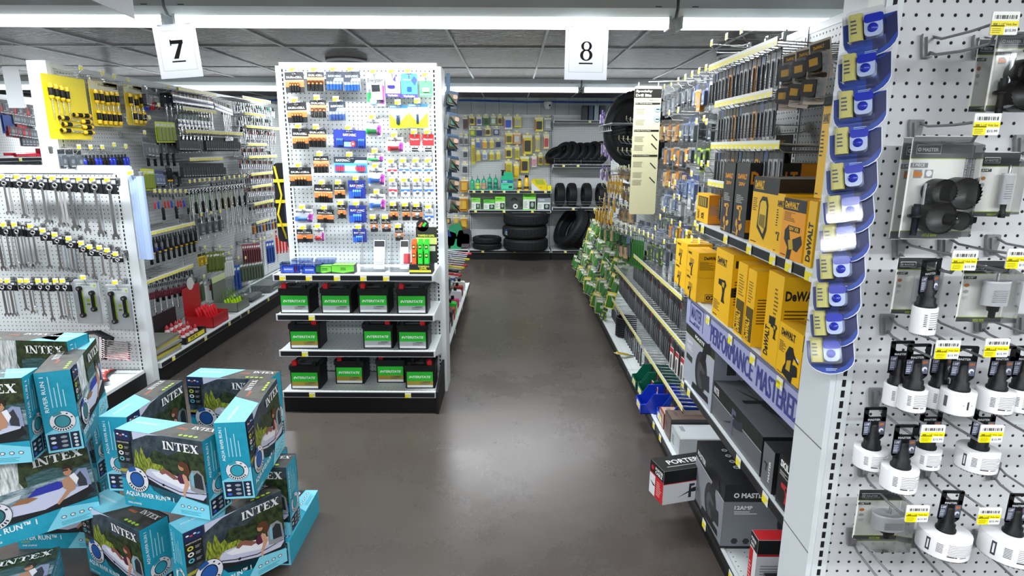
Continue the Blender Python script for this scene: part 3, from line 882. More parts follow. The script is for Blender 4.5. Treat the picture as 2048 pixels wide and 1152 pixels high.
def battery_pack(style, w, h):
    f = empty('battery_pack')
    b = None
    if style in ('dura', 'duraw', 'duras', 'durac'):
        b = card_base(w, h, k='#17181b')
        b.fr(0, h * .28, w, h * .62, '#d97a3c', 1); b.fr(0, h * .55, w, h * .62, '#f0b890', 2)
        b.ft('DURACELL', w * .08, h * .70, w * .84, h * .10, '#f2f2f2', 3, .03)
        if style in ('dura', 'duraw'): b.ft('POWER BOOST', w * .28, h * .57, w * .45, h * .035, '#7a3a1c', 3)
        b.obj('card', f)
        b = MB()
        if style == 'dura': battery_row(b, 4, w * .55, -h * .93, h * .42, ('black_plastic', 'copper'), .010)
        elif style == 'duraw': battery_row(b, 2, w * .22, -h * .9, h * .42, ('black_plastic', 'copper'), .010)
        elif style == 'duras': battery_row(b, 1, w * .42, -h * .86, h * .38, ('black_plastic', 'copper'), .012)
        else: b.lathe([(w * .27, 0), (w * .25, -.003), (0, -.003)], 'steel', 16, (0, -.003, -h * .62), 'y')
        b.obj('battery', f)
    elif style == 'dura2':
        b = MB(); b.rbox(-w / 2, -.0015, -h, w / 2, 0, 0, '#d9dadb', .004, 2); b.frame((-w / 2, -.0015, -h), (1, 0, 0), (0, 0, 1))
        b.fr(0, h * .42, w, h, '#1b1c1f', 1); b.fr(0, h * .42, w, h * .74, '#e39a68', 2); b.ft('DURACELL', w * .08, h * .79, w * .84, h * .10, '#f2f2f2', 3, .03); b.obj('card', f)
        b = MB(); battery_row(b, 4, w * .95, -h * .97, h * .52, ('black_plastic', 'copper'), .014); b.obj('batteries', f)
        blister(w, h, -w / 2 + .002, -h + .001, w / 2 - .002, -h * .4, .028).obj('blister', f)
    elif style == 'ray2':
        b = MB(); b.rbox(-w / 2, -.0015, -h, w / 2, 0, 0, '#c9d2dc', .004, 2); b.frame((-w / 2, -.0015, -h), (1, 0, 0), (0, 0, 1))
        b.fr(0, h * .52, w, h, '#24303f', 1); b.fp([(w * .4, h * .52), (w, h * .52), (w, h * .68), (w * .5, h * .68)], '#a8d4ee', 2); b.ft('RAYOVAC', w * .12, h * .72, w * .76, h * .11, '#f4f4f8', 3, .03); b.obj('card', f)
        b = MB(); battery_row(b, 5, w * .92, -h * .95, h * .44, ('#2464c8!', '#d8e2ee!'), .014); b.obj('batteries', f)
        blister(w, h, -w / 2 + .002, -h + .001, w / 2 - .002, -h * .48, .028).obj('blister', f)
    elif style == 'ray':
        b = card_base(w, h, k='#1f2f8c'); b.fr(0, 0, w * .3, h * .4, '#2f5fc4', 1); b.ft('RAYOVAC', w * .1, h * .64, w * .8, h * .13, '#f4f4f8', 3, .03); b.fe(w * .47, h * .70, w * .05, w * .05, '#d23a30', 4, 10)
        b.flines(w * .45, h * .56, w * .42, h * .05, 1, '#c8d0f0', 3); b.obj('card', f)
        b = MB(); battery_row(b, 4, w * .5, -h * .88, h * .38, ('#2e62c8!', '#5a9ae4!'), .010); b.obj('batteries', f)
    elif style == 'raybig':
        b = card_base(w, h, k='#20308c'); b.ft('RAYOVAC', w * .30, h * .66, w * .40, h * .14, '#f4f4f8', 3, .03); b.fe(w * .47, h * .73, w * .022, w * .022, '#d23a30', 4, 10)
        b.fr(w * .2, h * .06, w * .84, h * .42, '#16235f', 2); b.fr(w * .32, h * .08, w * .55, h * .34, '#7ea0e0', 3); b.fe(w * .6, h * .24, w * .07, h * .16, '#d8383a', 4); b.ft('24', w * .565, h * .18, w * .07, h * .12, '#f5dfc0', 5, .02); b.obj('card', f)
        b = MB()
        for s_ in (-.30, .37): b.M = Matrix.Translation((w * s_, 0, 0)); battery_row(b, 4, w * .2, -h * .86, h * .4, ('#2448a0!', '#3a66c4!'), .010)
        b.obj('batteries', f)
    elif style == 'raylong':
        b = card_base(w, h, k='#4aa6d8'); b.fr(0, h * .62, w, h, '#28303c', 1); b.ft('RAYOVAC', w * .06, h * .70, w * .42, h * .15, '#f4f4f8', 3, .03); b.fp([(w * .6, h * .62), (w, h * .62), (w, h * .8), (w * .66, h * .8)], '#a8dcf4', 2); b.fr(w * .32, h * .12, w * .66, h * .44, '#e4eaf4', 3); b.fe(w * .68, h * .3, w * .05, h * .15, '#e85a48', 4); b.obj('card', f)
        b = MB()
        for s_ in (-.32, .32): b.M = Matrix.Translation((w * s_, 0, 0)); battery_row(b, 5, w * .28, -h * .88, h * .44, ('#c8405a!', '#3050b0!'), .010)
        b.obj('batteries', f)
    elif style in ('eng', 'enb', 'enr', 'enw', 'enbig'):
        c = {'eng': '#2fae5a', 'enb': '#3a72d0', 'enr': '#d22c38', 'enw': '#4a86e0', 'enbig': '#2fae5a'}[style]
        b = card_base(w, h, k='#cdd0d6'); b.ft('Energizer', w * .06, h * .72, w * .88, h * .15, '#1c1c20', 3, .025, .2)
        b.fp([(w * .68, h * .1), (w * .95, h * .06), (w, h * .62), (w * .8, h * .7), (w * .7, h * .45)], '#c04aa8', 2); b.fe(w * .84, h * .48, w * .09, w * .10, '#8c3a9c', 3, 10); b.fe(w * .86, h * .16, w * .1, w * .08, '#5a3a78', 3, 10)
        b.fr(0, h * .14, w * .3, h * .44, c, 3); b.obj('card', f)
        b = MB()
        if style == 'enbig':
            b.box(-w * .2, -.03, -h * .8, w * .38, -.004, -h * .30, '#f0f2f2!'); b.box(-w * .16, -.0305, -h * .56, w * .3, -.0301, -h * .34, '#23262a!'); b.lathe([(w * .18, 0), (w * .2, -.01), (w * .1, -.012)], '#9ad0e0!', 14, (-w * .1, -.03, -h * .85), 'y')
        else: b.lathe([(h * .12, 0), (h * .12, w * .5)], c + '!', 12, (-w * .28, -.012, -h * .70), 'x'); b.lathe([(h * .08, 0), (h * .08, w * .06)], 'chrome', 10, (w * .22, -.012, -h * .70), 'x')
        b.obj('battery', f)
        blister(w, h, -w * .4, -h * .9, w * .35, -h * .45, .026 if style != 'enbig' else .034).obj('blister', f)
    elif style in ('coinr', 'coinb'):
        b = card_base(w, h, k='#cdd0d6'); b.fr(0, h * .34, w, h * .5, '#d23040' if style == 'coinr' else '#3a6cc0', 2); b.ft('Energizer', w * .1, h * .68, w * .8, h * .09, '#202024', 3, .02, .2); b.obj('card', f)
        b = MB(); b.lathe([(w * .2, 0), (w * .19, -.003), (0, -.0032)], 'steel', 14, (0, -.003, -h * .72), 'y'); b.obj('battery', f)
    return f


def card_product(name, w, h, base, art, blob=None, bl=None, texts=()):
    """generic carded product. art: rects (x0,y0,x1,y1,colour) and texts in 0..1 card units; blob: list of (kind, x, y, w, h, d, colour)"""
    f = empty(name)
    b = card_base(w, h, k=base)
    for i, a in enumerate(art):
        if len(a) == 5: b.fr(a[0] * w, a[1] * h, a[2] * w, a[3] * h, a[4], 1 + i)
        else: b.fp([(p * w, q * h) for p, q in a[0]], a[1], 1 + i)
    for t in texts: b.ft(t[0], t[1] * w, t[2] * h, t[3] * w, t[4] * h, t[5], 9, .02, 0, *(t[6:7]))
    b.obj('card', f)
    if blob:
        b = MB()
        for kd, x, y, a, c, d, k in blob:
            X = (x - .5) * w; Z = (y - 1) * h
            if kd == 'b': b.rbox(X - a * w / 2, -d, Z - c * h / 2, X + a * w / 2, -.002, Z + c * h / 2, k, .004, 2)
            elif kd == 'v': b.lathe([(a * w / 2 * .8, 0), (a * w / 2, c * h * .1), (a * w / 2, c * h * .9), (a * w / 2 * .8, c * h)], k, 10, (X, -d / 2 - .002, Z - c * h / 2))
            elif kd == 'h': b.lathe([(c * h / 2, 0), (c * h / 2, a * w)], k, 10, (X - a * w / 2, -d / 2 - .002, Z), 'x')
            elif kd == 'o': b.torus((X, -d / 2 - .002, Z), a * w / 2, d / 2.2, k, 18, 6, 'y')
            elif kd == 'e': b.lathe([(a * w / 2, 0), (a * w / 2 * .9, -d), (0, -d)], k, 18, (X, -.002, Z), 'y')
        b.obj('contents', f)
    if bl: blister(w, h, (bl[0] - .5) * w, (bl[1] - 1) * h, (bl[2] - .5) * w, (bl[3] - 1) * h, bl[4]).obj('blister', f)
    return f


def hang(proto_f, cx, ytop, Y, label, cat, group, hookp=None, Yb=None, tilt=0., rz=0., hz=.01, tagdx=0.):
    """hang a frontal product (made by proto_f) so its top centre is at pixel (cx, ytop) on plane Y"""
    p = atY(cx, ytop, Y)
    o = proto_f; o.location = p; o.rotation_euler = (0, tilt, rz); tag(o, label, cat, group)
    return o, p


def px_w(x0, x1, y, Y): return (atY(x1, y, Y) - atY(x0, y, Y)).x
def px_h(x, y0, y1, Y): return (atY(x, y0, Y) - atY(x, y1, Y)).z


c4 = lambda X, Yp: (540 + X / 5.236, 110 + Yp / 5.236)
c5 = lambda X, Yp: (540 + X / 4.8, 320 + Yp / 4.8)
c6 = lambda X, Yp: (540 + X / 3.6, 520 + Yp / 3.6)
LAB = {'dura': 'black and copper battery card', 'duraw': 'wide black and copper battery card', 'duras': 'small black and copper battery card', 'durac': 'small black card with one coin battery',
       'dura2': 'clear pack of copper topped batteries', 'ray2': 'clear pack of blue batteries with dark header', 'ray': 'royal blue battery card', 'raybig': 'wide royal blue battery card with red circle',
       'raylong': 'wide light blue battery card', 'eng': 'white card with green hearing size battery', 'enb': 'white and purple card with blue battery', 'enr': 'white and purple card with red battery', 'enw': 'white card with blue band',
       'enbig': 'large white card with black charger', 'coinr': 'small white card with red band', 'coinb': 'small white card with blue band'}
rows = [
    ('in the top row', c4, [('dura', 150, 180, 350, 395), ('dura2', 385, 180, 565, 385), ('ray2', 585, 175, 765, 375), ('ray2', 765, 175, 940, 385), ('enbig', 1000, 200, 1190, 540)]),
    ('in the second row', c4, [('dura', 168, 500, 380, 710), ('dura2', 420, 475, 585, 660), ('ray2', 612, 490, 790, 690)]),
    ('in the third row', c4, [('dura', 230, 770, 395, 985), ('dura2', 400, 780, 590, 970), ('raybig', 660, 785, 1005, 975), ('eng', 1000, 670, 1165, 855), ('enr', 1225, 860, 1395, 1025)]),
    ('in the fourth row', c5, [('dura', 185, 70, 390, 250), ('dura2', 415, -36, 560, 125), ('raylong', 612, -30, 930, 125), ('eng', 935, -66, 1090, 20), ('coinr', 1125, 30, 1215, 150), ('coinb', 1240, 25, 1330, 145), ('coinb', 1360, 25, 1450, 150), ('coinb', 1480, 25, 1565, 150)]),
    ('in the fifth row', c5, [('dura', 425, 235, 595, 410), ('duras', 615, 235, 715, 370), ('ray', 750, 195, 910, 370), ('enb', 940, 75, 1100, 250), ('coinr', 1140, 210, 1220, 350), ('coinb', 1255, 210, 1340, 350), ('coinb', 1370, 210, 1455, 350), ('coinb', 1480, 210, 1565, 350)]),
    ('in the sixth row', c5, [('enw', 235, 470, 410, 605), ('duraw', 450, 475, 610, 605), ('duras', 650, 430, 725, 560), ('ray', 755, 435, 920, 600), ('enb', 955, 325, 1105, 485), ('duras', 1150, 440, 1225, 580), ('duras', 1265, 445, 1340, 580), ('durac', 1365, 450, 1460, 580), ('coinb', 1485, 465, 1570, 600)]),
    ('in the bottom row', c5, [('duraw', 255, 665, 405, 790), ('enr', 425, 650, 515, 790), ('ray', 790, 660, 925, 790), ('durac', 960, 565, 1030, 690), ('durac', 1070, 565, 1155, 690), ('durac', 1200, 650, 1275, 775)]),
]
PY = YM - .085
for rn, cf, items in rows:
    for st, x0, y0, x1, y1 in items:
        (a, b_), (c, d) = cf(x0, y0), cf(x1, y1)
        o = battery_pack(st, px_w(a, c, b_, PY), px_h(a, b_, d, PY))
        o, p = hang(o, (a + c) / 2, b_, PY, LAB[st] + ' ' + rn, 'battery pack', 'battery packs on the end display')
        o.rotation_euler = (0, random.uniform(-.03, .03), random.uniform(-.08, .12))
        HF((p.x, YM, p.z - .004), 0, 'wire peg hook with yellow tag on the battery display', 'peg hook', None, 'from the top left')
# usb and phone cards, lime key battery cards, red reader cards
def special(name, cf, box, lab, cat, **kw):
    x0, y0, x1, y1 = box; (a, b_), (c, d) = cf(x0, y0), cf(x1, y1)
    w_, h_ = px_w(a, c, b_, PY), px_h(a, b_, d, PY)
    o = card_product(name, w_, h_, **kw); o, p = hang(o, (a + c) / 2, b_, PY, lab, cat, None)
    HF((p.x, YM, p.z - .004), 0, 'wire peg hook with yellow tag on the battery display', 'peg hook', None, 'from the top left'); return o
special('usb_drive_pack', c4, (1205, 200, 1360, 440), 'white and purple card with a purple memory stick', 'card pack', base='#dfe0f0', art=[(0, 0, 1, .16, '#4a28b0'), ([(.5, .75), (.75, 1), (1, .75), (.78, .6)], '#3a2ca8'), (.7, .2, 1, .9, '#c9bfe8')], blob=[('b', .4, .45, .5, .13, .01, '#2c2480!')], texts=[('Verbatim', .12, .03, .7, .09, '#f0f0f8')])
special('memory_card_pack', c4, (1370, 195, 1540, 450), 'bright blue card with a memory card', 'card pack', base='#3f97e4', art=[(0, 0, 1, .16, '#4038b8'), ([(.6, .72), (.8, .9), (1, .75), (.85, .5)], '#2a4cb8')], blob=[('b', .5, .36, .28, .2, .004, '#1c4fa8!')], texts=[('Verbatim', .12, .03, .7, .09, '#f0f0f8'), ('Premium', .12, .72, .5, .07, '#bfe0fa')])
special('adapter_pack', c4, (1565, 235, 1700, 435), 'green card with a white adapter', 'card pack', base='#52d06e', art=[(0, .82, 1, 1, '#c8f0d0'), (.06, .1, .94, .14, '#a8e8b8')], blob=[('b', .5, .34, .55, .2, .014, '#f0f4f2!')])
for i, bx in enumerate(((1248, 525, 1440, 765), (1445, 510, 1650, 760))):
    special('key_battery_pack', c4, bx, 'lime and white card with one battery', 'card pack', base='#c4dc1e', art=[([(0, .65), (0, 1), (1, 1), (1, .65), (.5, .2)], '#d4dde2'), (0, .86, 1, 1, '#2a6a92')], blob=[('v', .48, .36, .22 if i == 0 else .14, .42, .018, '#26384a!')], texts=[('ENERGY', .06, .90, .4, .06, '#cfe4f0')])
for i, bx in enumerate(((1460, 830, 1570, 950), (1595, 830, 1715, 950))):
    special('light_pack', c4, bx, 'red card over a small black cell pack', 'card pack', base='#d8262c', art=[(0, .8, 1, 1, '#b01c24')], blob=[('b', .5, -.25, .6, .12, .012, 'black_plastic'), ('b', .5, -.45, .6, .12, .012, 'black_plastic')], texts=[('Rayovac', .1, .45, .8, .2, '#f4d8d8')])

# car batteries: four rows of white shelves
def car_battery(gold, redleft, clamp=False):
    f = empty('car_battery'); w, d, h = .186, .17, .152
    b = MB(); b.rbox(.004, .004, 0, w - .004, d - .004, h * .82, 'black_plastic', .01, 2, 'z'); b.rbox(0, 0, h * .80, w, d, h * .97, 'black_plastic', .008, 2, 'z')
    b.box(.04, -.004, h * .80, w - .04, 0, h * .88, 'black_plastic'); b.obj('case', f)
    b = MB(); b.rbox(.03, .035, h * .97, w - .03, d - .03, h * 1.01, '#3a3b3d', .01, 2, 'z'); b.box(.05, .05, h, .08, .09, h * 1.03, 'black_matte'); b.obj('cap_strip', f)
    rx = .018 if redleft else w - .05
    b = MB(); b.rbox(rx, .008, h * .97, rx + .03, .036, h * 1.13, '#c81c22!', .005, 2, 'z'); b.cyl((rx + .015, .022, h * 1.13), .008, .006, '#c81c22!', 10); b.obj('terminal_cap', f)
    rx = w - .05 if redleft else .018
    b = MB(); b.rbox(rx, .008, h * .97, rx + .026, .034, h * 1.1, 'black_plastic', .005, 2, 'z'); b.obj('terminal_cap', f)
    b = MB(); b.frame((.014, .0035, .006), (1, 0, 0), (0, 0, 1)); W, H = w - .03, h * .66
    b.fr(0, 0, W, H, '#c8ccd0', 1); b.fr(0, H * .42, W, H, '#1fc02a', 2); b.ft('INTERSTATE', W * .08, H * .60, W * .84, H * .15, '#f2fff2', 3, .035, .25)
    b.fr(0, H * .16, W, H * .42, '#a89030' if gold else '#aeb3b8', 2); b.flines(W * .5, H * .18, W * .45, H * .18, 3, '#5a5a4c', 3)
    b.flines(W * .62, H * .33, W * .3, H * .06, 1, '#303030', 4)
    b.fr(W * .02, H * .03, W * .98, H * .14, '#f2f2f2', 3); b.obj('label', f)
    if clamp:
        b = MB()
        for xx in (.06, .12): b.tube([(xx, .03, h), (xx, .03, h + .05), (xx + .03, .03, h + .05)], .005, 'black_matte')
        b.obj('carry_handle', f)
    return f
CB = {k: Proto(car_battery(*k)) for k in ((False, True), (False, False), (True, False), (True, True), (True, False, True))}
for zs, row, lst in ((.613, 'top', [((False, True), 60, 3.43), ((False, True), 358, 3.43), ((False, True), 628, 3.44), ((False, True), 905, 3.43)]),
                     (.393, 'middle', [((True, False), 110, 3.44), ((False, False), 648, 3.45), ((False, False), 903, 3.44)]),
                     (.137, 'bottom', [((True, True), 92, 3.44), ((True, True), 428, 3.53), ((True, True), 735, 3.55), ((True, False, True), 948, 3.46)])):
    for k, x, y in lst:
        p = atY(*c6(x, 300), y); o = CB[k]((p.x, y, zs + .001), random.uniform(-.02, .02), 'black car battery with green label on the %s battery shelf' % row, 'car battery', 'car batteries on the end display')

# counter shelf
zs = .849
def on(cf, x0, x1, Y): a = atY(*cf(x0, 1000), Y); c = atY(*cf(x1, 1000), Y); return a.x, c.x
def tub():
    f = empty('battery_tub'); b = MB(); b.rbox(0, 0, 0, .11, .07, .05, 'clear_blue', .01, 2, 'z'); b.rbox(-.003, -.003, .05, .113, .073, .058, 'clear_blue', .012, 2, 'z'); b.obj('tub', f)
    b = MB()
    for i in range(7): b.lathe([(.0065, 0), (.0065, .038)], ('#2c56c0!', '#c04a60!')[i % 3 == 2], 8, (.012 + i * .0145, .02, .004))
    for i in range(7): b.lathe([(.0065, 0), (.0065, .038)], '#4a76d8!', 8, (.012 + i * .0145, .048, .004))
    b.obj('batteries', f); b = MB(); b.frame((.02, -.0005, .008), (1, 0, 0), (0, 0, 1)).fr(0, 0, .06, .032, '#2a50c0', 1).ft('RAYOVAC', .006, .012, .048, .009, '#f0f0ff', 2); b.obj('label', f); return f
TB = Proto(tub())
for x, y, rz in ((-1.335, 3.44, .05), (-1.21, 3.43, -.03), (-1.31, 3.56, 0), (-1.17, 3.57, .1), (-1.14, 3.47, .2)): TB((x, y, zs), rz, 'clear blue tub of batteries on the counter shelf', 'battery tub', 'battery tubs on the counter shelf')
for i, (x0, x1, hh) in enumerate(((437, 583, .045), (588, 803, .05))):
    a, c = on(c5, x0, x1, 3.44); w_ = c - a
    f = empty('green_carton', (a, 3.44, zs)); b = MB(); b.box(0, 0, 0, w_, .07, hh, '#20261e'); b.obj('carton', f)
    b = MB(); b.frame((0, -.0002, 0), (1, 0, 0), (0, 0, 1)); b.fp([(0, hh * .25), (w_ * .5, hh * .1), (w_, hh * .3), (w_, hh * .95), (0, hh * .95)], '#6cc63a', 1); b.flines(w_ * .4, hh * .4, w_ * .4, hh * .35, 2, '#1c3a14', 2); b.frame((0, 0, hh + .0002), (1, 0, 0), (0, 1, 0)).fr(.002, .002, w_ - .002, .068, '#7ac850', 1); b.obj('printed_front', f)
    tag(f, ('small', 'larger')[i] + ' green and black carton on the counter shelf', 'carton')
for i, (x0, x1) in enumerate(((862, 1100), (1150, 1325))):
    a, c = on(c5, x0, x1, 3.5); w_ = c - a
    f = empty('brochure_holder', (a, 3.5, zs)); b = MB()
    b.box(0, 0, 0, w_, .09, .003, 'clear'); b.box(0, .087, 0, w_, .09, .21, 'clear'); b.prism([(0, 0), (0, .06), (.09, .21), (.09, 0)], 'x', 0, .002, 'clear'); b.prism([(0, 0), (0, .06), (.09, .21), (.09, 0)], 'x', w_ - .002, w_, 'clear'); b.box(0, 0, 0, w_, .002, .06, 'clear'); b.obj('holder', f)
    b = MB(); b.M = Matrix.Rotation(-.25, 4, 'X'); b.box(w_ * .5, .03, .02, w_ * .95, .045, .19, '#eef0f4'); b.frame((w_ * .5, .0298, .02), (1, 0, 0), (0, 0, 1)); b.fr(.002, .13, w_ * .43, .165, '#26282c' if i == 0 else '#30302f', 1); b.flines(.006, .02, w_ * .38, .09, 7, '#b8bcc8', 1)
    if i: b.fr(.02, .03, .06, .09, '#c8404a', 2)
    b.obj('leaflets', f); tag(f, ('left', 'right')[i] + ' clear holder with leaflets on the counter shelf', 'holder')
# torpedo level display
a, c = on(c5, 1335, 1555, 3.44); w_ = c - a
f = empty('level_display', (a, 3.44, zs))
b = MB(); b.box(0, 0, 0, w_, .11, .055, '#17181a'); b.frame((0, -.0002, 0), (1, 0, 0), (0, 0, 1)); b.fr(0, .012, w_ * .95, .024, '#e6e22c', 1); b.ft('TORPEDO', w_ * .38, .040, w_ * .5, .01, '#e8e04c', 2, .03); b.ft('LEVEL', w_ * .46, .028, w_ * .32, .01, '#e8e04c', 2, .03)
b.box(.03, .09, .05, w_ + .02, .1, .26, '#2a2d28'); b.frame((.03, .0898, .05), (1, 0, 0), (0, 0, 1)).fr(0, .11, w_ - .01, .15, '#cfe07c', 1).ft('TORPEDO LEVEL', .01, .155, w_ * .75, .012, '#e8e04c', 2, .03).fr(.01, .07, w_ - .02, .10, '#d8dcc8', 2)
b.lathe([(.036, 0), (.036, .006)], '#1c1d1e', 24, (.07, .09, .27), 'y'); b.frame((.045, .0895, .255), (1, 0, 0), (0, 0, 1)).fp([(.0, .01), (.02, .035), (.028, .03), (.012, .004)], '#e86a30', 3).fp([(.022, .015), (.04, .035), (.05, .028), (.034, .006)], '#38d040', 3)
b.obj('printed_tray', f); tag(f, 'black and yellow counter display tray for torpedo levels', 'display')
for i in range(6):
    cc = '#f06a30!' if i in (0, 3) else '#2fd83c!'
    f = empty('torpedo_level'); b = MB(); b.rbox(0, 0, 0, .026, .018, .17, cc, .004, 2, 'z'); b.obj('body', f)
    b = MB()
    for z in (.03, .09, .14): b.box(.005, -.0006, z - .012, .021, .0, z + .012, '#14301a' if i not in (0, 3) else '#70240c'); b.lathe([(.006, 0), (.006, -.0012)], '#d8f080!', 10, (.013, -.0004, z), 'y')
    b.obj('vial', f); f.location = (a + .012 + (i % 3) * .036, 3.455 + (i // 3) * .035, zs + .015 + (i // 3) * .01); f.rotation_euler = (-.08, 0, 0)
    tag(f, ('orange' if i in (0, 3) else 'bright green') + ' torpedo level standing in the counter display', 'level')
# ---------------------------------------------------------------- near panel: hooks and hole saws
HB = [(1851, 93), (1953, 95), (1825, 262), (2035, 292), (1793, 493), (1886, 490), (1978, 489), (1768, 646), (1852, 643), (1958, 642), (2037, 646), (1746, 792), (1847, 792), (1960, 792), (2050, 792),
      (1723, 932), (1847, 936), (1981, 938), (1701, 1070), (1826, 1074), (1955, 1072), (2060, 1074)]
for x, y in HB:
    p = atY(x, y, YR); HN((p.x, YR - .004, p.z), 0, 'long grey peg hook with price tag on the near panel', 'peg hook', None, 'from the top left')


def c8(x, y): return 1640 + x / 1.713, 480 + y / 1.713


def hole_saw(r, h, logo=False):
    """black arbor card holding a white cup, teeth down; origin at the hang slot"""
    f = empty('hole_saw')
    b = MB(); W, H = .046, .058
    b.rbox(-W / 2, -.002, -H, -W / 2 + .009, .001, .006, 'black_plastic', .002, 1); b.rbox(W / 2 - .009, -.002, -H, W / 2, .001, .006, 'black_plastic', .002, 1)
    b.rbox(-W / 2, -.002, .002, W / 2, .001, .008, 'black_plastic', .002, 1); b.rbox(-W / 2, -.002, -H, W / 2, .001, -.014, 'black_plastic', .002, 1)
    b.prism([(-W / 2, -.014), (-W / 2 + .014, -.014), (-W / 2, -.004)], 'y', -.002, .001, 'black_plastic')
    b.prism([(-W / 2, -H), (W / 2, -H), (W * .22, -H - .012), (-W * .22, -H - .012)], 'y', -.002, .001, 'black_plastic')
    b.frame((-W / 2, -.0021, -H), (1, 0, 0), (0, 0, 1)); b.ft('MASTER', .008, .036, .026, .0045, '#c8ccd0', 2, .03); b.fr(.001, .004, .015, .034, '#54586a', 1); b.fr(.031, .004, W - .001, .034, '#54586a', 1); b.ft('1-3/8"', .002, .026, .011, .005, '#e8e8f0', 2, .01)
    b.flines(.002, .008, .010, .015, 4, '#b8bcc8', 2); b.fp([(.033, .024), (.043, .026), (.043, .031), (.033, .031)], '#a86a44', 2); b.fe(.038, .014, .005, .005, '#d8dade', 2, 10); b.fe(.039, .012, .003, .003, '#54586a', 3, 8)
    b.obj('arbor_card', f)
    b = MB(); z = -H - .006
    b.lathe([(.006, .034), (.009, .03), (.009, .016), (.012, .013), (.012, 0), (.016, -.003), (.016, -.012), (.019, -.015), (.019, -.020)], 'black_plastic', 18, (0, .0, z)); b.obj('arbor', f)
    zt = z - .020
    b = MB(); n = 40
    b.lathe([(0, 0), (r * .985, 0), (r, -.0015), (r, -h)], '#eeeef0!', n, (0, 0, zt), 'z', False)
    v = []; fs = []
    for i in range(n):
        t0, t1 = 2 * math.pi * i / n, 2 * math.pi * (i + 1) / n; j = len(v)
        v += [(r * math.cos(t0), r * math.sin(t0), zt - h), (r * math.cos(t1), r * math.sin(t1), zt - h), (r * math.cos(t1) * .985, r * math.sin(t1) * .985, zt - h - .004)]; fs.append((j, j + 1, j + 2))
    b.add(v, fs, 'steel', False); b.lathe([(r * .96, -.004), (r * .96, -h + .001), (r, -h)], 'steel', n, (0, 0, zt), 'z', False); b.obj('cup', f)
    # label print wrapped on the cup
    b = MB(); R2 = r + .0002
    def wrap(a0, a1, z0, z1, k):
        m = max(2, int(abs(a1 - a0) / 8)); v = []; fs = []
        for i in range(m + 1):
            t = R_(a0 + (a1 - a0) * i / m); v += [(R2 * math.sin(t), -R2 * math.cos(t), zt - h + z0 * h), (R2 * math.sin(t), -R2 * math.cos(t), zt - h + z1 * h)]
        for i in range(m): fs.append((2 * i, 2 * i + 2, 2 * i + 3, 2 * i + 1))
        b.add(v, fs, k, False)
    if logo:
        v = [(R2 * math.sin(R_(a)), -R2 * math.cos(R_(a)), zt - h * q) for a, q in ((5, .30), (22, .5), (5, .72), (-12, .5))]; b.add(v, [(0, 1, 2, 3)], '#3a3c42', False)
        wrap(-75, -62, .3, .8, '#5a5c62'); wrap(60, 72, .25, .85, '#3a3c42')
    else:
        rr = random.Random(int(r * 1e5))
        for i in range(7): wrap(-26, 30 + rr.uniform(-8, 30), .30 + i * .085, .325 + i * .085, '#6c6e74')
        for i in range(7): wrap(-50, -36, .32 + i * .07, .35 + i * .07, '#26282c')
        wrap(-26, -4, .20, .26, '#26282c'); wrap(2, 20, .19, .25, '#8a8c92')
        if r > .035: wrap(-74, -64, .2, .85, '#3a3c42'); wrap(-71, -67, .3, .75, '#eeeef0')
    b.obj('label', f)
    return f
def hsaw(cx, top, cw, h, Y, lab, logo=False, rz=0.):
    p = atY(*c8(cx, top), Y); w_ = px_w(c8(cx - cw / 2, 0)[0], c8(cx + cw / 2, 0)[0], c8(0, 500)[1], Y)
    f = hole_saw(w_ / 2, h, logo); f.location = (p.x, Y, p.z - .008); f.rotation_euler = (0, random.uniform(-.03, .03), rz); tag(f, lab, 'hole saw', 'white hole saws on black cards')
    return f
hsaw(385, 65, 76, .052, 1.135, 'small white hole saw on a black card, alone in the upper rows', rz=.3)
hsaw(285, 345, 80, .043, 1.18, 'white hole saw behind the left one of the second saw row')
hsaw(342, 355, 88, .043, 1.14, 'white hole saw in front at the left of the second saw row')
hsaw(430, 355, 82, .043, 1.19, 'white hole saw behind the diamond marked one')
hsaw(503, 362, 106, .045, 1.15, 'white hole saw with grey diamond mark', True, -.1)
hsaw(634, 362, 112, .043, 1.17, 'white hole saw at the right of the second saw row')
hsaw(712, 362, 112, .043, 1.19, 'white hole saw cut by the right edge of the second saw row')
hsaw(192, 572, 108, .040, 1.19, 'white hole saw at the left end of the third saw row')
hsaw(298, 632, 118, .044, 1.13, 'white hole saw hung lowest and nearest in the third saw row')
hsaw(386, 572, 98, .040, 1.20, 'white hole saw behind a price tag in the third saw row')
hsaw(570, 572, 130, .042, 1.18, 'white hole saw at the right of the third saw row')
hsaw(458, 858, 168, .044, 1.15, 'wide white hole saw in the bottom row, left one')
hsaw(690, 868, 190, .048, 1.14, 'wide white hole saw in the bottom row cut by the edge')


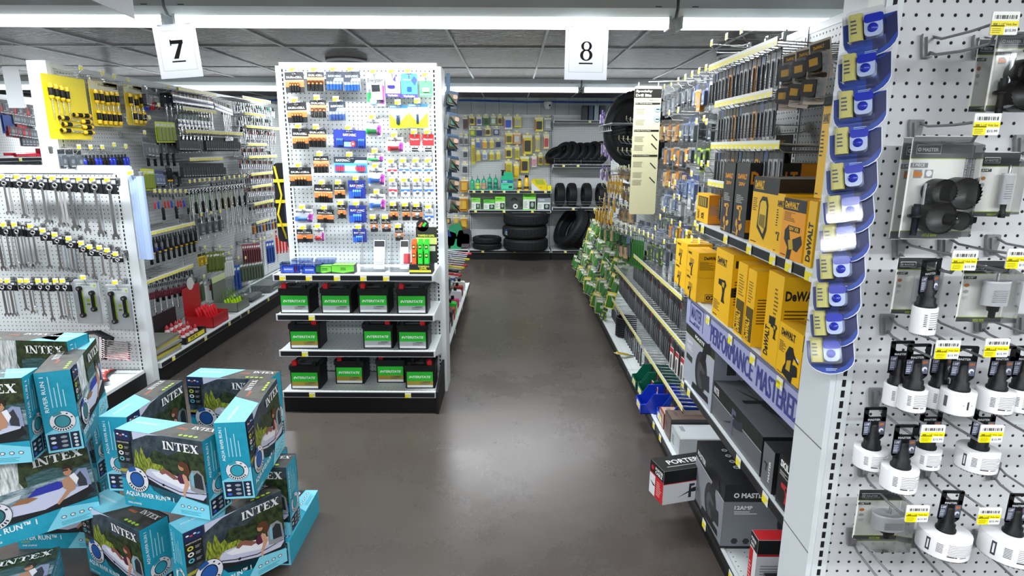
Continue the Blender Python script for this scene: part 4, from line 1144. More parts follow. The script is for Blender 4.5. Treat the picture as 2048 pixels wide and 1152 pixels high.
def blister_saw(w, h, title, cup=None, greyband=.14):
    f = empty('hole_saw_pack')
    b = MB(); b.rbox(-w / 2, -.0012, -h, w / 2, 0, 0, '#f4f3ec', .006, 3); b.frame((-w / 2, -.0012, -h), (1, 0, 0), (0, 0, 1))
    b.fr(.001, h * (1 - greyband * 1.5), w - .001, h - .001, '#6e7072' if cup is None else '#303234', 1); b.fr(.001, h * (1 - greyband * 1.5) - .0012, w - .001, h * (1 - greyband * 1.5), '#b8d42c', 2)
    b.fr(.001, .001, w - .001, h * .08, '#6e7072' if cup is None else '#46484a', 1); b.fr(.001, h * .08, w - .001, h * .08 + .0012, '#b8d42c', 2); b.ft('HOLE SAW', w * .38, h * .025, w * .24, h * .03, '#c8e03c', 2, .03)
    b.ft('MASTER', w * .18, h * (1 - greyband * 1.05), w * .26, h * .035, '#f0f0f0', 3, .03)
    x0, x1, y0, y1 = w * .08, w * .47, h * (1 - greyband * 1.2), h * (1 - greyband * .62)
    for a, c, d, e in ((x0, y0, x1, y0 + .0008), (x0, y1, x1, y1 + .0008), (x0, y0, x0 + .0008, y1), (x1, y0, x1 + .0008, y1)): b.fr(a, c, d, e, '#f0f0f0', 3)
    b.fe(w * .13, (y0 + y1) / 2, w * .03, w * .03, '#f0f0f0', 3, 12); b.fe(w * .13, (y0 + y1) / 2, w * .015, w * .015, '#6e7072', 4, 10)
    b.fr(w * .02, h * .70, w * .30, h * .745, '#8a8c8e' if cup is None else '#2c4a34', 3); b.ft(title, w * .05, h * .71, w * .2, h * .028, '#f6f6f6', 4, .02)
    if cup is None:
        b.fr(w * .09, h * .60, w * .22, h * .68, '#9a9c9e', 3); b.fp([(w * .09, h * .61), (w * .23, h * .62), (w * .23, h * .65), (w * .09, h * .67)], '#e0862c', 4)
        b.fr(w * .27, h * .60, w * .40, h * .68, '#9a9c9e', 3); b.fe(w * .335, h * .645, w * .05, h * .03, '#f2f2f2', 4, 12)
        b.fr(w * .90, h * .5, w * .985, h * .80, '#77797b', 2); b.ft('CARBON STEEL', w * .905, h * .51, w * .03, h * .28, '#f0f0f0', 3, .02, 0, 1); b.ft('HOLE SAW SET', w * .95, h * .55, w * .02, h * .2, '#d0d0d0', 3, .01, 0, 1)
    else:
        for i, k in enumerate(('#c87a3c', '#b0b2b4', '#dcdcdc')): b.fe(w * .12, h * (.60 - i * .10), w * .06, h * .03, k, 3, 8)
    b.obj('card', f)
    b = MB()
    if cup is None:
        for x, z, r in ((-.008, -.105, .024), (.036, -.108, .030), (-.006, -.155, .030), (.037, -.160, .018)):
            x *= w / .13; z *= h / .2
            b.lathe([(r, -.035), (r, -.006), (r * .96, -.002), (0, -.002)], 'black_plastic', 30, (x, 0, z), 'y', False); b.lathe([(r * .93, -.034), (r * .93, -.008), (0, -.008)], 'ring_dark', 30, (x, 0, z), 'y', False)
            for i in range(26):
                t = 6.283 * i / 26; b.add([(x + r * math.cos(t), -.035, z + r * math.sin(t)), (x + r * math.cos(t + .2), -.035, z + r * math.sin(t + .2)), (x + r * math.cos(t + .2), -.039, z + r * math.sin(t + .2))], [(0, 1, 2)], 'black_plastic', False)
        b.lathe([(.008, -.02), (.006, -.022), (0, -.022)], 'chrome', 14, (.038 * w / .13, 0, -.16 * h / .2), 'y')
        b.lathe([(.013, 0), (.013, .004), (.007, .006), (.007, .02)], 'black_plastic', 14, (-.046 * w / .13, -.014, -.155 * h / .2)); b.lathe([(.006, -.03), (.006, .03)], 'black_plastic', 10, (-.044 * w / .13, -.014, -.16 * h / .2)); b.lathe([(.003, 0), (.0035, .04)], 'steel', 8, (-.034 * w / .13, -.016, -.13 * h / .2))
    else:
        r, hh, zc_ = cup
        b.lathe([(r, 0), (r, hh)], '#c9cbce!', 26, (.008, -.012 - r * .4, zc_), sy=.6); b.lathe([(r * 1.01, hh), (r * 1.01, hh + .004)], '#e6e6ea', 26, (.008, -.012 - r * .4, zc_), 'z', False, 1, .6)
        b.lathe([(.003, hh), (.003, hh + .016), (0, hh + .02)], 'steel', 8, (.008, -.012 - r * .4, zc_)); b.lathe([(r * .45, 0), (r * .4, -.012), (.006, -.014), (.006, -.026)], 'black_plastic', 12, (.008, -.012 - r * .4, zc_))
        for i in range(7): b.box(.008 - r * .6, -.0125 - r * 1.0, zc_ + hh * (.2 + i * .08), .008 + r * .5, -.0122 - r * 1.0, zc_ + hh * (.22 + i * .08), '#8a8c90')
    b.obj('contents', f)
    blister(w, h, -w / 2 + .003, -h + .004, w / 2 - .003, -.01 if cup is None else -.012, .042 if cup is None else .012 + (cup[0] * 1.5)).obj('blister', f)
    return f
def bsaw(x0, y0, x1, y1, Y, title, cup, lab, rz=0., tilt=0.):
    w_ = px_w(x0, x1, y0, Y); h_ = px_h(x0, y0, y1, Y); f = blister_saw(w_, h_, title, cup); f.location = atY((x0 + x1) / 2, y0, Y); f.rotation_euler = (0, tilt, rz); tag(f, lab, 'hole saw pack', 'hole saws in clear packs')
bsaw(1806, 275, 1933, 479, 1.235, '5 PIECE', None, 'clear hole saw set pack behind the front one', 0)
bsaw(1826, 272, 1951, 478, 1.19, '5 PIECE', None, 'clear pack of four black hole saws hung in front')
bsaw(1965, 304, 2043, 434, 1.20, '3/4"', (.012, .055, -.098), 'clear pack with a slim silver hole saw')
bsaw(1958, 78, 2025, 225, 1.22, '2-1/8"', (.02, .05, -.10), 'clear hole saw pack at the top behind the cut off one')
bsaw(1995, 62, 2110, 225, 1.16, '2-1/8"', None, 'clear hole saw pack at the top cut by the right edge')
bsaw(1796, 514, 1874, 628, 1.20, '1-3/8"', (.019, .045, -.085), 'clear pack with silver hole saw behind the small white saw')
bsaw(1930, 520, 2024, 644, 1.18, '1-3/8"', (.025, .045, -.085), 'clear pack with silver hole saw in the upper right rows')
bsaw(1718, 978, 1808, 1078, 1.20, '3"', (.036, .032, -.075), 'clear pack with wide silver hole saw at the lower left')
o = MB().rbox(-.02, -.004, -.14, .02, 0, 0, 'black_matte', .003, 2).obj('tool_card'); o.location = atY(1954, 305, 1.24); tag(o, 'black card between the two upper hole saw packs', 'card pack')

# ---------------------------------------------------------------- clip strip of blue packs
CX, CY = .705, 1.262
f = empty('clip_strip', (CX - .012, CY + .0, 0), R_(-28))
b = MB(); b.box(-.012, .001, 1.13, .012, .0018, 1.93, '#d8dcd8'); b.obj('strip', f); b = MB(); b.box(-.05, -.002, 1.855, .05, .0, 1.925, '#e8eaec'); b.frame((-.05, -.0022, 1.855), (1, 0, 0), (0, 0, 1)).fp([(0, .0), (.1, 0), (.1, .05), (0, .02)], '#1c3c8c', 1).ft('INTENSIVE', .006, .052, .045, .007, '#4a4c58', 2, .02).ft('LABIAL CARE', .006, .042, .04, .006, '#4a4c58', 2, .02).ft('Deep Restore Labial', .02, .018, .07, .008, '#e8ecf8', 3, .02).ft('Lip-Protecting Jelly', .02, .008, .06, .008, '#e8ecf8', 3, .02); b.obj('header', f)
tag(f, 'hanging clip strip on the left edge of the near panel', 'clip strip')
f = empty('lip_balm_pack')
b = MB(); W = .092; pts = [(-W / 2, 0), (W / 2, 0), (W / 2, -.055)] + [(W / 2 * math.cos(R_(a)), -.055 + .034 * math.sin(R_(a))) for a in range(-10, -180, -17)] + [(-W / 2, -.055)]
b.prism(pts[::-1], 'y', -.0012, 0, '#e4e6ec'); b.frame((0, -.0012, 0), (1, 0, 0), (0, 0, 1)); b.fp([(p * .97, q * .985 if q < 0 else q) for p, q in [(-W / 2, -.018), (W / 2, -.012)]] [::1] + [(p * .97, q * .985) for p, q in pts[2:]], '#1a3f9c', 1)
b.fp([(W * .1, -.03), (W * .48, -.012), (W * .48, -.05), (W * .3, -.07), (W * .02, -.085)], '#141f54', 2); b.flines(-.01, -.082, .03, .006, 2, '#a8c0f0', 3); b.obj('card', f)
b = MB(); b.rbox(-.034, -.026, -.062, -.010, -.003, -.010, '#c4bc6c', .006, 3, 'z'); b.frame((-.034, -.0262, -.062), (1, 0, 0), (0, 0, 1)).flines(.004, .012, .014, .03, 4, '#4a4a58', 1); b.rbox(-.008, -.028, -.060, .022, -.003, -.020, '#b9c6e6!', .010, 4, 'y'); b.rbox(-.008, -.030, -.034, .024, -.003, -.018, '#2434b4!', .006, 3, 'y'); b.lathe([(.009, 0), (.008, -.004), (0, -.005)], '#2434b4!', 14, (.006, -.0275, -.044), 'y'); b.obj('contents', f)
v = MB(); v.rbox(-.037, -.033, -.066, .027, -.002, -.007, 'clear', .008, 3); v.obj('blister', f)
LPk = Proto(f)
ys = [52, 128, 200, 270, 338, 400, 456, 512, 568, 622, 674]
for i, y in enumerate(ys):
    p = atX(1735 - (y) * .122, y - 8, .69)
    LPk((CX - .028, CY - .012, p.z + .012), (-.22, -.16 + random.uniform(-.05, .05), R_(-34) + random.uniform(-.08, .08)), 'blue and white lip balm pack on the hanging clip strip', 'card pack', 'lip balm packs on the clip strip', 'from the top')

# ---------------------------------------------------------------- boxes on the right shelves
def carton(name, Xf, zs, fl, nb, nt, xr, front, side, top='#e8b020', base='#e6a21c', lab='', cat='box', dep=None, yfar=None, hh=None, group=None, chamf=0.):
    """box whose printed front faces the aisle (-X). fl: pixel of far bottom front corner, nb / nt: near bottom / near top front corner, xr: pixel x of the far side edge"""
    n_ = atX(nb[0], nb[1], Xf); Yn = n_.y; Yf = atX(fl[0], fl[1], Xf).y
    h = hh or (atX(nt[0], nt[1], Xf).z - zs)
    d = dep or (atY(xr, nb[1] - 40, Yn).x - Xf)
    w_ = Yf - Yn
    f = empty(name, (Xf, Yf, zs + .001), R_(-90))      # local x: toward the camera, local -y: to the aisle
    b = MB(); b.box(0, 0, 0, w_, d, h, base); b.obj('carton', f)
    b = MB(); b.frame((0, -.0002, 0), (1, 0, 0), (0, 0, 1)); front(b, w_, h); b.obj('printed_front', f)
    b = MB(); b.frame((w_ + .0002, 0, 0), (0, 1, 0), (0, 0, 1)); side(b, d, h); b.obj('printed_side', f)
    b = MB(); b.frame((0, 0, h + .0002), (1, 0, 0), (0, 1, 0)); b.fr(.001, .001, w_ - .001, d - .001, top, 1); b.fr(.001, d / 2 - .001, w_ - .001, d / 2 + .001, '#8a6a20' if top[1] == 'e' else '#0c0c0c', 2); b.obj('printed_top', f)
    tag(f, lab, cat, group); return f, w_, d, h
YE = '#efb90e'; BK = '#191a1c'


def tool_blob(b, cx, cy, s, k1, k2, lay=5, kind='saw'):
    """printed picture of a tool"""
    T = lambda pts: [(cx + p * s, cy + q * s) for p, q in pts]
    if kind == 'saw':
        b.fe(cx, cy, s * .36, s * .40, k1, lay, 24); b.fe(cx + s * .02, cy - s * .05, s * .24, s * .26, '#44484c', lay + 1, 24); b.fe(cx + s * .02, cy - s * .05, s * .08, s * .08, k1, lay + 2, 12); b.fp(T([(-.5, -.5), (.55, -.42), (.5, -.3), (-.45, -.36)]), k2, lay + 2)
        b.fp(T([(-.1, .2), (.1, .6), (.4, .7), (.5, .5), (.25, .45), (.2, .1)]), k2, lay + 2); b.fp(T([(.05, .0), (.5, .1), (.55, -.2), (.1, -.25)]), k1, lay + 3)
    elif kind == 'grinder':
        b.fp(T([(-.5, .35), (-.3, .5), (-.15, .1), (.45, .3), (.55, .1), (.3, -.15), (0, -.1), (-.1, -.5), (-.3, -.5), (-.25, -.1), (-.5, .1)]), k1, lay); b.fp(T([(-.25, .1), (.0, .15), (.1, -.1), (-.15, -.15)]), k2, lay + 1)
    elif kind == 'sander':
        b.fp(T([(-.1, .6), (.15, .62), (.3, .4), (.2, .1), (.55, .1), (.6, -.2), (.3, -.3), (.25, -.55), (-.45, -.4), (-.4, -.2), (-.25, 0), (-.3, .3)]), k1, lay); b.fp(T([(-.15, .1), (.12, .2), (.1, -.2), (-.2, -.2)]), k2, lay + 1); b.fe(cx + .42 * s, cy - .05 * s, s * .16, s * .18, k1, lay + 2); b.fp(T([(.2, .35), (.6, .2), (.6, .27), (.25, .45)]), k1, lay + 2)
    elif kind == 'light':
        b.fp(T([(-.3, .45), (-.12, .62), (.2, .62), (.34, .4), (.36, -.3), (.2, -.62), (-.36, -.3)]), k1, lay); b.fp(T([(-.22, .42), (-.1, .5), (.16, .5), (.25, .35), (.26, -.2), (.12, -.45), (-.28, -.2)]), '#e2ba2a', lay + 1); b.fp(T([(-.2, .1), (.2, .1), (.2, -.3), (-.24, -.2)]), '#7c6a14', lay + 2)
    elif kind == 'recip':
        b.fp(T([(-.9, -.28), (-.2, .05), (-.15, .12), (.0, .2), (.35, .25), (.6, .4), (.65, .1), (.3, .0), (.05, -.05), (-.15, -.02)]), k1, lay); b.fp(T([(-.22, .45), (.1, .45), (.1, .32), (-.1, .3), (-.08, -.35), (-.25, -.35)]), k2, lay + 1)
    elif kind == 'drill':
        b.fp(T([(-.5, .35), (.2, .4), (.35, .25), (.2, .1), (.15, -.3), (.3, -.45), (-.1, -.45), (-.02, -.1), (-.1, .12), (-.5, .15)]), k1, lay); b.fp(T([(-.1, .3), (.15, .3), (.12, .1), (-.1, .15)]), k2, lay + 1)


def f_dw(black=.0, title=(.08, .83, .5, .09), blob=None, lines=(.06, .45, .35, .3), bk=YE, tk=BK, extra=None):
    def g(b, w, h):
        b.fr(0, 0, w, h, bk, 1)
        if black: b.fr(0, h * (1 - black), w, h, BK, 2)
        t = title
        if t: b.ft('DeWALT', w * t[0], h * t[1], w * t[2], h * t[3], YE if black else tk, 4, .04); b.fr(w * t[0], h * t[1] - h * .014, w * (t[0] + t[2]), h * t[1] - h * .005, YE if black else tk, 4)
        if lines: b.flines(w * lines[0], h * lines[1], w * lines[2], h * lines[3], 7, tk if not black else '#5a4410', 3)
        if blob: tool_blob(b, w * blob[1], h * blob[2], min(w, h) * blob[3], BK, '#c9a21c', 5, blob[0])
        b.fr(w * .06, h * .04, w * .3, h * .055, BK, 3)
        if extra: extra(b, w, h)
    return g
def s_txt(k=YE, title=None, lines=True, black=0., stripe=None, tk=BK, extra=None):
    def g(b, w, h):
        b.fr(0, 0, w, h, k, 1)
        if black: b.fr(0, h * (1 - black), w, h, BK, 2)
        if stripe: b.fr(0, h * stripe[0], w, h * stripe[1], stripe[2], 3)
        if title: b.ft(title[0], w * title[1], h * title[2], w * title[3], h * title[4], title[5] if len(title) > 5 else tk, 4, .04, 0, title[6] if len(title) > 6 else 0)
        if lines: b.flines(w * .06, h * .3, w * .75, h * .35, 9, '#6a4c10' if k == YE else '#8a8c90', 3)
        if extra: extra(b, w, h)
    return g
def xr(b, w, h): b.ft('XR', w * .45, h * .12, w * .22, h * .25, BK, 5, .04, 0, 1); b.fr(w * .15, h * .55, w * .92, h * .92, '#3a3014', 4); b.ft('DeWALT', w * .12, h * .1, w * .18, h * .34, BK, 5, .03, 0, 1); [b.fr(w * (.25 + .15 * i), h * .58, w * (.33 + .15 * i), h * .89, '#a8901c', 5) for i in range(4)]
ZA, ZB, ZC, ZD = 1.246, .906, .521, .116
Og = '#ee9212'
carton('tool_box', .83, ZA, (1391, 444), (1415, 448), (1421, 392), 1448, lambda b, w, h: (b.fr(0, 0, w, h, YE, 1), xr(b, w, h)), s_txt(Og, None), base=YE, lab='small orange tool box at the far end of the top shelf')
tall = lambda b, w, h: (b.fr(0, 0, w, h, '#2b2c2e', 1), b.ft('DeWALT', w * .15, h * .78, w * .7, h * .07, '#e8961c', 3, .04), b.ft('20V', w * .25, h * .69, w * .5, h * .05, '#e8961c', 3, .03), b.flines(w * .15, h * .45, w * .6, h * .12, 5, '#a8a8a4', 3), tool_blob(b, w * .5, h * .33, w * .5, '#d89a28', '#2b2c2e', 3, 'drill'), tool_blob(b, w * .5, h * .12, w * .5, '#d89a28', '#2b2c2e', 3, 'grinder'), b.fr(w * .05, h * .03, w * .4, h * .04, '#c8a030', 3))
carton('tool_box', .83, ZA, (1441, 449), (1461, 457), (1478, 327), 1485, tall, s_txt('#202124', None, False), base='#26272a', top='#3a3b3d', lab='tall dark tool box, left one of the pair on the top shelf')
carton('tool_box', .83, ZA, (1464, 458), (1489, 466), (1506, 327), 1640, tall, s_txt(BK, ('DeWALT', .02, .72, .62, .17, '#e8961c'), False, 0, (.08, .25, '#e8961c'), extra=lambda b, w, h: b.fr(w * .68, h * .5, w, h, '#d88a1a', 3)), base='#1d1e20', top='#3a3b3d', lab='tall dark tool box with large orange lettering on its side')
carton('tool_box', .815, ZA, (1499, 467), (1548, 489), (1568, 360), 1640, f_dw(.22, (.08, .84, .36, .11), ('light', .48, .42, .55), (.04, .5, .22, .2)), s_txt(BK, ('20V', .25, .62, .12, .2, '#d8a020', 1), False, extra=lambda b, w, h: (b.fr(w * .5, h * .1, w, h * .85, '#d88a1a', 3), b.fp([(w * .6, h * .3), (w * .95, h * .75), (w * .98, h * .6), (w * .7, h * .25)], BK, 4))), base=BK, top='#8a877c', lab='large yellow and black box picturing a work light', dep=.25)
carton('tool_box', .812, ZA, (1547, 486), (1561, 494), (1578, 391), 1632, f_dw(0, (.1, .8, .8, .09), ('drill', .5, .3, .6)), s_txt(), base=YE, lab='thin yellow tool box behind the grinder box', dep=.2)
carton('tool_box', .808, ZA, (1559, 499), (1603, 516), (1617, 404), 1640, f_dw(.2, (.08, .85, .6, .1), ('grinder', .55, .25, .75), (.08, .62, .5, .16), bk='#ee9f1c', extra=lambda b, w, h: (b.fr(w * .3, h * .47, w * .82, h * .56, BK, 3), b.ft('20V XR', w * .34, h * .485, w * .44, h * .06, YE, 4, .03))), s_txt(), base=YE, lab='orange box picturing an angle grinder on the top shelf', dep=.22)
carton('tool_box', .806, ZA, (1607, 520), (1622, 530), (1632, 404), 1650, lambda b, w, h: (b.fr(0, 0, w, h, YE, 1), b.ft('DeWALT', w * .2, h * .08, w * .6, h * .6, BK, 4, .04, 0, 1)), s_txt(), base=YE, lab='yellow box with sideways lettering at the near end of the top shelf', dep=.2)
carton('tool_box', .83, 1.43, (1627, 400), (1650, 410), (1660, 290), 1680, f_dw(), s_txt(), base=YE, lab='yellow box stacked high beside the clip strip', dep=.2, hh=.24)
carton('tool_box', .83, 1.247, (1624, 525), (1640, 535), (1650, 410), 1680, f_dw(), s_txt(), base=YE, lab='yellow box under the high one beside the clip strip', dep=.2, hh=.18)
# middle shelf
impact = lambda t: f_dw(0, (.1, .80, .34, .09), ('drill', .45, .22, .6), (.3, .45, .45, .2))
qr = lambda b, w, h: b.fr(w * .02, h * .02, w * .98, h * .03, '#8a6414', 5)
o2 = s_txt(YE, ('02', .45, .1, .4, .18), False, extra=lambda b, w, h: (b.fr(w * .4, h * .05, w * .42, h * .33, BK, 4), b.fr(w * .4, h * .05, w, h * .07, BK, 4), b.fr(w * .4, h * .31, w, h * .33, BK, 4)))
for col_, (fl, nb) in enumerate((((1347, 583), (1368, 599)), ((1368, 605), (1390, 617)))):
    for lv in (0, 1):
        hh = .108
        carton('tool_box', .82 if col_ == 0 else .80, ZB + lv * .109, fl, nb, None or (nb[0] + 5, nb[1] - 50), 1437 if col_ else 1420, impact(0), s_txt(YE, ('DeWALT', .25, .72, .7, .14)) if lv else o2, base=YE, hh=hh,
               lab='small yellow tool box, %s one of the %s stack on the middle shelf' % (('lower', 'upper')[lv], ('far', 'near')[col_]))
carton('tool_box', .81, ZB, (1424, 622), (1457, 639), (1470, 512), 1560, f_dw(0, (.12, .80, .55, .09), ('drill', .55, .45, .55), (.06, .12, .4, .15)), s_txt(YE, ('D', .05, .82, .3, .1), True, 0, (.42, .55, BK)), base=YE, lab='tall yellow tool box with a wide black side stripe')
thin = lambda b, w, h: (b.fr(0, 0, w, h, YE, 1), b.fr(w * .1, h * .05, w * .95, h * .5, '#54440e', 3), b.flines(w * .2, h * .55, w * .6, h * .3, 8, '#8a6a14', 3), b.ft('DeWALT', w * .15, h * .06, w * .5, h * .3, YE, 4, .04, 0, 1))
haz = s_txt(YE, None, True, extra=lambda b, w, h: [b.fp([(w * .3, h * (.1 + i * .05)), (w * .36, h * (.12 + i * .05)), (w * .36, h * (.15 + i * .05)), (w * .3, h * (.13 + i * .05))], '#c03020', 4) for i in range(9)])
carton('tool_box', .81, ZB, (1468, 640), (1485, 658), (1500, 533), 1560, thin, haz, base=YE, lab='narrow yellow tool box, far one of the narrow pair')
carton('tool_box', .806, ZB, (1487, 662), (1502, 681), (1518, 546), 1600, thin, haz, base=YE, lab='narrow yellow tool box with red hazard stripes on its side')
carton('tool_box', .806, ZB, (1524, 694), (1553, 716), (1570, 555), 1650, lambda b, w, h: (b.fr(0, 0, w, h, YE, 1), b.ft('DeWALT', w * .1, h * .06, w * .3, h * .34, BK, 4, .04, 0, 1), b.flines(w * .5, h * .5, w * .3, h * .35, 8, '#7a5c14', 3), b.fr(w * .3, h * .43, w * .7, h * .52, BK, 4), tool_blob(b, w * .7, h * .38, w * .5, BK, '#c9a21c', 5, 'drill')), s_txt(YE, ('DeWALT', .05, .74, .8, .11)), base=YE, lab='wide yellow tool box behind the sander box')
carton('tool_box', .80, ZB, (1553, 722), (1598, 762), (1615, 655), 1680, f_dw(0, (.1, .78, .6, .13), ('sander', .55, .3, .6), (.06, .45, .3, .22), extra=lambda b, w, h: b.fr(w * .75, h * .45, w * .92, h * .52, '#e8ecf0', 5)), s_txt(YE, None, True, .3), base=YE, lab='yellow box picturing a palm sander', hh=.155)
carton('tool_box', .80, ZB, (1601, 768), (1640, 800), (1650, 690), 1690, f_dw(.3, (.1, .76, .7, .16), None, (.1, .15, .7, .4)), s_txt(), base=YE, lab='yellow and black tool box at the near end of the middle shelf', hh=.145, dep=.2)
# lower shelf
GR = '#9a9ea8'
carton('saw_box', .80, ZC, (1367, 741), (1422, 807), (1431, 705), 1500, lambda b, w, h: (b.fr(0, 0, w, h, '#a8acb8', 1), b.fr(0, h * .86, w, h, '#2a2c2a', 2), b.fr(0, h * .85, w, h * .86, '#a8c82c', 3), b.ft('12AMP', w * .08, h * .72, w * .2, h * .05, '#f0f0f0', 3), b.flines(w * .08, h * .6, w * .25, h * .08, 3, '#e0e0e4', 3), b.fr(w * .08, h * .42, w * .3, h * .52, '#2a3a2c', 3), tool_blob(b, w * .62, h * .45, w * .55, '#2a2c30', '#17181a', 4, 'saw'), b.ft('MASTER', w * .35, h * .9, w * .4, h * .06, '#e8e8e8', 4, .03)),
       s_txt('#7d818c', None, False, extra=lambda b, w, h: (b.fr(w * .35, h * .62, w * .6, h * .8, '#2c2e30', 3), b.fe(w * .7, h * .3, w * .25, h * .25, '#2c2e30', 3, 16), b.fe(w * .72, h * .28, w * .17, h * .17, '#777a84', 4, 16))), base='#8b8f9c', top='#2a2c2a', lab='grey circular saw box at the far end of the lower shelf', hh=.262)
lng = lambda b, w, h: (b.fr(0, 0, w, h, '#5c5e62', 1), b.fr(0, h * .62, w, h, '#17181a', 2), b.fr(0, h * .61, w, h * .625, '#c8cacc', 3), b.ft('MASTER', w * .03, h * .7, w * .12, h * .2, '#d8d8d8', 3, .03), tool_blob(b, w * .5, h * .45, h * .9, '#2c2c38', '#5a5a70', 4, 'recip'))
f, w_, d_b, h_ = carton('chain_saw_box', .805, ZC, (1424, 804), (1519, 945), (1527, 876), 1640, lng, s_txt('#1c1d1f', None, False), base='#1c1d1f', top='#55575b', lab='long black and grey tool box lying on the lower shelf', dep=.20)
b = MB(); b.frame((0, 0, h_ + .0004), (1, 0, 0), (0, 1, 0)); tool_blob(b, w_ * .5, d_b * .5, d_b * .9, '#26272b', '#17181a', 3, 'recip'); b.flines(w_ * .05, d_b * .6, w_ * .12, d_b * .25, 4, '#a8aaae', 3); b.obj('top_picture', f)
carton('tool_box', .80, ZC, (1522, 952), (1541, 994), (1551, 893), 1620, lambda b, w, h: (b.fr(0, 0, w, h, '#66686c', 1), b.ft('MASTER', w * .6, h * .2, w * .15, h * .5, '#e0e0e0', 3, .03, 0, 1), tool_blob(b, w * .35, h * .5, w * .4, '#2a2c2e', '#44464a', 3, 'drill')), s_txt('#151618', ('O MASTER', .35, .62, .6, .1, '#d8d8d8'), False, extra=lambda b, w, h: (b.ft('2.5in', w * .35, h * .45, w * .25, h * .07, '#d8d8d8', 4), b.fe(w * .45, h * .25, w * .08, w * .08, '#d8d8d8', 4, 12), b.fe(w * .45, h * .25, w * .06, w * .06, '#151618', 5, 12))), base='#1c1d1f', top='#26272a', lab='black and grey box standing near the end of the lower shelf', hh=.14)
carton('tool_box', .80, ZC, (1552, 984), (1586, 1018), (1598, 905), 1650, lambda b, w, h: (b.fr(0, 0, w, h, '#131416', 1), b.ft('SKIL', w * .1, h * .78, w * .5, h * .14, '#f0f0f0', 3, .04), b.flines(w * .1, h * .62, w * .5, h * .1, 3, '#b8b8b8', 3), tool_blob(b, w * .55, h * .35, w * .6, '#c02830', '#3a1216', 3, 'drill')), s_txt('#131416', None, False), base='#131416', top='#1c1d1f', lab='black box with red tool picture at the near end of the lower shelf', hh=.16, dep=.2)
# bottom shelf
f, w_, d_b, h_ = carton('saw_box', .775, ZD, (1387, 982), (1441, 1082), (1449, 967), 1625, lambda b, w, h: (b.fr(0, 0, w, h, '#85888e', 1), b.fr(0, h * .74, w, h, '#141517', 2), b.fr(0, h * .735, w, h * .745, '#d8dadc', 3), b.fr(0, 0, w, h * .04, '#141517', 2), b.ft('MASTER', w * .06, h * .8, w * .3, h * .09, '#d8d8d8', 3, .03), tool_blob(b, w * .6, h * .4, w * .55, '#26282c', '#17181a', 4, 'saw')),
       s_txt('#74777d', ('O MASTER', .1, .80, .36, .08, '#e0e0e0'), False, .26, (0, .04, '#141517'), extra=lambda b, w, h: (b.ft('12AMP', w * .12, h * .62, w * .2, h * .06, '#e6e6e6', 4, .03), b.flines(w * .12, h * .54, w * .3, h * .06, 2, '#d8d8d8', 4), tool_blob(b, w * .75, h * .4, h * .5, '#2c2e32', '#4a4c50', 4, 'saw'), b.fe(w * .15, h * .12, w * .04, w * .04, '#2a2c30', 4, 6), b.fe(w * .28, h * .12, w * .04, w * .04, '#2a2c30', 4, 6))), base='#141517', top='#161719', lab='large black and grey circular saw box on the bottom shelf')
b = MB(); b.frame((0, 0, h_ + .0004), (1, 0, 0), (0, 1, 0))
for i in range(4): b.fe(w_ * (.25 + .13 * i), d_b * .25, .012, .012, '#c8cacc', 3, 6); b.fe(w_ * (.25 + .13 * i), d_b * .25, .008, .008, '#5a5c5e', 4, 6)
tool_blob(b, w_ * .6, d_b * .6, d_b * .3, '#3a3c40', '#2a2b2e', 3, 'saw'); b.obj('top_picture', f)
# red and white box leaning out into the aisle
PW, PD, PH = .115, .30, .152
f = empty('tool_box')
b = MB(); b.box(0, 0, 0, PW, PD, PH, '#e8e8ea'); b.obj('carton', f)
b = MB(); b.frame((PW, .0, 0), (0, 1, 0), (0, 0, 1)); b.M = Matrix.Translation((.0002, 0, 0)); b.fr(0, 0, PD, PH, '#dfe0e4', 1); b.fr(0, PH * .62, PD, PH, '#131416', 2); b.fr(0, PH * .60, PD, PH * .62, '#c01c24', 3); tool_blob(b, PD * .46, PH * .30, PH * .52, '#20222c', '#30323c', 4, 'recip'); b.obj('printed_side', f)
b = MB(); b.frame((0, -.0002, 0), (1, 0, 0), (0, 0, 1)); b.fr(0, 0, PW, PH, '#dfe0e4', 1); b.fr(0, PH * .66, PW, PH, '#131416', 2); b.fr(PW * .42, 0, PW, PH * .62, '#c01c24', 3); b.fr(0, PH * .62, PW, PH * .66, '#c01c24', 3); b.ft('PORTER', PW * .4, PH * .82, PW * .55, PH * .09, '#f0f0f0', 4, .03); b.ft('CABLE', PW * .4, PH * .71, PW * .5, PH * .09, '#f0f0f0', 4, .03); b.fe(PW * .2, PH * .82, PW * .1, PW * .1, '#c01c24', 4, 8); b.flines(PW * .52, PH * .1, PW * .4, PH * .45, 7, '#e0a0a0', 4); b.fp([(PW * .05, PH * .4), (PW * .3, PH * .3), (PW * .5, PH * .34), (PW * .3, PH * .36)], '#20222c', 5); b.obj('printed_front', f)
b = MB(); b.frame((0, 0, PH + .0002), (1, 0, 0), (0, 1, 0)); b.fr(0, 0, PW, PD, '#131416', 1); b.M = Matrix.Translation((0, 0, 0)); b.ft('PORTER', PW * .30, PD * .16, PW * .30, PD * .50, '#f2f2f2', 3, .02, 0, 1); b.fe(PW * .5, PD * .80, PW * .1, PW * .1, '#c01c24', 3, 10); b.fr(PW * .72, PD * .1, PW * .76, PD * .7, '#b8b8b8', 3); b.obj('printed_top', f)
f.location = (.597, 2.38, ZD + .001); f.rotation_euler = (0, 0, R_(-74.5)); tag(f, 'red, white and black saw box jutting out over the aisle', 'box')
